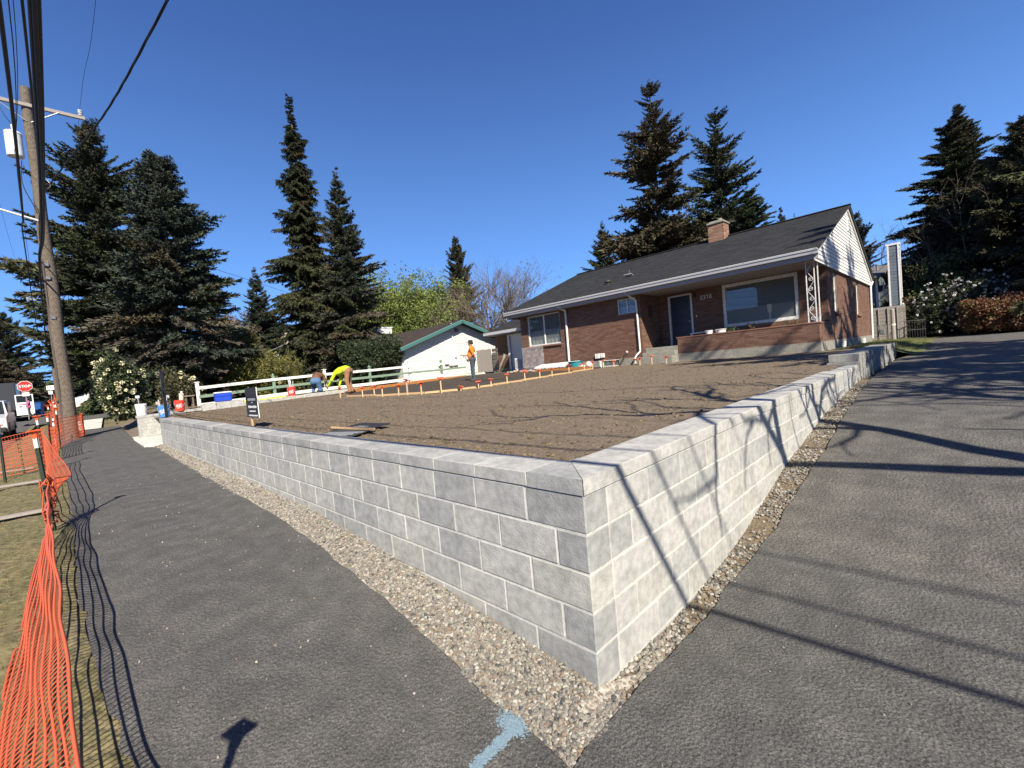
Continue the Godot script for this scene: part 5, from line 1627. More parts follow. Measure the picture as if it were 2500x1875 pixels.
	conifer("cedar_tree", "dark cedar partly outside the right edge, nearest the driveway", Vector3(7.2, 1.2, -37.0), 12.5, 5.0, 0.2, 0, Color(0.036, 0.038, 0.015), column_, {"gap": 0.42, "per": 10, "miss": 0.06})
	conifer("cedar_tree", "shaded cedar between the conical tree and the right-edge cedar", Vector3(3.6, 1.2, -48.0), 10.6, 4.6, 0.2, 0, Color(0.03, 0.035, 0.014), round_, {"gap": 0.42, "per": 10})
	conifer("cedar_tree", "dark low evergreen behind the gate left of the willow", Vector3(-0.9, 1.2, -46.5), 5.6, 3.0, 0.2, 2, Color(0.022, 0.028, 0.012), round_, {"gap": 0.35, "per": 10})
	# far up the street
	conifer("fir_tree", "dark fir at the left edge above the parked vehicles", Vector3(-89, 1.0, 6.8), 13.6, 5.5, 0.5, 1, Color(0.035, 0.045, 0.03), column_, {"gap": 0.5, "per": 9})
	conifer("cedar_tree", "low brownish evergreen under the left edge fir behind the vehicles", Vector3(-80, 1.0, 8.2), 6.5, 5.0, 0.2, 2, Color(0.06, 0.05, 0.03), round_, {"gap": 0.4, "per": 10})
	conifer("fir_tree", "distant fir straight up the street beside the second pole", Vector3(-122, 1.0, 1.0), 13.0, 5.0, 0.4, 1, dark, column_, {"gap": 0.6})
	broadleaf("street_tree", "far light green tree up the street behind the white sign", Vector3(-112, 1.0, 3.2), 5.4, Color(0.07, 0.12, 0.03), {"size": 0.8, "depth": 4, "each": 2})
	conifer("cedar_tree", "dark far hedge-like tree behind the stop sign", Vector3(-118, 1.0, 6.0), 5.0, 4.5, 0.2, 2, Color(0.03, 0.045, 0.025), round_, {"gap": 0.45, "per": 9})
	# broadleaf trees in young leaf behind the white house
	for q in [[-40.8, -21.9, 11.6, "tallest young-leaved light green tree just right of the second spruce"], [-39.7, -26.0, 10.4, "light green tree behind the peak of the white house"], [-41.5, -18.6, 8.6, "low light green tree behind the white house's chimney"], [-44.5, -25.0, 9.6, "middle light green tree between the two taller young-leaved ones"], [-37.6, -24.4, 7.2, "lowest light green tree over the brown roof"]]:
		broadleaf("maple_tree", q[3], Vector3(q[0], g, q[1]), q[2], Color(0.13, 0.17, 0.035), {"size": 0.6, "each": 5, "loose": 1.8, "depth": 4, "kids": 3, "spread": 0.7, "first": 0.3, "stems": 2, "wood": Color(0.5, 0.46, 0.38), "group": "young-leaved trees behind the white house"})
	broadleaf("bare_tree", "bare pale-branched tree fanning out behind the white house's roof", Vector3(-31.1, g, -28.3), 11.0, Color.WHITE, {"leaves": false, "depth": 5, "kids": 3, "stems": 4, "spread": 0.5, "wood": Color(2.0, 1.9, 1.75), "first": 0.3, "thick": 0.015})
	broadleaf("bare_tree", "nearly bare tree with buds left of the brick house's roof corner", Vector3(-28.9, g, -30.0), 10.4, Color(0.12, 0.1, 0.06), {"depth": 5, "kids": 3, "stems": 2, "spread": 0.6, "wood": Color(1.6, 1.5, 1.4), "fill": 0.2, "each": 1, "size": 0.25, "thick": 0.016})
	broadleaf("bare_tree", "leafless tree with fine twigs behind the grey house's chimney", Vector3(-1.3, 1.2, -48.5), 10.5, Color.WHITE, {"leaves": false, "depth": 5, "kids": 3, "stems": 2, "spread": 0.6, "wood": Color(1.5, 1.4, 1.35), "thick": 0.012})
	broadleaf("birch_tree", "slender white-trunked leaning birch in front of the conical tree", Vector3(0.9, 1.2, -44.5), 11.5, Color.WHITE, {"leaves": false, "depth": 4, "kids": 3, "spread": 0.4, "wood": Color(2.6, 2.5, 2.4), "thick": 0.009, "lift": -0.02})
	broadleaf("willow_tree", "bright green drooping tree behind the gate and the white-flowered shrub", Vector3(0.1, 1.2, -41.5), 6.4, Color(0.07, 0.105, 0.022), {"size": 0.4, "each": 5, "depth": 4, "weep": 7.0, "loose": 0.9, "spread": 0.8})
	# trees outside the frame on the right whose shadows fall over the driveway, lawn and gable
	for q in [[9.6, -1.4, 9.0, "large gnarled bare tree standing right of the driveway near the street"], [12.5, -5.2, 10.5, "second bare tree standing right of the driveway, further from it"]]:
		broadleaf("roadside_tree", q[3], Vector3(q[0], 0.1, q[1]), q[2], Color.WHITE, {"leaves": false, "depth": 5, "kids": 3, "stems": 1, "spread": 0.95, "first": 0.26, "thick": 0.034, "twist": 0.34})
	for q in [[9.6, -6.8, 15.5, 4.4, "tall thin fir right of the driveway opposite the soil yard, outside the frame"], [10.0, -11.6, 16.5, 4.6, "tall ragged fir right of the driveway opposite the porch, outside the frame"], [10.2, -16.0, 16.0, 4.4, "tall ragged fir right of the driveway opposite the gable, outside the frame"]]:
		conifer("roadside_fir", q[4], Vector3(q[0], 0.8, q[1]), q[2], q[3], 5.0, 1, dark, column_, {"gap": 0.95, "per": 6, "miss": 0.25, "low": -0.2, "high": 0.4})
	# shrubs
	shrub("rhododendron", "large rhododendron covered in cream flower clusters beside the walk", Vector3(-21.4, 1.0, 0.35), Vector3(0.78, 1.5, 0.8), Color(0.04, 0.058, 0.02), 1300, {"flowers": 330, "bloom": 0.085, "petal": Color(0.78, 0.74, 0.5), "size": 0.22})
	shrub("rhododendron", "smaller cream-flowered rhododendron behind the tool buckets", Vector3(-21.9, 1.1, -1.7), Vector3(0.9, 0.85, 0.8), Color(0.05, 0.05, 0.02), 700, {"flowers": 60, "bloom": 0.1, "petal": Color(0.76, 0.7, 0.46), "size": 0.22})
	shrub("yellow_shrub", "tall yellow-green round shrub behind the fence's green post", Vector3(-28.3, g, -6.2), Vector3(1.6, 2.1, 1.6), Color(0.1, 0.1, 0.025), 1600, {"size": 0.26, "tip": Color(0.19, 0.16, 0.04)})
	shrub("yellow_shrub", "low yellow-green spreading shrub with pale blossoms behind the red bucket", Vector3(-25.2, g, -6.4), Vector3(1.7, 1.15, 1.5), Color(0.095, 0.095, 0.02), 1300, {"size": 0.22, "tip": Color(0.17, 0.15, 0.03), "flowers": 9, "bloom": 0.1})
	shrub("plum_shrub", "brownish budding shrub rising behind the tall yellow-green shrub", Vector3(-36, g, -7.0), Vector3(2.6, 3.2, 2.0), Color(0.12, 0.085, 0.055), 900, {"size": 0.24, "tip": Color(0.22, 0.15, 0.12)})
	shrub("evergreen_shrub", "dark olive shrub behind the first white fence post", Vector3(-29, g, -3.6), Vector3(1.8, 1.5, 1.6), Color(0.045, 0.052, 0.022), 1300, {"size": 0.25})
	shrub("evergreen_shrub", "dark leafy mass under the slender spruce, behind the bending workers", Vector3(-31.5, g, -9.0), Vector3(2.4, 1.6, 2.2), Color(0.035, 0.05, 0.016), 1500, {"size": 0.3})
	shrub("laurel_hedge", "dense dark laurel against the left end of the white house", Vector3(-23.6, g, -11.3), Vector3(1.6, 1.55, 1.5), Color(0.022, 0.036, 0.012), 2600, {"size": 0.24, "cat": "hedge"})
	shrub("magnolia", "wide shrub with white star blossoms at the end of the driveway", Vector3(1.9, 1.15, -36.8), Vector3(2.3, 2.1, 1.7), Color(0.04, 0.05, 0.02), 1300, {"size": 0.2, "flowers": 420, "bloom": 0.075, "petal": Color(0.72, 0.7, 0.68)})
	shrub("red_shrub", "reddish-brown leafy shrub by the timber shed on the right", Vector3(3.5, 1.15, -35.0), Vector3(1.6, 1.0, 1.3), Color(0.13, 0.055, 0.025), 1300, {"size": 0.22, "tip": Color(0.13, 0.12, 0.03)})
	shrub("dark_hedge", "dark shaded hedge behind the metal gate", Vector3(-0.2, 1.15, -38.5), Vector3(2.0, 1.4, 1.2), Color(0.028, 0.03, 0.012), 1300, {"size": 0.3, "cat": "hedge", "tip": Color(0.12, 0.07, 0.03)})
	shrub("dark_hedge", "dark low hedge bordering the far end of the driveway", Vector3(6.6, 1.15, -34.5), Vector3(2.2, 0.9, 1.2), Color(0.03, 0.04, 0.014), 1200, {"size": 0.3, "cat": "hedge"})
	shrub("cypress_bush", "bright green upright bush between the downspout and the grey house", Vector3(-2.6, 1.15, -33.5), Vector3(0.8, 1.5, 0.8), Color(0.06, 0.075, 0.016), 900, {"size": 0.2})
	# grass: tufts on the verge and the side lawn
	var tb := MB.new()
	var rs := R.state
	R.seed = 12
	for i in 9:
		var a := R.randf() * TAU
		var o := Vector3(R.randfn(0, 0.3), 0, R.randfn(0, 0.3))
		var w := Vector3(cos(a), 0, sin(a)) * 0.05
		tb.tri(o - w, o + w, o + Vector3(R.randfn(0, 0.35), R.randf_range(0.5, 1.0), R.randfn(0, 0.35)))
	R.state = rs
	var xf := []; var cs := []
	for i in 9000:
		var x := -14 * pow(R.randf(), 0.8) + 0.6; var z := R.randf_range(1.9, 5.0)
		if i > 6500: x = R.randf_range(-1.8, 0.35); z = R.randf_range(-30, -17.2)
		if i > 7800: x = R.randf_range(-27, -20.7); z = R.randf_range(-12, -2)
		var s := R.randf_range(0.015, 0.035) if i <= 6500 else R.randf_range(0.05, 0.1)
		var y := walk_y(x) - 0.012 if i <= 6500 else (1.14 if i > 7800 else lerpf(1.17, drive_y(z) + 0.02, smoothstep(-0.6, 0.5, x)))
		xf.append(Transform3D(Basis(Vector3.UP, R.randf() * TAU).scaled(Vector3(s, s, s)), Vector3(x, y, z)))
		cs.append((Color(0.2, 0.17, 0.085).lerp(Color(0.1, 0.12, 0.04), R.randf()) if i <= 6500 else Color(0.08, 0.11, 0.025).lerp(Color(0.17, 0.17, 0.06), R.randf())))
	tag(many("grass", tb.mesh(M.leaf), xf, cs, self), "short dry and green grass on the verge and lawns", "grass", "", "stuff")

# ------------------------------------------------------------------ street: poles, wires, fences, signs, vehicles
func smooth_path(pts: Array, per := 8) -> PackedVector3Array:
	var out := PackedVector3Array()
	for i in pts.size() - 1:
		var a: Vector3 = pts[maxi(i - 1, 0)]; var b: Vector3 = pts[i]; var c: Vector3 = pts[i + 1]; var d: Vector3 = pts[mini(i + 2, pts.size() - 1)]
		for k in per: out.append(b.cubic_interpolate(c, a, d, k / float(per)))
	out.append(pts[-1])
	return out

func cable(label: String, pts: Array, r: float, group := "", twist := 0.0, strands := 1) -> void:
	var o := thing("cable", label, "cable", pts[0], 0.0, group)
	var b := MB.new()
	b.col = Color(0.014, 0.014, 0.015)
	var p := smooth_path(pts, 10 if twist == 0.0 else 40)
	for s in strands:
		var q := PackedVector3Array()
		for i in p.size():
			var off := Vector3.ZERO
			if strands > 1:
				var a := TAU * s / strands + (i * twist if twist > 0.0 else 0.7 * sin(i * 0.21 + s))
				off = Vector3(0, sin(a), cos(a)) * r * (0.95 if twist > 0.0 else 1.3)
			q.append(p[i] + off)
		b.tube(q, PackedFloat32Array([r]), 6)
	part("strand", b, M.plain, o, true)

func power_pole(at: Vector3, h: float, r: float, label: String, arm_y: float, arm_half: float, extras: bool) -> void:
	var o := thing("utility_pole", label, "utility pole", at)
	var b := MB.new()
	var p := PackedVector3Array(); var q := PackedFloat32Array()
	for i in 13:
		var t := i / 12.0
		p.append(Vector3(0.02 * sin(i * 2.0), -0.3 + t * (h + 0.3), 0.02 * cos(i * 1.7))); q.append(lerpf(r, r * 0.62, t))
	b.tube(p, q, 16)
	part("pole", b, M.pole_wood, o)
	var a := MB.new()
	a.cbox(Vector3(0.14, arm_y, 0), Vector3(0.09, 0.115, arm_half * 2), 0.008)
	var arm := part("crossarm", a, M.grey_wood, o)
	a = MB.new()
	for s in [-1.0, 1.0]: a.line(Vector3(0.18, arm_y - 0.02, s * 0.75), Vector3(0.14, arm_y - 0.55, s * 0.05), 0.018, 6)
	part("brace", a, M.metal, arm)
	for s in [-1.0, 1.0]:
		var ib := MB.new()
		ib.col = Color(0.45, 0.47, 0.5)
		ib.lathe(PackedVector2Array([Vector2(0.03, 0), Vector2(0.07, 0.02), Vector2(0.05, 0.06), Vector2(0.08, 0.09), Vector2(0.055, 0.13), Vector2(0.075, 0.16), Vector2(0.05, 0.21), Vector2(0, 0.22)]), Vector3(0.14, arm_y + 0.06, s * (arm_half - 0.12)), 12)
		part("insulator", ib, M.gloss, arm)
	if extras:
		var t := MB.new()
		t.col = Color(0.62, 0.64, 0.66)
		t.lathe(PackedVector2Array([Vector2(0, 0), Vector2(0.2, 0), Vector2(0.21, 0.03), Vector2(0.21, 0.72), Vector2(0.225, 0.74), Vector2(0.2, 0.8), Vector2(0, 0.83)]), Vector3(0.1, 9.55, 0.42), 18)
		t.line(Vector3(0.1, 10.35, 0.42), Vector3(0.1, 10.6, 0.42), 0.03)
		var tr := part("transformer", t, M.plain, o)
		var w := MB.new()
		w.col = Color(0.02, 0.02, 0.02)
		w.tube(smooth_path([Vector3(0.1, 10.6, 0.42), Vector3(0.3, 10.9, 0.6), Vector3(0.14, arm_y, 0.7)]), PackedFloat32Array([0.01]), 4)
		w.tube(smooth_path([Vector3(0.25, 9.4, 0.3), Vector3(0.35, 8.6, 0.35), Vector3(0.3, 7.9, 0.15), Vector3(0.2, 7.7, 0.1)]), PackedFloat32Array([0.014]), 4)
		part("lead", w, M.plain, tr)
		var l := MB.new()
		l.col = Color(0.7, 0.71, 0.72)
		l.tube(smooth_path([Vector3(0.1, 7.5, 0.1), Vector3(0.3, 7.75, 1.2), Vector3(0.4, 8.15, 2.6), Vector3(0.4, 8.3, 3.6)]), PackedFloat32Array([0.035]), 8)
		l.ball(Vector3(0.4, 8.28, 3.9), Vector3(0.1, 0.07, 0.34))
		part("street_lamp_arm", l, M.plain, o)
		var h2 := MB.new()
		h2.col = Color(0.5, 0.5, 0.5)
		h2.tube(smooth_path([Vector3(0.14, 8.75, -0.05), Vector3(0.2, 8.9, -0.22), Vector3(0.25, 8.7, -0.3), Vector3(0.2, 8.6, -0.22)]), PackedFloat32Array([0.012]), 5)
		for yy in [4.2, 5.55, 6.0]: h2.cbox(Vector3(0.17, yy, 0.05), Vector3(0.1, 0.12, 0.14), 0.02)
		part("bracket", h2, M.metal, o)
		var c := MB.new()                                         # conduit and guard running up the pole
		c.col = Color(0.06, 0.05, 0.045)
		c.line(Vector3(r * 0.55, -0.1, r * 0.75), Vector3(r * 0.45, 6.2, r * 0.62), 0.035, 8)
		part("conduit", c, M.plain, o)

func net(b: MB, top: Array, bot: Array, rows := 11, cell := 0.085) -> void:      # plastic safety netting between two edges
	var tp := smooth_path(top, 24); var bp := smooth_path(bot, 24)
	var grid := []
	for r in rows:
		var f := r / float(rows - 1)
		var q := PackedVector3Array()
		for i in tp.size(): q.append(bp[i].lerp(tp[i], f) + Vector3(0, 0, 0.006 * sin(i * 0.25 + r * 1.3)) + Vector3(0, 0.005 * sin(i * 0.4 + r), 0))
		grid.append(q)
		var t := R.randf_range(0.85, 1.15)
		b.col = Color(t, t, t)
		b.tube(q, PackedFloat32Array([0.0075 if r == 0 or r == rows - 1 else 0.0058]), 4, false)
	for i in tp.size() - 1:
		var n := maxi(1, int(round(tp[i].distance_to(tp[i + 1]) / cell)))
		for k in n:
			var u := k / float(n)
			for r in rows - 1:
				b.line(grid[r][i].lerp(grid[r][i + 1], u), grid[r + 1][i].lerp(grid[r + 1][i + 1], u), 0.0034, 3)

func t_post(o: Node3D, base: Vector3, top: Vector3, yaw := 0.3) -> void:
	var b := MB.new()
	b.col = Color(0.03, 0.045, 0.03)
	var d := (top - base).normalized()
	var q := Basis(Vector3.UP, yaw)
	q = Basis(Quaternion(Vector3.UP, d)) * q
	var len_ := (top - base).length()
	b.box(base + d * len_ * 0.42, Vector3(0.045, len_ * 0.86, 0.006), q)
	b.box(base + d * len_ * 0.42, Vector3(0.006, len_ * 0.86, 0.045), q)
	for i in 18: b.box(base + d * (0.1 + i * len_ * 0.045), Vector3(0.016, 0.02, 0.03), q)
	b.col = Color(0.75, 0.74, 0.66)
	b.box(base + d * len_ * 0.92, Vector3(0.044, len_ * 0.14, 0.007), q)
	b.box(base + d * len_ * 0.92, Vector3(0.007, len_ * 0.14, 0.044), q)
	var p := part("post", b, M.plain, o, true)
	var c := MB.new()
	c.col = Color(0.75, 0.1, 0.02)
	c.lathe(PackedVector2Array([Vector2(0.026, -0.07), Vector2(0.03, -0.02), Vector2(0.034, 0)]), top, 10, q)
	c.cbox(top + d * 0.008, Vector3(0.11, 0.016, 0.11), 0.003, q)
	part("cap", c, M.plastic, p)

func street() -> void:
	power_pole(Vector3(-20.6, 0.5, 1.75), 12.0, 0.21, "weathered utility pole with crossarm and transformer, nearest on the left", 11.35, 1.42, true)
	power_pole(Vector3(-62.5, 1.0, 2.3), 12.2, 0.2, "brown utility pole further up the street behind the nearest pole", 11.3, 1.3, false)
	power_pole(Vector3(24, -0.2, 1.8), 11.5, 0.2, "utility pole down the street behind the photographer, carrying the cables", 10.6, 1.3, false)
	cable("thick black bundle of cables in front of the nearest utility pole", [Vector3(24, 5.8, 1.8), Vector3(10, 4.55, 1.66), Vector3(4, 4.18, 1.62), Vector3(-2.5, 4.15, 1.67), Vector3(-10, 4.75, 1.78), Vector3(-20.4, 6.1, 1.98), Vector3(-40, 5.5, 2.3), Vector3(-62.4, 6.6, 2.45)], 0.014, "", 0.0, 3)
	cable("leftmost thick black cable crossing the top left corner", [Vector3(24, 6.6, 2.0), Vector3(10, 5.4, 1.86), Vector3(4, 5.05, 1.8), Vector3(-3.8, 4.95, 1.84), Vector3(-12, 5.6, 2.03), Vector3(-20.5, 7.15, 2.25), Vector3(-40, 6.3, 2.6), Vector3(-62.4, 7.2, 2.6)], 0.017)
	cable("black cable between the leftmost cable and the thick bundle", [Vector3(24, 7.2, 1.9), Vector3(8, 5.9, 1.72), Vector3(-4.5, 5.55, 1.7), Vector3(-12, 6.0, 1.74), Vector3(-20.4, 7.3, 1.88), Vector3(-40, 6.7, 2.2), Vector3(-62.4, 7.6, 2.4)], 0.013)
	cable("thin wire running down beside the leftmost cable", [Vector3(24, 9.3, 2.6), Vector3(4, 7.4, 1.95), Vector3(-7.2, 7.0, 1.8), Vector3(-20.5, 9.0, 2.2), Vector3(-40, 8.4, 2.5), Vector3(-62.4, 9.4, 2.6)], 0.007)
	cable("second thin wire left of the thick bundle", [Vector3(24, 10, 2.8), Vector3(4, 8.6, 1.9), Vector3(-9, 8.3, 1.75), Vector3(-20.5, 10.1, 2.2)], 0.006)
	cable("thin primary wire leading to the insulator on the right crossarm end", [Vector3(24, 10.8, 0.7), Vector3(4, 10.6, 0.4), Vector3(-13, 11.3, 0.36), Vector3(-20.46, 12.1, 0.45), Vector3(-40, 11.3, 0.8), Vector3(-62.4, 12.4, 1.1)], 0.005)
	cable("thin primary wire on the left crossarm end", [Vector3(24, 10.8, 2.9), Vector3(4, 10.6, 3.0), Vector3(-20.46, 12.1, 3.05), Vector3(-40, 11.3, 3.2), Vector3(-62.4, 12.4, 3.4)], 0.005)
	cable("twisted black service cable rising across the sky from behind the tall fir", [Vector3(-20.45, 9.05, 1.6), Vector3(-15, 8.4, 0.95), Vector3(-11.1, 7.85, 0.55), Vector3(-6.8, 7.65, 0.1), Vector3(2, 7.6, -0.9), Vector3(16, 8.6, -2.5)], 0.011, "", 0.25, 3)
	cable("pale service wire sloping right from the pole across the blue spruce", [Vector3(-20.5, 9.2, 1.6), Vector3(-22.0, 8.75, 0.4), Vector3(-24.0, 8.1, -2.5), Vector3(-26.5, 7.3, -7.5), Vector3(-31, 6.0, -16)], 0.009)
	cable("second service wire sloping right below the pale one", [Vector3(-20.5, 7.9, 1.6), Vector3(-23.0, 7.35, -1.0), Vector3(-27.5, 6.3, -7.5), Vector3(-33, 5.2, -15)], 0.007)
	cable("low wire reaching the brick house's roof from the left", [Vector3(-15.8, 5.35, -18.6), Vector3(-20, 5.25, -19), Vector3(-28, 5.9, -18.5), Vector3(-40, 7.2, -15)], 0.009)
	cable("wire rising off the photo's right edge above the dark cedars", [Vector3(4.3, 15.6, -57), Vector3(4.0, 12.9, -42), Vector3(3.9, 10.9, -30), Vector3(3.9, 10.0, -18), Vector3(4.4, 9.6, -4)], 0.012)
	for q in [[5.2, "upper street wire crossing behind the poles"], [4.4, "lower street wire crossing behind the poles"]]:
		cable(q[1], [Vector3(-80, q[0] + 3, 25), Vector3(-80, q[0] + 2.2, 5), Vector3(-80, q[0] + 3, -12)], 0.02)
	# orange safety fence
	var f := thing("safety_fence", "orange plastic safety netting on green steel posts along the verge", "fence", Vector3(-5.9, 0.25, 2.0))
	t_post(f, Vector3(0.28, -0.05, 2.08), Vector3(0.22, 1.3, 2.1))
	t_post(f, Vector3(-5.85, 0.2, 1.99), Vector3(-5.98, 1.42, 2.05))
	t_post(f, Vector3(-12.4, 0.3, 2.2), Vector3(-12.5, 1.5, 2.24))
	t_post(f, Vector3(-14.2, 0.33, 2.14), Vector3(-14.3, 1.5, 2.12))
	t_post(f, Vector3(-17.6, 0.42, 2.02), Vector3(-17.7, 1.62, 2.0))
	t_post(f, Vector3(-24.5, 0.6, 2.3), Vector3(-24.6, 1.75, 2.3))
	t_post(f, Vector3(-11.9, 0.3, 2.75), Vector3(-12.0, 1.4, 2.75))
	var nb := MB.new()
	net(nb, [Vector3(0.3, 0.9, 2.02), Vector3(-0.2, 0.52, 1.88), Vector3(-0.85, 0.45, 1.855), Vector3(-1.82, 0.54, 1.885), Vector3(-2.64, 0.61, 1.905), Vector3(-3.83, 0.68, 1.95), Vector3(-5.06, 0.73, 1.99), Vector3(-5.88, 0.84, 1.995)],
		[Vector3(0.3, 0.03, 2.16), Vector3(-0.4, 0.06, 2.2), Vector3(-1.1, 0.1, 2.18), Vector3(-1.9, 0.16, 2.15), Vector3(-3.34, 0.27, 2.11), Vector3(-4.92, 0.33, 2.07), Vector3(-5.5, 0.4, 2.02), Vector3(-5.88, 0.5, 2.0)])
	net(nb, [Vector3(-5.88, 0.84, 1.995), Vector3(-6.6, 0.8, 1.93), Vector3(-8.5, 0.62, 1.82), Vector3(-10.5, 0.78, 1.97), Vector3(-12.4, 1.15, 2.18)],
		[Vector3(-5.88, 0.5, 2.0), Vector3(-6.6, 0.38, 2.03), Vector3(-8.5, 0.34, 2.1), Vector3(-10.5, 0.36, 2.14), Vector3(-12.4, 0.42, 2.2)], 7, 0.13)
	net(nb, [Vector3(-14.2, 1.25, 2.14), Vector3(-16, 1.15, 2.05), Vector3(-17.6, 1.3, 2.02), Vector3(-20.3, 1.3, 1.5), Vector3(-20.62, 1.35, 1.42), Vector3(-21, 1.3, 1.75), Vector3(-24.5, 1.5, 2.3)],
		[Vector3(-14.2, 0.36, 2.14), Vector3(-16, 0.42, 2.05), Vector3(-17.6, 0.45, 2.02), Vector3(-20.3, 0.56, 1.5), Vector3(-20.62, 0.56, 1.42), Vector3(-21, 0.58, 1.75), Vector3(-24.5, 0.65, 2.3)], 9, 0.12)
	net(nb, [Vector3(-12.4, 1.15, 2.18), Vector3(-12.3, 0.95, 3.0), Vector3(-12.2, 0.8, 3.6), Vector3(-12.0, 0.6, 4.6)], [Vector3(-12.4, 0.4, 2.18), Vector3(-12.3, 0.32, 3.0), Vector3(-12.2, 0.0, 3.6), Vector3(-12.0, -0.05, 4.6)], 9, 0.1)
	net(nb, [Vector3(-14.2, 1.2, 2.2), Vector3(-14.5, 1.0, 3.2), Vector3(-15, 0.9, 4.0), Vector3(-15.5, 0.8, 5.4)], [Vector3(-14.2, 0.4, 2.2), Vector3(-14.5, 0.3, 3.2), Vector3(-15, 0.05, 4.0), Vector3(-15.5, 0.0, 5.4)], 9, 0.12)
	for i in 26:                                                   # the bunch gathered and tied at the second post
		var a := R.randf() * TAU
		var p := Vector3(-5.9, R.randf_range(0.42, 0.95), 2.0)
		nb.tube(PackedVector3Array([p, p + Vector3(cos(a) * 0.06, R.randf_range(-0.12, 0.1), sin(a) * 0.06), p + Vector3(cos(a + 1) * 0.09, R.randf_range(-0.25, 0.05), sin(a + 1) * 0.07)]), PackedFloat32Array([0.007, 0.009, 0.006]), 4)
	part("netting", nb, M.net, f, true).set_meta("kind", "stuff")
	var f2 := thing("safety_fence", "far orange netting heaped round posts beyond the nearest utility pole", "fence", Vector3(-30, 0.7, 2.6))
	for q in [[-26.5, 2.15], [-30.0, 2.3], [-35.0, 2.4], [-46.0, 2.3]]: t_post(f2, Vector3(q[0], walk_y(q[0]) - 0.05, q[1]), Vector3(q[0], walk_y(q[0]) + 1.2, q[1]))
	var nf := MB.new()
	net(nf, [Vector3(-26.5, 1.75, 2.15), Vector3(-30, 1.85, 2.3), Vector3(-35, 1.8, 2.4), Vector3(-40, 1.85, 2.5)], [Vector3(-26.5, 0.6, 2.15), Vector3(-30, 0.72, 2.3), Vector3(-35, 0.8, 2.4), Vector3(-40, 0.95, 2.5)], 9, 0.09)
	net(nf, [Vector3(-45.5, 1.7, 2.0), Vector3(-46, 1.75, 0.9)], [Vector3(-45.5, 0.98, 2.0), Vector3(-46, 0.98, 0.9)], 13, 0.06)
	net(nf, [Vector3(-72, 1.5, 3.4), Vector3(-72, 1.6, 2.4), Vector3(-70, 1.5, 1.5)], [Vector3(-72, 0.98, 3.4), Vector3(-72, 0.98, 2.4), Vector3(-70, 0.98, 1.5)], 11, 0.06)
	for i in 60:
		var p := Vector3(-28.5 + R.randfn(0, 0.8), 1.35 + R.randfn(0, 0.35), 2.2 + R.randfn(0, 0.1))
		nf.tube(PackedVector3Array([p, p + Vector3(R.randfn(0, 0.1), R.randfn(0, 0.15), R.randfn(0, 0.1))]), PackedFloat32Array([0.014]), 4)
	part("netting", nf, M.net, f2, true).set_meta("kind", "stuff")
	# planks on the verge
	for q in [[-7.2, 2.75, 1.4, 1.45, "grey plank lying on the verge nearest the camera", Color(1.9, 1.8, 1.6)], [-10.6, 3.0, 1.9, 1.35, "longer pale plank lying on the verge under the netting", Color(2.2, 2.1, 1.9)], [-13.2, 3.6, 2.4, 1.5, "raw yellow plank lying across the far verge", Color(2.4, 1.9, 1.2)]]:
		var pk := thing("plank", q[4], "plank", Vector3(q[0], walk_y(q[0]) + 0.02, q[1]), q[3], "planks left on the verge")
		var b := MB.new()
		b.col = q[5]
		b.cbox(Vector3(0, 0.015, 0), Vector3(q[2], 0.03, 0.14), 0.004)
		part("board", b, M.grey_wood, pk)
	var mk := thing("marker_post", "white plastic marker post with black band beside the nearest utility pole", "post", Vector3(-18.5, 0.45, 2.1))
	var mb := MB.new()
	mb.col = Color(0.8, 0.8, 0.78)
	mb.lathe(PackedVector2Array([Vector2(0.035, 0), Vector2(0.035, 0.72), Vector2(0.02, 0.86), Vector2(0, 0.87)]), Vector3.ZERO, 10)
	mb.col = Color(0.03, 0.03, 0.03)
	mb.lathe(PackedVector2Array([Vector2(0.036, 0.74), Vector2(0.036, 0.8)]), Vector3.ZERO, 10)
	part("tube", mb, M.plastic, mk)
	# stop sign and small signs
	var ss := thing("stop_sign", "red octagonal STOP sign with small plate beyond the parked vehicles", "sign", Vector3(-45.9, 0.9, 3.75), PI / 2)
	var sp := MB.new()
	sp.line(Vector3(0, 0, 0), Vector3(0, 2.8, 0), 0.03, 8)
	part("pole", sp, M.metal, ss)
	for q in [[0.40, Color(0.8, 0.8, 0.8), 0.035], [0.375, Color(0.45, 0.012, 0.02), 0.042]]:
		var oc := PackedVector2Array()
		for i in 8: oc.append(Vector2.from_angle(TAU * (i + 0.5) / 8) * q[0])
		var ob := MB.new()
		ob.col = q[1]
		ob.prism(oc, Transform3D(Basis(), Vector3(0, 2.42, q[2])), 0.01)
		part("plate", ob, M.plain, ss)
	var tx := TextMesh.new()
	tx.text = "STOP"; tx.font = SystemFont.new(); tx.font.font_names = PackedStringArray(["Droid Sans"]); tx.font.font_weight = 700
	tx.font_size = 24; tx.pixel_size = 0.0105; tx.depth = 0.004
	part("lettering", tx, mat(Color(0.8, 0.8, 0.8), 0.5), ss).position = Vector3(0, 2.42, 0.046)
	var ap := MB.new()
	ap.col = Color(0.78, 0.78, 0.76)
	ap.cbox(Vector3(0, 1.84, 0.036), Vector3(0.36, 0.26, 0.008), 0.002)
	ap.col = Color(0.4, 0.02, 0.02)
	ap.cbox(Vector3(0, 2.0, 0.036), Vector3(0.42, 0.03, 0.008), 0.002)
	part("lower_plate", ap, M.plain, ss)
	tx = TextMesh.new()
	tx.text = "4-WAY"; tx.font = SystemFont.new(); tx.font.font_names = PackedStringArray(["Droid Sans"])
	tx.font_size = 20; tx.pixel_size = 0.0052; tx.depth = 0.003
	part("lettering", tx, mat(Color(0.1, 0.1, 0.12), 0.5), ss).position = Vector3(0, 1.84, 0.044)
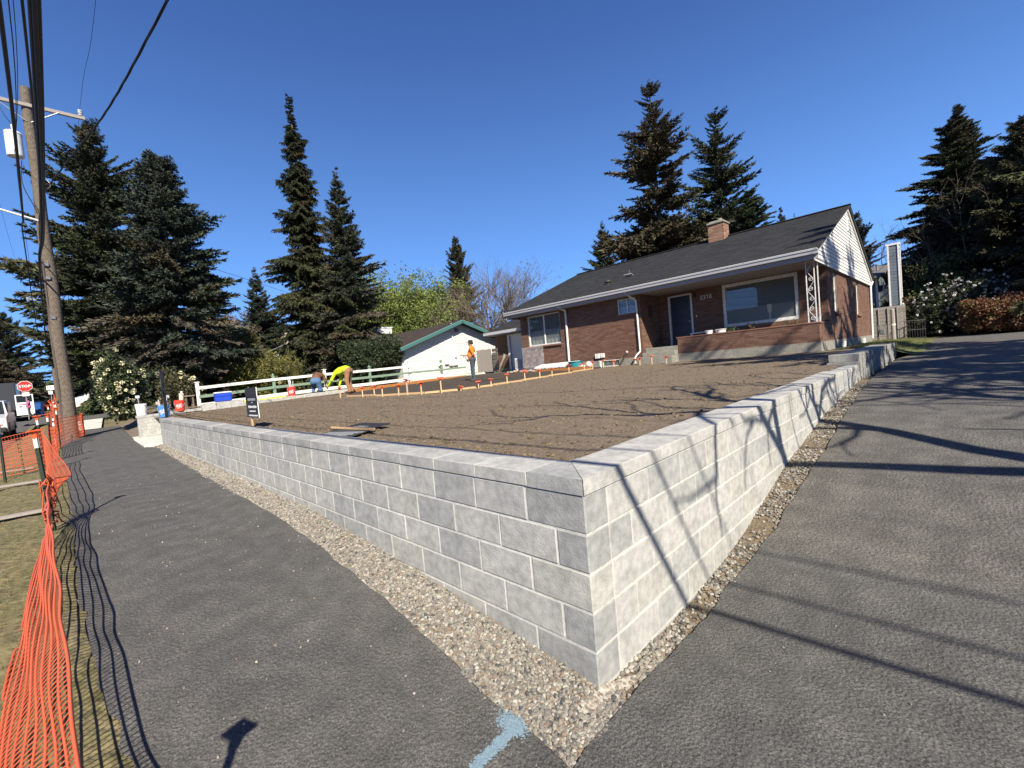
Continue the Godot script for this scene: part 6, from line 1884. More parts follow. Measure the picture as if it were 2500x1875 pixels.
	var s2 := thing("street_sign", "white rectangular traffic sign on a steel post beyond the recycling bin", "sign", Vector3(-71.6, 1.0, 2.9), PI / 2)
	sp = MB.new()
	sp.line(Vector3.ZERO, Vector3(0, 3.1, 0), 0.03, 8)
	part("pole", sp, M.metal, s2)
	var pb := MB.new()
	pb.col = Color(0.72, 0.72, 0.72)
	pb.cbox(Vector3(0, 2.85, 0.035), Vector3(0.62, 0.5, 0.01), 0.003)
	pb.cbox(Vector3(-0.02, 2.3, 0.035), Vector3(0.34, 0.4, 0.01), 0.003)
	part("plate", pb, M.plain, s2)
	var bn := thing("recycling_bin", "blue wheeled recycling bin behind the woman in pink", "bin", Vector3(-60, 0.98, 3.7), 1.2)
	var bb := MB.new()
	bb.col = Color(0.015, 0.07, 0.26)
	bb.prism(PackedVector2Array([Vector2(-0.26, 0.05), Vector2(0.26, 0.05), Vector2(0.36, 1.2), Vector2(-0.36, 1.2)]), Transform3D(Basis(), Vector3(0, 0, 0.3)), 0.6)
	bb.cbox(Vector3(0, 1.23, 0), Vector3(0.8, 0.07, 0.72), 0.02)
	part("bin", bb, M.plastic, bn)
	var bw := MB.new()
	for s in [-0.25, 0.25]: bw.lathe(PackedVector2Array([Vector2(0, -0.03), Vector2(0.12, -0.03), Vector2(0.12, 0.03), Vector2(0, 0.03)]), Vector3(s, 0.12, -0.28), 12, Basis(Vector3.BACK, PI / 2))
	part("wheel", bw, M.rubber, bn)
	vehicles()

func wheel(o: Node3D, at: Vector3, r: float, side: float) -> void:
	var t := MB.new()
	var q := Basis(Vector3.RIGHT, -PI / 2 * side)
	t.lathe(PackedVector2Array([Vector2(r * 0.62, -0.1), Vector2(r * 0.94, -0.1), Vector2(r, -0.06), Vector2(r, 0.06), Vector2(r * 0.94, 0.1), Vector2(r * 0.62, 0.1), Vector2(r * 0.62, -0.1)]), at, 24, q)
	var w := part("wheel", t, M.rubber, o)
	var m := MB.new()
	m.lathe(PackedVector2Array([Vector2(r * 0.62, -0.08), Vector2(r * 0.62, 0.08), Vector2(r * 0.5, 0.06), Vector2(r * 0.2, 0.05), Vector2(r * 0.18, 0.09), Vector2(0, 0.09)]), at, 20, q)
	part("rim", m, M.metal, w)

func car_body(o: Node3D, prof: PackedVector2Array, width: float, col: Color, tuck := 0.12) -> void:   # side profile, narrowed towards the roof
	var b := MB.new()
	b.col = col
	var top := 0.0
	for p in prof: top = maxf(top, p.y)
	var hw := func(y: float) -> float: return width / 2 - tuck * smoothstep(top * 0.5, top, y) * 1.6
	var ix := Geometry2D.triangulate_polygon(prof)
	for s in [1.0, -1.0]:
		for i in range(0, ix.size(), 3):
			var a := prof[ix[i]]; var d := prof[ix[i + 1]]; var e := prof[ix[i + 2]]
			if (d - a).cross(e - a) * s < 0:
				var t := d; d = e; e = t
			b.tri(Vector3(a.x, a.y, hw.call(a.y) * s), Vector3(d.x, d.y, hw.call(d.y) * s), Vector3(e.x, e.y, hw.call(e.y) * s))
	for i in prof.size():
		var a := prof[i]; var d := prof[(i + 1) % prof.size()]
		b.quad(Vector3(a.x, a.y, -hw.call(a.y)), Vector3(d.x, d.y, -hw.call(d.y)), Vector3(d.x, d.y, hw.call(d.y)), Vector3(a.x, a.y, hw.call(a.y)))
	part("body", b, M.gloss, o)

func vehicles() -> void:
	# white cargo van parked in the side road, nose to the right
	var v := thing("cargo_van", "white high-roofed cargo van parked in the side road behind the pole", "van", Vector3(-57.5, 1.02, -1.2), deg_to_rad(-80))
	var prof := PackedVector2Array([Vector2(-2.9, 0.45), Vector2(-2.05, 0.42), Vector2(-1.95, 0.8), Vector2(-1.25, 0.8), Vector2(-1.15, 0.42), Vector2(1.25, 0.42), Vector2(1.35, 0.8), Vector2(2.1, 0.8), Vector2(2.2, 0.42), Vector2(2.85, 0.45), Vector2(2.9, 0.95), Vector2(2.75, 1.2), Vector2(1.95, 1.4), Vector2(1.3, 2.35), Vector2(0.9, 2.6), Vector2(-2.8, 2.6), Vector2(-2.92, 2.4)])
	car_body(v, prof, 2.0, Color(0.8, 0.8, 0.79), 0.07)
	for s in [1.0, -1.0]:
		for x in [-1.6, 1.72]: wheel(v, Vector3(x, 0.38, 0.88 * s), 0.38, s)
		var g := MB.new()
		g.col = Color(0.02, 0.025, 0.03)
		g.prism(PackedVector2Array([Vector2(0.4, 1.5), Vector2(1.75, 1.45), Vector2(1.25, 2.2), Vector2(0.4, 2.25)]), Transform3D(Basis(), Vector3(0, 0, 0.965 * s + 0.01)), 0.02)
		part("side_window", g, M.gloss, v)
	var wsn := MB.new()
	wsn.col = Color(0.02, 0.025, 0.03)
	wsn.quad(Vector3(1.97, 1.42, 0.85), Vector3(1.97, 1.42, -0.85), Vector3(1.36, 2.3, -0.8), Vector3(1.36, 2.3, 0.8))
	part("windscreen", wsn, M.gloss, v)
	var bp := MB.new()
	bp.col = Color(0.03, 0.03, 0.03)
	bp.cbox(Vector3(2.88, 0.55, 0), Vector3(0.14, 0.25, 1.95), 0.03)
	part("bumper", bp, M.plastic, v)
	for s in [0.75, -0.75]:
		var l := MB.new()
		l.col = Color(0.7, 0.7, 0.7)
		l.cbox(Vector3(2.83, 1.0, s), Vector3(0.12, 0.2, 0.3), 0.03)
		part("headlight", l, M.gloss, v)
	# light pickup at the left edge with its door open towards us
	var t := thing("pickup_truck", "white pickup with an open door at the photo's left edge", "truck", Vector3(-32.4, 0.28, 4.75), deg_to_rad(0))
	prof = PackedVector2Array([Vector2(-2.7, 0.45), Vector2(-2.05, 0.42), Vector2(-1.9, 0.85), Vector2(-1.2, 0.85), Vector2(-1.05, 0.42), Vector2(1.15, 0.42), Vector2(1.3, 0.85), Vector2(2.0, 0.85), Vector2(2.15, 0.42), Vector2(2.7, 0.5), Vector2(2.72, 1.1), Vector2(1.35, 1.25), Vector2(0.65, 1.9), Vector2(-1.0, 1.95), Vector2(-1.2, 1.3), Vector2(-2.7, 1.3)])
	car_body(t, prof, 1.95, Color(0.5, 0.52, 0.55), 0.1)
	for s in [1.0, -1.0]:
		for x in [-1.55, 1.65]: wheel(t, Vector3(x, 0.39, 0.86 * s), 0.39, s)
		var g := MB.new()
		g.col = Color(0.02, 0.025, 0.03)
		g.prism(PackedVector2Array([Vector2(-0.95, 1.32), Vector2(1.1, 1.3), Vector2(0.6, 1.82), Vector2(-0.85, 1.86)]), Transform3D(Basis(), Vector3(0, 0, 0.93 * s + 0.01)), 0.02)
		part("side_window", g, M.gloss, t)
		var l := MB.new()
		l.col = Color(0.75, 0.75, 0.75)
		l.cbox(Vector3(2.68, 0.95, 0.72 * s), Vector3(0.1, 0.2, 0.34), 0.03)
		part("headlight", l, M.gloss, t)
	wsn = MB.new()
	wsn.col = Color(0.02, 0.025, 0.03)
	wsn.quad(Vector3(1.36, 1.27, 0.85), Vector3(1.36, 1.27, -0.85), Vector3(0.68, 1.88, -0.78), Vector3(0.68, 1.88, 0.78))
	part("windscreen", wsn, M.gloss, t)
	var gr := MB.new()
	gr.col = Color(0.03, 0.03, 0.03)
	gr.cbox(Vector3(2.7, 0.9, 0), Vector3(0.08, 0.34, 1.1), 0.02)
	gr.cbox(Vector3(2.76, 0.55, 0), Vector3(0.14, 0.22, 1.9), 0.04)
	part("grille", gr, M.plastic, t)
	var bt := thing("box_truck", "dark-roofed white service truck with its panel door held open by the woman in pink", "truck", Vector3(-57.5, 0.98, 5.3), 0.0)
	var bx := MB.new()
	bx.col = Color(0.04, 0.045, 0.05)
	bx.cbox(Vector3(-3.2, 1.9, 0.6), Vector3(5.0, 2.5, 2.1), 0.06)
	part("box", bx, M.gloss, bt)
	var dr := MB.new()
	dr.col = Color(0.78, 0.78, 0.77)
	for q in [[0.0, 0.75, 1.12, 1.15], [0.0, 1.98, 1.12, 0.08], [-0.52, 1.65, 0.08, 0.66], [0.52, 1.65, 0.08, 0.66]]: dr.cbox(Vector3(-0.6, q[1], -0.9 + q[0]), Vector3(0.06, q[3], q[2]), 0.015)
	var door := part("door", dr, M.gloss, bt)
	var dg := MB.new()
	dg.col = Color(0.015, 0.018, 0.02)
	dg.box(Vector3(-0.6, 1.65, -0.9), Vector3(0.02, 0.62, 0.98))
	dg.cbox(Vector3(-0.56, 0.95, -0.62), Vector3(0.04, 0.1, 0.18), 0.01)
	part("pane", dg, M.gloss, door)
	for s in [1.0, -1.0]:
		for x in [-4.6, -1.6]: wheel(bt, Vector3(x, 0.42, 0.6 + 0.9 * s), 0.42, s)
	for q in [[-95, 5.8, Color(0.6, 0.6, 0.6), "pale car parked far up the street under the sign"], [-104, 2.6, Color(0.7, 0.7, 0.7), "white car far up the street by the orange netting"]]:
		var c := thing("parked_car", q[3], "car", Vector3(q[0], 1.0, q[1]))
		car_body(c, PackedVector2Array([Vector2(-2.2, 0.3), Vector2(2.2, 0.3), Vector2(2.2, 0.8), Vector2(1.2, 0.95), Vector2(0.6, 1.45), Vector2(-1.1, 1.48), Vector2(-2.1, 1.0)]), 1.8, q[2], 0.12)
		for s in [1.0, -1.0]:
			for x in [-1.4, 1.4]: wheel(c, Vector3(x, 0.33, 0.8 * s), 0.33, s)
		var w2 := MB.new()
		w2.col = Color(0.02, 0.02, 0.025)
		w2.quad(Vector3(1.21, 0.97, 0.7), Vector3(1.21, 0.97, -0.7), Vector3(0.63, 1.43, -0.6), Vector3(0.63, 1.43, 0.6))
		part("windscreen", w2, M.gloss, c)

# ------------------------------------------------------------------ things in the yard
func bucket(label: String, at: Vector3, col: Color, tools: Array) -> void:
	var o := thing("tool_bucket", label, "bucket", at, R.randf() * 3)
	var b := MB.new()
	b.col = col
	b.lathe(PackedVector2Array([Vector2(0, 0.005), Vector2(0.125, 0.0), Vector2(0.13, 0.01), Vector2(0.147, 0.3), Vector2(0.156, 0.305), Vector2(0.158, 0.335), Vector2(0.15, 0.34), Vector2(0.152, 0.365), Vector2(0.145, 0.37), Vector2(0.138, 0.36), Vector2(0.12, 0.02), Vector2(0, 0.02)]), Vector3.ZERO, 24)
	part("bucket", b, M.plastic, o)
	var h := MB.new()
	h.col = Color(0.4, 0.4, 0.4)
	var arc := PackedVector3Array()
	for i in 13: arc.append(Vector3(0.155 * cos(PI * i / 12), 0.3 - 0.16 * sin(PI * i / 12), 0.06 * sin(PI * i / 12) + 0.12 * sin(PI * i / 12)))
	h.tube(arc, PackedFloat32Array([0.004]), 5)
	part("handle", h, M.plain, o)
	if col.r > 0.3 and col.g < 0.2 or col.b > 0.3:
		var l := MB.new()
		l.col = Color(0.75, 0.75, 0.75)
		for i in 7:
			var a := -0.5 + i * 0.16
			for k in 4:
				if (i * 3 + k * 5) % 4 == 0: continue
				var r0 := 0.1385 + k * 0.0022
				var p := Vector3(sin(a) * r0, 0.1 + k * 0.035 + i * 0.006, cos(a) * r0)
				l.box(p, Vector3(0.02, 0.022, 0.004), Basis(Vector3.UP, a))
		part("print", l, M.plain, o)
	for t in tools:
		var w := MB.new()
		w.col = t[0]
		var a := R.randf() * TAU
		var p0 := Vector3(cos(a) * 0.05, 0.05, sin(a) * 0.05); var p1 := Vector3(cos(a) * 0.13, t[1], sin(a) * 0.13)
		w.tube(PackedVector3Array([p0, p1]), PackedFloat32Array([t[2], t[2]]), 7)
		if t[3]: w.cbox(p1, Vector3(0.12, 0.09, 0.02), 0.004, Basis(Vector3.UP, a))
		part("tool", w, M.plain, o)

func stake(at: Vector3, h: float, label: String, tilt: float, light := true) -> void:
	var o := thing("capped_stake", label, "stake", at, R.randf() * 3, "orange-capped form stakes")
	var b := MB.new()
	b.col = Color(0.62, 0.42, 0.25)
	b.box(Vector3(0, h / 2 - 0.05, 0), Vector3(0.028, h + 0.1, 0.028))
	part("stake", b, M.plain, o)
	var c := MB.new()
	c.col = Color(0.72, 0.12, 0.05)
	c.lathe(PackedVector2Array([Vector2(0.024, h - 0.07), Vector2(0.03, h - 0.01), Vector2(0.05, h)]), Vector3.ZERO, 10)
	c.cbox(Vector3(0, h + 0.01, 0), Vector3(0.15, 0.018, 0.15), 0.004, Basis(Vector3.RIGHT, tilt))
	part("cap", c, M.plastic, o)

func yard_things() -> void:
	# yard sign
	var s := thing("yard_sign", "black yard sign with white lettering upright on a wooden stake in the soil", "sign", Vector3(-6.84, 1.04, -0.35), 0.02)
	var st := MB.new()
	st.cbox(Vector3(0, 0.1, 0.01), Vector3(0.045, 0.9, 0.025), 0.004)
	part("stake", st, M.new_wood, s)
	var pn := MB.new()
	pn.col = Color(0.018, 0.018, 0.02)
	pn.cbox(Vector3(0.16, 0.42, 0.03), Vector3(0.58, 0.48, 0.008), 0.002)
	pn.col = Color(0.8, 0.8, 0.8)
	pn.box(Vector3(0.453, 0.42, 0.03), Vector3(0.006, 0.48, 0.01))
	part("panel", pn, M.plain, s)
	var tb := MB.new()
	tb.col = Color(0.6, 0.6, 0.6)
	for r in [[0.47, 0.38, 0.05], [0.42, 0.06, 0.014], [0.35, 0.4, 0.045], [0.28, 0.3, 0.026], [0.21, 0.44, 0.026]]:   # lettering too slanted to read
		var x: float = 0.17 - r[1] / 2
		while x < 0.17 + r[1] / 2:
			var w := R.randf_range(0.014, 0.026)
			tb.box(Vector3(x + w / 2, r[0], 0.0352), Vector3(w * 0.72, r[2] * R.randf_range(0.6, 1.0), 0.001))
			x += w
	part("lettering", tb, M.plain, s)
	for i in 2:
		var q: Array = [[Vector3(-3.92, 1.085, -0.78), 0.12, "black sign lying face up on the soil, the farther of two"], [Vector3(-3.7, 1.075, -0.45), 0.35, "striped sign panel lying on the soil under a loose stake, nearer the wall"]][i]
		var l := thing("fallen_sign", q[2], "sign", q[0], q[1])
		var b := MB.new()
		b.col = Color(0.02, 0.02, 0.022) if i == 0 else Color(0.04, 0.04, 0.04)
		b.cbox(Vector3.ZERO, Vector3(0.62, 0.008, 0.42), 0.002, Basis(Vector3.RIGHT, 0.06))
		part("panel", b, M.plain, l)
		var p := MB.new()
		p.col = Color(0.3, 0.31, 0.33)
		for k in 5 if i == 0 else 8:
			p.box(Vector3(R.randf_range(-0.04, 0.04), 0.006, -0.12 + k * (0.05 if i == 0 else 0.045)), Vector3(R.randf_range(0.12, 0.4) if i == 0 else 0.56, 0.002, 0.014), Basis(Vector3.RIGHT, 0.06))
		part("lettering", p, M.plain, l)
	var ls := thing("loose_stake", "pale wooden stake lying across the fallen signs", "stake", Vector3(-3.8, 1.1, -0.6), 0.08)
	var lb := MB.new()
	lb.cbox(Vector3.ZERO, Vector3(0.95, 0.025, 0.04), 0.004)
	part("stake", lb, M.new_wood, ls)
	var bp := thing("black_post", "thin black metal post at the far end of the front wall", "post", Vector3(-14.42, 1.08, -0.18))
	var bb := MB.new()
	bb.col = Color(0.012, 0.013, 0.018)
	bb.cbox(Vector3(0, 0.66, 0), Vector3(0.07, 1.36, 0.07), 0.006)
	part("post", bb, M.gloss, bp)
	# tool buckets and cooler on the boundary wall
	var st1 := Color(0.45, 0.46, 0.48); var wd := Color(0.6, 0.45, 0.3)
	bucket("white bucket with hanging tools at the street end of the boundary wall", Vector3(-17.42, 1.145, 0.08), Color(0.75, 0.75, 0.74), [[st1, 0.6, 0.012, true], [Color(0.05, 0.05, 0.05), 0.5, 0.02, false]])
	bucket("blue bucket full of tools beside the black post", Vector3(-16.2, 1.045, -0.35), Color(0.07, 0.22, 0.55), [[st1, 0.62, 0.014, true], [st1, 0.55, 0.02, false], [wd, 0.5, 0.015, false], [Color(0.5, 0.3, 0.3), 0.45, 0.02, true]])
	bucket("orange-red bucket with wooden handles on the boundary wall", Vector3(-17.36, 1.145, -0.93), Color(0.72, 0.06, 0.03), [[wd, 0.6, 0.03, false], [wd, 0.58, 0.028, false], [Color(0.7, 0.7, 0.65), 0.62, 0.02, true], [Color(0.6, 0.55, 0.5), 0.55, 0.012, false]])
	bucket("red bucket of steel trowels further along the boundary wall by the fence", Vector3(-17.5, 1.235, -4.6), Color(0.66, 0.055, 0.045), [[st1, 0.7, 0.012, false], [st1, 0.68, 0.012, false], [Color(0.75, 0.75, 0.7), 0.62, 0.03, true], [st1, 0.6, 0.014, false], [wd, 0.5, 0.02, false]])
	var cl := thing("cooler", "blue cooler with white lid on the blocks by the fence", "cooler", Vector3(-17.55, 1.31, -2.25), PI / 2 - 0.05)
	var cb := MB.new()
	cb.col = Color(0.015, 0.06, 0.5)
	cb.cbox(Vector3(0, 0.15, 0), Vector3(0.52, 0.3, 0.32), 0.03)
	part("box", cb, M.plastic, cl)
	cb = MB.new()
	cb.col = Color(0.78, 0.78, 0.77)
	cb.cbox(Vector3(0, 0.325, 0), Vector3(0.54, 0.05, 0.34), 0.02)
	part("lid", cb, M.plastic, cl)
	cb = MB.new()
	cb.col = Color(0.012, 0.05, 0.42)
	cb.cbox(Vector3(0, 0.2, 0.165), Vector3(0.5, 0.02, 0.02), 0.006)
	part("rim", cb, M.plastic, cl)
	var lv := thing("spirit_level", "long yellow level lying along the boundary wall cap", "level", Vector3(-17.42, 1.21, -3.6), PI / 2)
	var lm := MB.new()
	lm.col = Color(0.75, 0.62, 0.06)
	lm.cbox(Vector3(0, 0.03, 0), Vector3(1.5, 0.06, 0.03), 0.004)
	part("level", lm, M.plain, lv)
	var tr := thing("bronze_bootrack", "brown wooden stool standing between the orange-red bucket and white post", "stool", Vector3(-18.3, 1.12, -1.35))
	for q in [[-0.13, -0.1], [0.13, -0.1], [-0.13, 0.1], [0.13, 0.1]]:
		var lg := MB.new()
		lg.col = Color(0.55, 0.45, 0.35)
		lg.cbox(Vector3(q[0], 0.24, q[1]), Vector3(0.05, 0.48, 0.05), 0.006)
		part("leg", lg, M.grey_wood, tr)
	var sb := MB.new()
	sb.col = Color(0.9, 0.8, 0.65)
	sb.cbox(Vector3(0, 0.5, 0), Vector3(0.4, 0.04, 0.32), 0.008)
	part("seat", sb, M.grey_wood, tr)
	# forms for the new slab
	var front := [[-13.6, -5.05], [-11.6, -5.1], [-9.6, -5.55], [-8.95, -6.4], [-8.85, -7.6], [-9.1, -9.2], [-9.3, -10.8], [-9.55, -12.6], [-9.8, -14.4]]
	for i in front.size() - 1:
		var a := Vector3(front[i][0], 0, front[i][1]); var b := Vector3(front[i + 1][0], 0, front[i + 1][1])
		a.y = yard_y(a.x, a.z) + 0.035; b.y = yard_y(b.x, b.z) + 0.035
		var o := thing("form_board", "pale thin form board edging the dark slab bed, " + ["nearest the bending workers", "second from the bending workers", "in front of the orange shirted man", "at the rounded front corner", "just past the rounded corner", "midway to the house", "third from the house steps", "nearest the house"][i], "board", (a + b) / 2, 0.0, "form boards round the slab bed")
		var mb := MB.new()
		var d := b - a
		mb.cbox(Vector3.ZERO, Vector3(d.length() * 0.985, 0.06, 0.02), 0.003, Basis(Vector3.UP, atan2(-d.z, d.x)))
		part("board", mb, M.new_wood, o)
	for q in [[Vector3(-16.7, 1.2, -6.75), Vector3(-18.0, 1.22, -10.4), "long orange-brown form board behind the slab bed, end nearest the workers"], [Vector3(-18.0, 1.22, -10.4), Vector3(-19.6, 1.24, -15.3), "long orange-brown form board behind the slab bed, house end"], [Vector3(-15.0, 1.24, -15.2), Vector3(-10.3, 1.22, -14.9), "stained form board in front of the house's basement windows"]]:
		var o := thing("form_board", q[2], "board", (q[0] + q[1]) / 2, 0.0, "form boards round the slab bed")
		var mb := MB.new()
		var d: Vector3 = q[1] - q[0]
		mb.cbox(Vector3.ZERO, Vector3(d.length() - 0.02, 0.17, 0.04), 0.004, Basis(Vector3.UP, atan2(-d.z, d.x)))
		part("board", mb, M.orange_wood, o)
	var sk := [[-13.4, -4.75, 0.34, "by the lime shirted man"], [-12.4, -5.05, 0.3, "first past the lime shirted man"], [-11.9, -5.2, 0.3, "second past the lime shirted man"], [-11.2, -5.1, 0.3, "third past the lime shirted man"], [-10.5, -5.25, 0.3, "fourth past the lime shirted man"], [-10.1, -5.3, 0.45, "tallest of the front row"], [-9.6, -5.45, 0.32, "beside the tallest of the front row"], [-9.05, -5.75, 0.42, "last before the rounded front corner"], [-8.85, -6.3, 0.12, "lowest, at the rounded front corner"], [-8.75, -6.9, 0.2, "red, just past the rounded corner"], [-8.85, -7.5, 0.22, "in front of the orange shirted man's feet"], [-8.95, -8.3, 0.3, "to the right of the orange shirted man"], [-9.1, -9.3, 0.34, "in front of the wing's side door"], [-9.2, -10.2, 0.3, "in front of the air conditioner"], [-9.3, -11.0, 0.28, "beside the pale tarp's left end"], [-9.5, -12.3, 0.32, "in front of the tarp"], [-9.7, -13.6, 0.3, "in front of the teal tub"]]
	for q in sk: stake(Vector3(q[0], yard_y(q[0], q[1]), q[1]), q[2], "orange-capped wooden stake " + q[3], R.randf_range(-0.35, 0.35))
	for q in [[-10.9, -15.0, "near the white pipe stub"], [-10.2, -14.95, "left of the downspout's foot, first"], [-9.6, -14.9, "left of the downspout's foot, second"], [-9.2, -15.1, "left of the downspout's foot, third"], [-8.2, -15.15, "right of the downspout's foot"], [-7.9, -15.0, "first before the porch steps"], [-7.4, -15.05, "second before the porch steps"], [-6.8, -15.1, "last before the porch steps"]]:
		stake(Vector3(q[0], yard_y(q[0], q[1]), q[1]), R.randf_range(0.22, 0.36), "dull capped stake in the house's shade " + q[2], R.randf_range(-0.3, 0.3), false)
	# by the house wall
	var ac := thing("air_conditioner", "white outdoor air conditioner unit beside the wing's side door", "air conditioner", Vector3(-16.2, 1.28, -16.75), 0.12)
	var ab := MB.new()
	ab.cbox(Vector3(0, 0.42, 0), Vector3(0.86, 0.66, 0.34), 0.02)
	part("case", ab, M.white, ac)
	var fan := MB.new()
	fan.col = Color(0.2, 0.21, 0.22)
	for k in 5: fan.lathe(PackedVector2Array([Vector2(0.05 + k * 0.05, 0.0), Vector2(0.058 + k * 0.05, 0.008), Vector2(0.066 + k * 0.05, 0.0)]), Vector3(-0.14, 0.42, 0.172), 24, Basis(Vector3.RIGHT, PI / 2))
	fan.col = Color(0.42, 0.43, 0.44)
	fan.box(Vector3(-0.14, 0.42, 0.171), Vector3(0.56, 0.56, 0.002))
	part("fan_grille", fan, M.plain, ac)
	for x in [-0.3, 0.3]:
		var ft := MB.new()
		ft.cbox(Vector3(x, 0.045, 0), Vector3(0.12, 0.09, 0.36), 0.01)
		part("foot", ft, M.white, ac)
	var tp := thing("tarp_board", "long white tarp-covered board leaning low against the brick front wall", "tarp", Vector3(-12.8, 1.5, -15.5))
	var tm := MB.new()
	tm.col = Color(0.75, 0.76, 0.76)
	for i in 16:
		var x0 := -1.15 + i * 0.155; var x1 := x0 + 0.155
		var h0 := 0.02 * sin(i * 1.9); var h1 := 0.02 * sin((i + 1) * 1.9)
		tm.quad(Vector3(x0, -0.07 + h0, 0.3), Vector3(x1, -0.07 + h1, 0.3), Vector3(x1, 0.06 + 0.04 * i / 16.0, -0.28), Vector3(x0, 0.06 + 0.04 * i / 16.0, -0.28))
		tm.quad(Vector3(x0, -0.15 + h1, 0.31), Vector3(x1, -0.15 + h0, 0.31), Vector3(x1, -0.07 + h1, 0.3), Vector3(x0, -0.07 + h0, 0.3))
	part("sheet", tm, M.cloth, tp)
	var tg := MB.new()
	tg.col = Color(0.3, 0.3, 0.3)
	for x in [-0.9, 0.9]: tg.cbox(Vector3(x, -0.17, 0), Vector3(0.06, 0.26, 0.4), 0.006)
	part("trestle", tg, M.grey_wood, tp)
	var tt := thing("teal_tub", "teal plastic tub under the right end of the white tarp", "tub", Vector3(-11.45, 1.18, -15.35))
	var te := MB.new()
	te.col = Color(0.02, 0.2, 0.24)
	te.lathe(PackedVector2Array([Vector2(0, 0.01), Vector2(0.27, 0), Vector2(0.33, 0.36), Vector2(0.36, 0.37), Vector2(0.36, 0.4), Vector2(0.32, 0.4), Vector2(0.26, 0.03), Vector2(0, 0.03)]), Vector3.ZERO, 24)
	part("tub", te, M.plastic, tt)
	var pf := thing("plastic_sheet", "clear plastic sheet taped below the left front window", "plastic sheet", Vector3(-14.5, 1.9, -15.8))
	var pm := MB.new()
	for i in 8:
		for k in 8:
			var fz := func(a: int, b: int) -> Vector3: return Vector3(-0.75 + a * 0.19 + 0.02 * sin(b * 2.0), -0.45 + b * 0.135, 0.02 + 0.03 * sin(a * 2.3 + b) * sin(b * 1.7))
			pm.quad(fz.call(i, k), fz.call(i + 1, k), fz.call(i + 1, k + 1), fz.call(i, k + 1))
	part("sheet", pm, M.film, pf)
	var pb := thing("plastic_bag", "clear crumpled plastic film hanging off the wing's corner by the side door", "plastic sheet", Vector3(-18.9, 1.9, -18.05))
	pm = MB.new()
	for i in 8:
		for k in 8:
			var fz := func(a: int, b: int) -> Vector3: return Vector3(-0.5 + b * 0.07 + a * 0.03, -0.4 + b * 0.12 - a * 0.02, 0.1 + 0.09 * sin(a * 1.3 + b * 0.8) + 0.02 * a)
			pm.quad(fz.call(i, k), fz.call(i + 1, k), fz.call(i + 1, k + 1), fz.call(i, k + 1))
	part("sheet", pm, M.film, pb)
	var ps := thing("pipe_stub", "white plastic pipe stub standing in the soil before the basement window", "pipe", Vector3(-9.95, 1.16, -15.2))
	var pm2 := MB.new()
	pm2.lathe(PackedVector2Array([Vector2(0.05, 0), Vector2(0.05, 0.26), Vector2(0.06, 0.26), Vector2(0.06, 0.33), Vector2(0.04, 0.33), Vector2(0.04, 0.1)]), Vector3.ZERO, 14)
	part("pipe", pm2, M.white, ps)
	var sk2 := thing("white_sack", "crumpled white sack on the soil near the covered wall boxes", "sack", Vector3(-10.9, 1.18, -15.3))
	var sm := MB.new()
	sm.col = Color(0.6, 0.6, 0.58)
	sm.ball(Vector3(0, 0.1, 0), Vector3(0.35, 0.13, 0.2), 8, 12)
	sm.ball(Vector3(0.28, 0.17, 0.05), Vector3(0.16, 0.18, 0.15), 7, 10)
	part("sack", sm, M.cloth, sk2)
	for q in [[-15.3, -15.0, "heap of small rubble and clips before the air conditioner"], [-14.0, -15.1, "grey rubble sack half hidden below the white tarp"]]:
		var rb := thing("rubble", q[2], "rubble", Vector3(q[0], 1.2, q[1]))
		for i in 8:
			var m := MB.new()
			var c: Color = [Color(0.3, 0.29, 0.27), Color(0.45, 0.16, 0.08), Color(0.6, 0.58, 0.55)][i % 3]
			m.col = c
			m.cbox(Vector3(R.randfn(0, 0.25), 0.06 + R.randf() * 0.06, R.randfn(0, 0.15)), Vector3(R.randf_range(0.08, 0.25), R.randf_range(0.05, 0.12), R.randf_range(0.06, 0.15)), 0.012, Basis(Vector3.UP, R.randf() * 3))
			part("piece", m, M.plain, rb)
	var dp := thing("downspout_elbow", "broken black drain pipe leaning by the basement window", "pipe", Vector3(-9.3, 1.2, -15.7))
	var dm := MB.new()
	dm.col = Color(0.05, 0.05, 0.05)
	dm.line(Vector3(0, 0, 0), Vector3(0.35, 0.55, -0.1), 0.04, 8)
	dm.col = Color(0.5, 0.4, 0.3)
	dm.ball(Vector3(0.37, 0.58, -0.1), Vector3.ONE * 0.06)
	part("pipe", dm, M.plain, dp)

# ------------------------------------------------------------------ people: one surface over tapered capsules, meshed as surface nets
func capsule_d(p: Vector3, a: Vector3, b: Vector3, ra: float, rb: float) -> float:
	var ab := b - a
	var t := clampf((p - a).dot(ab) / maxf(ab.length_squared(), 1e-6), 0, 1)
	return p.distance_to(a + ab * t) - lerpf(ra, rb, t)

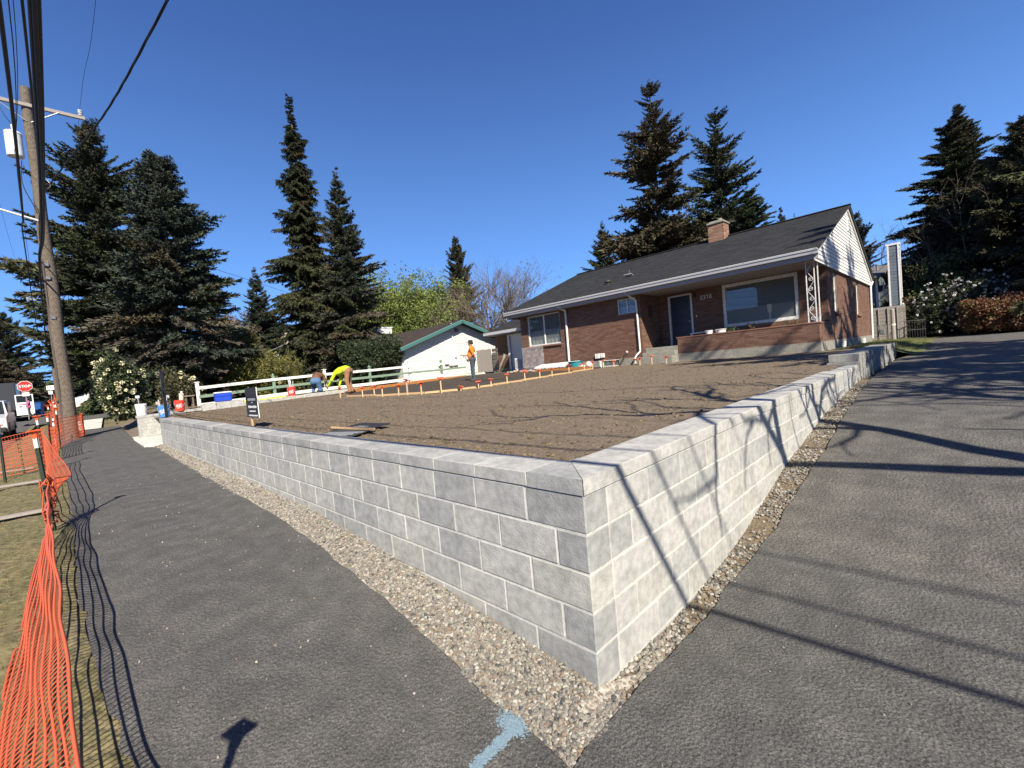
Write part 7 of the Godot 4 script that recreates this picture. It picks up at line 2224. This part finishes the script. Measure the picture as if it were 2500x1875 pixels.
func nets(out: MB, bones: Array, cell: float, blend: float) -> void:      # bones [a, b, ra, rb, colour, squash(optional Vector3)]
	var lo := Vector3.INF; var hi := -Vector3.INF
	for b in bones:
		var r: float = maxf(b[2], b[3]) + cell * 2
		lo = lo.min(b[0] - Vector3.ONE * r).min(b[1] - Vector3.ONE * r)
		hi = hi.max(b[0] + Vector3.ONE * r).max(b[1] + Vector3.ONE * r)
	var nx := int((hi.x - lo.x) / cell) + 2; var ny := int((hi.y - lo.y) / cell) + 2; var nz := int((hi.z - lo.z) / cell) + 2
	var f := PackedFloat32Array(); f.resize(nx * ny * nz); f.fill(1.0)
	var near := PackedFloat32Array(); near.resize(nx * ny * nz); near.fill(9.0)
	var who := PackedInt32Array(); who.resize(nx * ny * nz)
	for bi in bones.size():
		var b: Array = bones[bi]
		var r: float = maxf(b[2], b[3]) + blend + cell * 2.5
		var l: Vector3 = ((b[0].min(b[1]) - Vector3.ONE * r - lo) / cell).floor()
		var h: Vector3 = ((b[0].max(b[1]) + Vector3.ONE * r - lo) / cell).ceil()
		for i in range(maxi(0, int(l.x)), mini(nx, int(h.x) + 1)):
			for j in range(maxi(0, int(l.y)), mini(ny, int(h.y) + 1)):
				for k in range(maxi(0, int(l.z)), mini(nz, int(h.z) + 1)):
					var d := capsule_d(lo + Vector3(i, j, k) * cell, b[0], b[1], b[2], b[3])
					var id := (i * ny + j) * nz + k
					if d < near[id]: near[id] = d; who[id] = bi
					var e := maxf(blend - absf(d - f[id]), 0.0) / blend
					f[id] = minf(d, f[id]) - e * e * blend * 0.25
	var vert := {}
	var sx := ny * nz; var sy := nz
	for i in nx - 1:
		for j in ny - 1:
			for k in nz - 1:
				var id := i * sx + j * sy + k
				var v := [f[id], f[id + 1], f[id + sy], f[id + sy + 1], f[id + sx], f[id + sx + 1], f[id + sx + sy], f[id + sx + sy + 1]]
				var m := 0
				for q in 8:
					if v[q] < 0: m |= 1 << q
				if m == 0 or m == 255: continue
				var acc := Vector3.ZERO; var n := 0
				for e in [[0, 1], [0, 2], [0, 4], [1, 3], [1, 5], [2, 3], [2, 6], [3, 7], [4, 5], [4, 6], [5, 7], [6, 7]]:
					var a: float = v[e[0]]; var b2: float = v[e[1]]
					if (a < 0) != (b2 < 0):
						var t := a / (a - b2)
						var p0 := Vector3((e[0] >> 2) & 1, (e[0] >> 1) & 1, e[0] & 1); var p1 := Vector3((e[1] >> 2) & 1, (e[1] >> 1) & 1, e[1] & 1)
						acc += p0.lerp(p1, t); n += 1
				var g := Vector3(v[4] + v[5] + v[6] + v[7] - v[0] - v[1] - v[2] - v[3], v[2] + v[3] + v[6] + v[7] - v[0] - v[1] - v[4] - v[5], v[1] + v[3] + v[5] + v[7] - v[0] - v[2] - v[4] - v[6]).normalized()
				vert[id] = [lo + (Vector3(i, j, k) + acc / n) * cell, g, bones[who[id]][4]]
	for id in vert:
		for ax in 3:
			var s: int = [sx, sy, 1][ax]; var u: int = [sy, 1, sx][ax]; var w: int = [1, sx, sy][ax]
			if (f[id] < 0) == (f[id + s] < 0): continue
			var a = vert.get(id); var b = vert.get(id - u); var c = vert.get(id - u - w); var d = vert.get(id - w)
			if b == null or c == null or d == null: continue
			out.col = a[2]
			if f[id] < 0:
				out.tri3(a[0], b[0], c[0], a[1], b[1], c[1]); out.tri3(a[0], c[0], d[0], a[1], c[1], d[1])
			else:
				out.tri3(a[0], c[0], b[0], a[1], c[1], b[1]); out.tri3(a[0], d[0], c[0], a[1], d[1], c[1])

func hand(wrist: Vector3, dir: Vector3, side: Vector3, skin: Color, curl := 0.9) -> Array:      # palm, four fingers of unequal length, thumb
	var d := dir.normalized(); var s := (side - d * side.dot(d)).normalized(); var n := d.cross(s)
	var b := [[wrist, wrist + d * 0.05, 0.027, 0.03, skin], [wrist + d * 0.05 - s * 0.022, wrist + d * 0.07 + s * 0.022, 0.02, 0.02, skin]]
	for i in 4:
		var o := wrist + d * 0.085 + s * (-0.03 + 0.02 * i)
		var l: float = [0.062, 0.075, 0.07, 0.052][i]
		var k := o + d * l * 0.5 + n * l * 0.2 * curl
		b.append([o - d * 0.02, k, 0.0095, 0.009, skin])
		b.append([k, k + d * l * 0.25 + n * l * 0.5 * curl, 0.009, 0.0075, skin])
	var t := wrist + d * 0.03 - s * 0.03
	b.append([t, t + d * 0.035 - s * 0.03 + n * 0.01, 0.012, 0.011, skin])
	b.append([t + d * 0.035 - s * 0.03 + n * 0.01, t + d * 0.06 - s * 0.03 + n * 0.025, 0.011, 0.009, skin])
	return b

func head(c: Vector3, fwd: Vector3, up: Vector3, skin: Color, hair: Color) -> Array:
	var r := fwd.cross(up).normalized()
	var eye := Color(0.02, 0.015, 0.012); var lip := skin * Color(0.8, 0.5, 0.5)
	var b := [[c + up * 0.03 - fwd * 0.015, c + up * 0.02 + fwd * 0.02, 0.085, 0.078, skin], [c - up * 0.045 + fwd * 0.045, c - up * 0.085 + fwd * 0.055, 0.055, 0.04, skin], [c + fwd * 0.095 + up * 0.01, c + fwd * 0.113 - up * 0.025, 0.011, 0.015, skin],
		[c + up * 0.025 + fwd * 0.082 - r * 0.04, c + up * 0.025 + fwd * 0.082 + r * 0.04, 0.014, 0.014, skin], [c - up * 0.058 + fwd * 0.094 - r * 0.016, c - up * 0.058 + fwd * 0.094 + r * 0.016, 0.008, 0.008, lip]]
	for s in [-1.0, 1.0]:
		b.append([c + r * 0.085 * s - fwd * 0.005 + up * 0.02, c + r * 0.085 * s - fwd * 0.005 - up * 0.025, 0.014, 0.01, skin])
		b.append([c + r * 0.033 * s + fwd * 0.088 + up * 0.004, c + r * 0.035 * s + fwd * 0.088 + up * 0.004, 0.009, 0.009, eye])
	for q in [[0.06, -0.03, 0.0], [0.035, -0.06, 0.0], [-0.02, -0.065, 0.0], [0.03, -0.03, 0.05], [0.03, -0.03, -0.05]]:
		var p: Vector3 = c + up * q[0] + fwd * q[1] + r * q[2]
		b.append([p, p + up * 0.002, 0.064, 0.064, hair])
	return b

func person(label: String, at: Vector3, yaw: float, bones: Array, heads: Array, hands: Array, extra := {}) -> Node3D:
	var o := thing("person", label, "person", at, yaw)
	var b := MB.new()
	nets(b, bones, 0.021, 0.045)
	nets(b, heads, 0.0085, 0.012)
	for h in hands: nets(b, h, 0.0075, 0.006)
	part("body", b, M.cloth, o)
	return o

func workers() -> void:
	var skin := Color(0.42, 0.2, 0.12); var U := Vector3.UP; var F := Vector3.RIGHT
	# --- man in orange, standing, watering the soil with a hose; local forward is +x, his right is +z
	var org := Color(0.82, 0.22, 0.015); var jean := Color(0.055, 0.075, 0.11); var boot := Color(0.12, 0.07, 0.04)
	var v := func(x: float, y: float, z: float) -> Vector3: return Vector3(x, y, z)
	var c := Vector3(0.03, 1.64, 0)
	var bones := [
		[v.call(0, 0.93, -0.09), v.call(0.02, 0.5, -0.1), 0.115, 0.075, jean], [v.call(0.02, 0.5, -0.1), v.call(-0.03, 0.09, -0.11), 0.08, 0.06, jean],
		[v.call(0, 0.93, 0.09), v.call(0.05, 0.5, 0.11), 0.115, 0.075, jean], [v.call(0.05, 0.5, 0.11), v.call(0.03, 0.09, 0.13), 0.08, 0.06, jean],
		[v.call(-0.06, 0.05, -0.11), v.call(0.14, 0.04, -0.13), 0.05, 0.045, boot], [v.call(0.0, 0.05, 0.13), v.call(0.2, 0.04, 0.15), 0.05, 0.045, boot],
		[v.call(0, 0.95, -0.08), v.call(0, 0.95, 0.08), 0.13, 0.13, jean],
		[v.call(0.03, 1.06, -0.06), v.call(0.03, 1.06, 0.06), 0.15, 0.15, org], [v.call(0.07, 1.12, 0), v.call(0.04, 1.25, 0), 0.15, 0.14, org], [v.call(-0.01, 1.33, -0.09), v.call(-0.01, 1.33, 0.09), 0.125, 0.125, org],
		[v.call(-0.02, 1.43, -0.17), v.call(-0.02, 1.43, 0.17), 0.07, 0.07, org], [v.call(0, 1.46, 0), v.call(0.02, 1.58, 0), 0.058, 0.052, skin],
		[v.call(-0.01, 1.42, 0.18), v.call(0.02, 1.24, 0.25), 0.075, 0.068, org], [v.call(0.02, 1.24, 0.25), v.call(0.04, 1.16, 0.26), 0.05, 0.046, skin], [v.call(0.04, 1.16, 0.26), v.call(0.33, 1.14, 0.2), 0.045, 0.031, skin],
		[v.call(-0.01, 1.42, -0.18), v.call(-0.08, 1.24, -0.25), 0.075, 0.068, org], [v.call(-0.08, 1.24, -0.25), v.call(-0.1, 1.15, -0.26), 0.05, 0.046, skin], [v.call(-0.1, 1.15, -0.26), v.call(0.1, 0.98, -0.2), 0.045, 0.032, skin]]
	var man := person("standing man in orange shirt and cap watering the soil with a hose", Vector3(-13.35, 1.13, -10.65), atan2(-0.62, -0.78), bones, head(c, (F - U * 0.25).normalized(), (U + F * 0.25).normalized(), skin, Color(0.03, 0.03, 0.03)), [hand(v.call(0.34, 1.14, 0.2), F, -Vector3.BACK, skin, 1.6), hand(v.call(0.11, 0.97, -0.2), v.call(0.8, -0.5, 0.3), U, skin, 1.2)])
	var cap := MB.new()
	cap.col = Color(0.05, 0.055, 0.07)
	cap.ball(c + v.call(-0.01, 0.075, 0), Vector3(0.105, 0.075, 0.098), 8, 16)
	cap.cbox(c + v.call(0.12, 0.055, 0), Vector3(0.13, 0.012, 0.15), 0.004, Basis(Vector3.BACK, -0.2))
	cap.col = Color(0.45, 0.46, 0.5)
	cap.ball(c + v.call(0.08, 0.1, 0.04), Vector3(0.02, 0.02, 0.03), 6, 8)
	part("cap", cap, M.cloth, man)
	var hs := thing("garden_hose", "dark garden hose held by the man in orange and trailing to the ground", "hose", man.position, man.rotation.y)
	var hb := MB.new()
	hb.col = Color(0.03, 0.05, 0.035)
	hb.tube(smooth_path([v.call(0.46, 1.15, 0.2), v.call(0.36, 1.1, 0.19), v.call(0.27, 0.9, 0.12), v.call(0.18, 0.84, -0.02), v.call(0.14, 0.95, -0.18), v.call(0.06, 1.0, -0.24), v.call(0.02, 0.75, -0.28), v.call(0.05, 0.3, -0.3), v.call(0.0, 0.03, -0.5), v.call(-0.6, 0.02, -0.9), v.call(-2.0, 0.02, -1.1)], 8), PackedFloat32Array([0.014]), 7)
	part("tube", hb, M.plastic, hs)
	var nb := MB.new()
	nb.col = Color(0.1, 0.1, 0.1)
	nb.line(v.call(0.42, 1.15, 0.2), v.call(0.56, 1.19, 0.2), 0.02, 8)
	nb.line(v.call(0.44, 1.15, 0.2), v.call(0.42, 1.06, 0.2), 0.016, 8)
	part("nozzle", nb, M.plastic, hs)
	# --- man in lime, bent double over the blocks
	var lime := Color(0.55, 0.8, 0.02); var tan_ := Color(0.32, 0.17, 0.085)
	c = Vector3(0.62, 0.66, 0)
	bones = [
		[v.call(0.0, 0.84, -0.09), v.call(0.04, 0.46, -0.13), 0.115, 0.078, tan_], [v.call(0.04, 0.46, -0.13), v.call(-0.06, 0.09, -0.14), 0.078, 0.062, tan_],
		[v.call(0.0, 0.84, 0.09), v.call(0.1, 0.46, 0.14), 0.115, 0.078, tan_], [v.call(0.1, 0.46, 0.14), v.call(0.02, 0.09, 0.15), 0.078, 0.062, tan_],
		[v.call(-0.09, 0.05, -0.14), v.call(0.12, 0.04, -0.15), 0.05, 0.045, boot], [v.call(-0.01, 0.05, 0.15), v.call(0.2, 0.04, 0.17), 0.05, 0.045, boot],
		[v.call(0, 0.87, -0.07), v.call(0, 0.87, 0.07), 0.13, 0.13, tan_],
		[v.call(0.08, 0.93, -0.06), v.call(0.08, 0.93, 0.06), 0.135, 0.135, lime], [v.call(0.12, 0.95, 0), v.call(0.36, 0.9, 0), 0.145, 0.15, lime], [v.call(0.42, 0.86, -0.1), v.call(0.42, 0.86, 0.1), 0.12, 0.12, lime],
		[v.call(0.47, 0.83, -0.18), v.call(0.47, 0.83, 0.18), 0.07, 0.07, lime], [v.call(0.5, 0.8, 0), v.call(0.58, 0.71, 0), 0.058, 0.052, skin],
		[v.call(0.47, 0.82, 0.19), v.call(0.5, 0.55, 0.22), 0.075, 0.055, lime], [v.call(0.5, 0.55, 0.22), v.call(0.56, 0.33, 0.16), 0.052, 0.04, lime],
		[v.call(0.47, 0.82, -0.19), v.call(0.62, 0.57, -0.24), 0.075, 0.055, lime], [v.call(0.62, 0.57, -0.24), v.call(0.8, 0.37, -0.2), 0.052, 0.04, lime]]
	var m2 := person("man in lime yellow shirt and tan trousers bent over beside the blocks", Vector3(-15.6, 1.16, -6.15), atan2(-0.55, -0.83), bones, head(c, v.call(0.45, -0.89, 0), v.call(0.89, 0.45, 0), Color(0.3, 0.13, 0.09), Color(0.02, 0.018, 0.016)), [hand(v.call(0.56, 0.32, 0.16), v.call(0.25, -1, 0), -Vector3.BACK, skin), hand(v.call(0.8, 0.36, -0.2), v.call(0.6, -0.8, 0), Vector3.BACK, skin)])
	# --- man in brown shirt and jeans, kneeling with his back to us
	var brn := Color(0.17, 0.085, 0.045); var blue := Color(0.09, 0.17, 0.33)
	c = Vector3(0.66, 0.68, 0.06)
	bones = [
		[v.call(0.0, 0.52, -0.1), v.call(0.3, 0.3, -0.2), 0.125, 0.085, blue], [v.call(0.3, 0.3, -0.2), v.call(0.22, 0.08, -0.2), 0.085, 0.066, blue],
		[v.call(0.0, 0.52, 0.1), v.call(0.13, 0.14, 0.14), 0.125, 0.088, blue], [v.call(0.13, 0.12, 0.14), v.call(-0.24, 0.09, 0.15), 0.085, 0.065, blue],
		[v.call(0.18, 0.05, -0.2), v.call(0.4, 0.04, -0.21), 0.05, 0.045, Color(0.05, 0.05, 0.05)], [v.call(-0.28, 0.12, 0.15), v.call(-0.32, 0.02, 0.15), 0.055, 0.05, Color(0.05, 0.05, 0.05)],
		[v.call(0, 0.55, -0.08), v.call(0, 0.55, 0.08), 0.14, 0.14, blue],
		[v.call(0.09, 0.66, -0.06), v.call(0.09, 0.66, 0.06), 0.14, 0.14, brn], [v.call(0.12, 0.68, 0), v.call(0.34, 0.78, 0), 0.15, 0.155, brn], [v.call(0.4, 0.78, -0.1), v.call(0.4, 0.78, 0.1), 0.125, 0.125, brn],
		[v.call(0.46, 0.78, -0.18), v.call(0.46, 0.78, 0.18), 0.072, 0.072, brn], [v.call(0.5, 0.77, 0.02), v.call(0.6, 0.72, 0.04), 0.058, 0.052, skin],
		[v.call(0.46, 0.77, 0.19), v.call(0.52, 0.52, 0.28), 0.075, 0.06, brn], [v.call(0.52, 0.52, 0.28), v.call(0.7, 0.34, 0.2), 0.046, 0.034, skin],
		[v.call(0.46, 0.77, -0.19), v.call(0.54, 0.52, -0.28), 0.075, 0.06, brn], [v.call(0.54, 0.52, -0.28), v.call(0.76, 0.36, -0.16), 0.046, 0.034, skin]]
	person("kneeling man in brown shirt and blue jeans seen from behind by the fence", Vector3(-18.2, 1.2, -5.85), atan2(0.62, -0.78), bones, head(c, v.call(0.8, -0.6, 0), v.call(0.6, 0.8, 0), skin, Color(0.02, 0.018, 0.016)), [hand(v.call(0.7, 0.33, 0.2), v.call(0.6, -0.8, 0), Vector3.BACK, skin), hand(v.call(0.76, 0.35, -0.16), v.call(0.6, -0.8, 0), -Vector3.BACK, skin)])
	# --- woman in pink holding the truck door
	var pink := Color(0.75, 0.12, 0.33); var leg := Color(0.04, 0.045, 0.05)
	c = Vector3(0.02, 1.53, 0)
	bones = [
		[v.call(0, 0.86, -0.09), v.call(0.04, 0.47, -0.09), 0.11, 0.075, leg], [v.call(0.04, 0.47, -0.09), v.call(-0.05, 0.09, -0.09), 0.075, 0.058, leg],
		[v.call(0, 0.86, 0.09), v.call(-0.02, 0.47, 0.1), 0.11, 0.075, leg], [v.call(-0.02, 0.47, 0.1), v.call(-0.14, 0.09, 0.1), 0.075, 0.058, leg],
		[v.call(-0.06, 0.05, -0.09), v.call(0.12, 0.04, -0.1), 0.045, 0.04, boot], [v.call(-0.14, 0.05, 0.1), v.call(0.04, 0.04, 0.11), 0.045, 0.04, boot],
		[v.call(0, 0.9, -0.07), v.call(0, 0.9, 0.07), 0.14, 0.14, pink], [v.call(0, 1.02, -0.04), v.call(0, 1.02, 0.04), 0.13, 0.13, pink], [v.call(0, 1.2, -0.07), v.call(0, 1.2, 0.07), 0.12, 0.12, pink], [v.call(-0.01, 1.33, -0.15), v.call(-0.01, 1.33, 0.15), 0.07, 0.07, pink], [v.call(0, 1.36, 0), v.call(0.01, 1.47, 0), 0.05, 0.045, skin],
		[v.call(0, 1.32, 0.16), v.call(0.1, 1.1, 0.22), 0.07, 0.06, pink], [v.call(0.1, 1.1, 0.22), v.call(0.4, 1.15, 0.12), 0.055, 0.035, pink],
		[v.call(0, 1.32, -0.16), v.call(0.12, 1.1, -0.22), 0.07, 0.06, pink], [v.call(0.12, 1.1, -0.22), v.call(0.4, 1.12, -0.1), 0.055, 0.035, pink]]
	person("woman in pink jacket standing at the open truck door", Vector3(-57.0, 0.98, 4.15), atan2(-0.95, 0.3), bones, head(c, F, U, skin, Color(0.03, 0.025, 0.02)), [hand(v.call(0.4, 1.15, 0.12), F, U, skin), hand(v.call(0.4, 1.12, -0.1), F, U, skin)])
	# --- the photographer, whose shadow reaches the foot of the picture
	c = Vector3(-0.08, 1.6, 0)
	var gy := Color(0.12, 0.12, 0.13)
	bones = [
		[v.call(0, 0.9, -0.1), v.call(0.02, 0.48, -0.12), 0.115, 0.078, leg], [v.call(0.02, 0.48, -0.12), v.call(-0.02, 0.09, -0.13), 0.078, 0.06, leg],
		[v.call(0, 0.9, 0.1), v.call(0.02, 0.48, 0.12), 0.115, 0.078, leg], [v.call(0.02, 0.48, 0.12), v.call(-0.02, 0.09, 0.13), 0.078, 0.06, leg],
		[v.call(-0.06, 0.05, -0.13), v.call(0.16, 0.04, -0.15), 0.05, 0.045, boot], [v.call(-0.06, 0.05, 0.13), v.call(0.16, 0.04, 0.15), 0.05, 0.045, boot],
		[v.call(0, 0.93, -0.07), v.call(0, 0.93, 0.07), 0.135, 0.135, gy], [v.call(-0.02, 1.1, 0), v.call(-0.05, 1.25, 0), 0.15, 0.15, gy], [v.call(-0.07, 1.33, -0.09), v.call(-0.07, 1.33, 0.09), 0.12, 0.12, gy], [v.call(-0.08, 1.4, -0.17), v.call(-0.08, 1.4, 0.17), 0.07, 0.07, gy], [v.call(-0.09, 1.42, 0), v.call(-0.08, 1.54, 0), 0.056, 0.05, skin],
		[v.call(-0.08, 1.39, 0.18), v.call(0.08, 1.22, 0.22), 0.072, 0.056, gy], [v.call(0.08, 1.22, 0.22), v.call(0.3, 1.42, 0.13), 0.05, 0.034, gy],
		[v.call(-0.08, 1.39, -0.18), v.call(0.08, 1.22, -0.22), 0.072, 0.056, gy], [v.call(0.08, 1.22, -0.22), v.call(0.3, 1.42, -0.13), 0.05, 0.034, gy]]
	person("photographer standing behind the camera on the asphalt walk", Vector3(1.62, -0.02, 2.03), deg_to_rad(135), bones, head(c, F, U, skin, Color(0.03, 0.025, 0.02)), [hand(v.call(0.3, 1.42, 0.13), v.call(0.5, 0.8, -0.2), F, skin), hand(v.call(0.3, 1.42, -0.13), v.call(0.5, 0.8, 0.2), F, skin)])
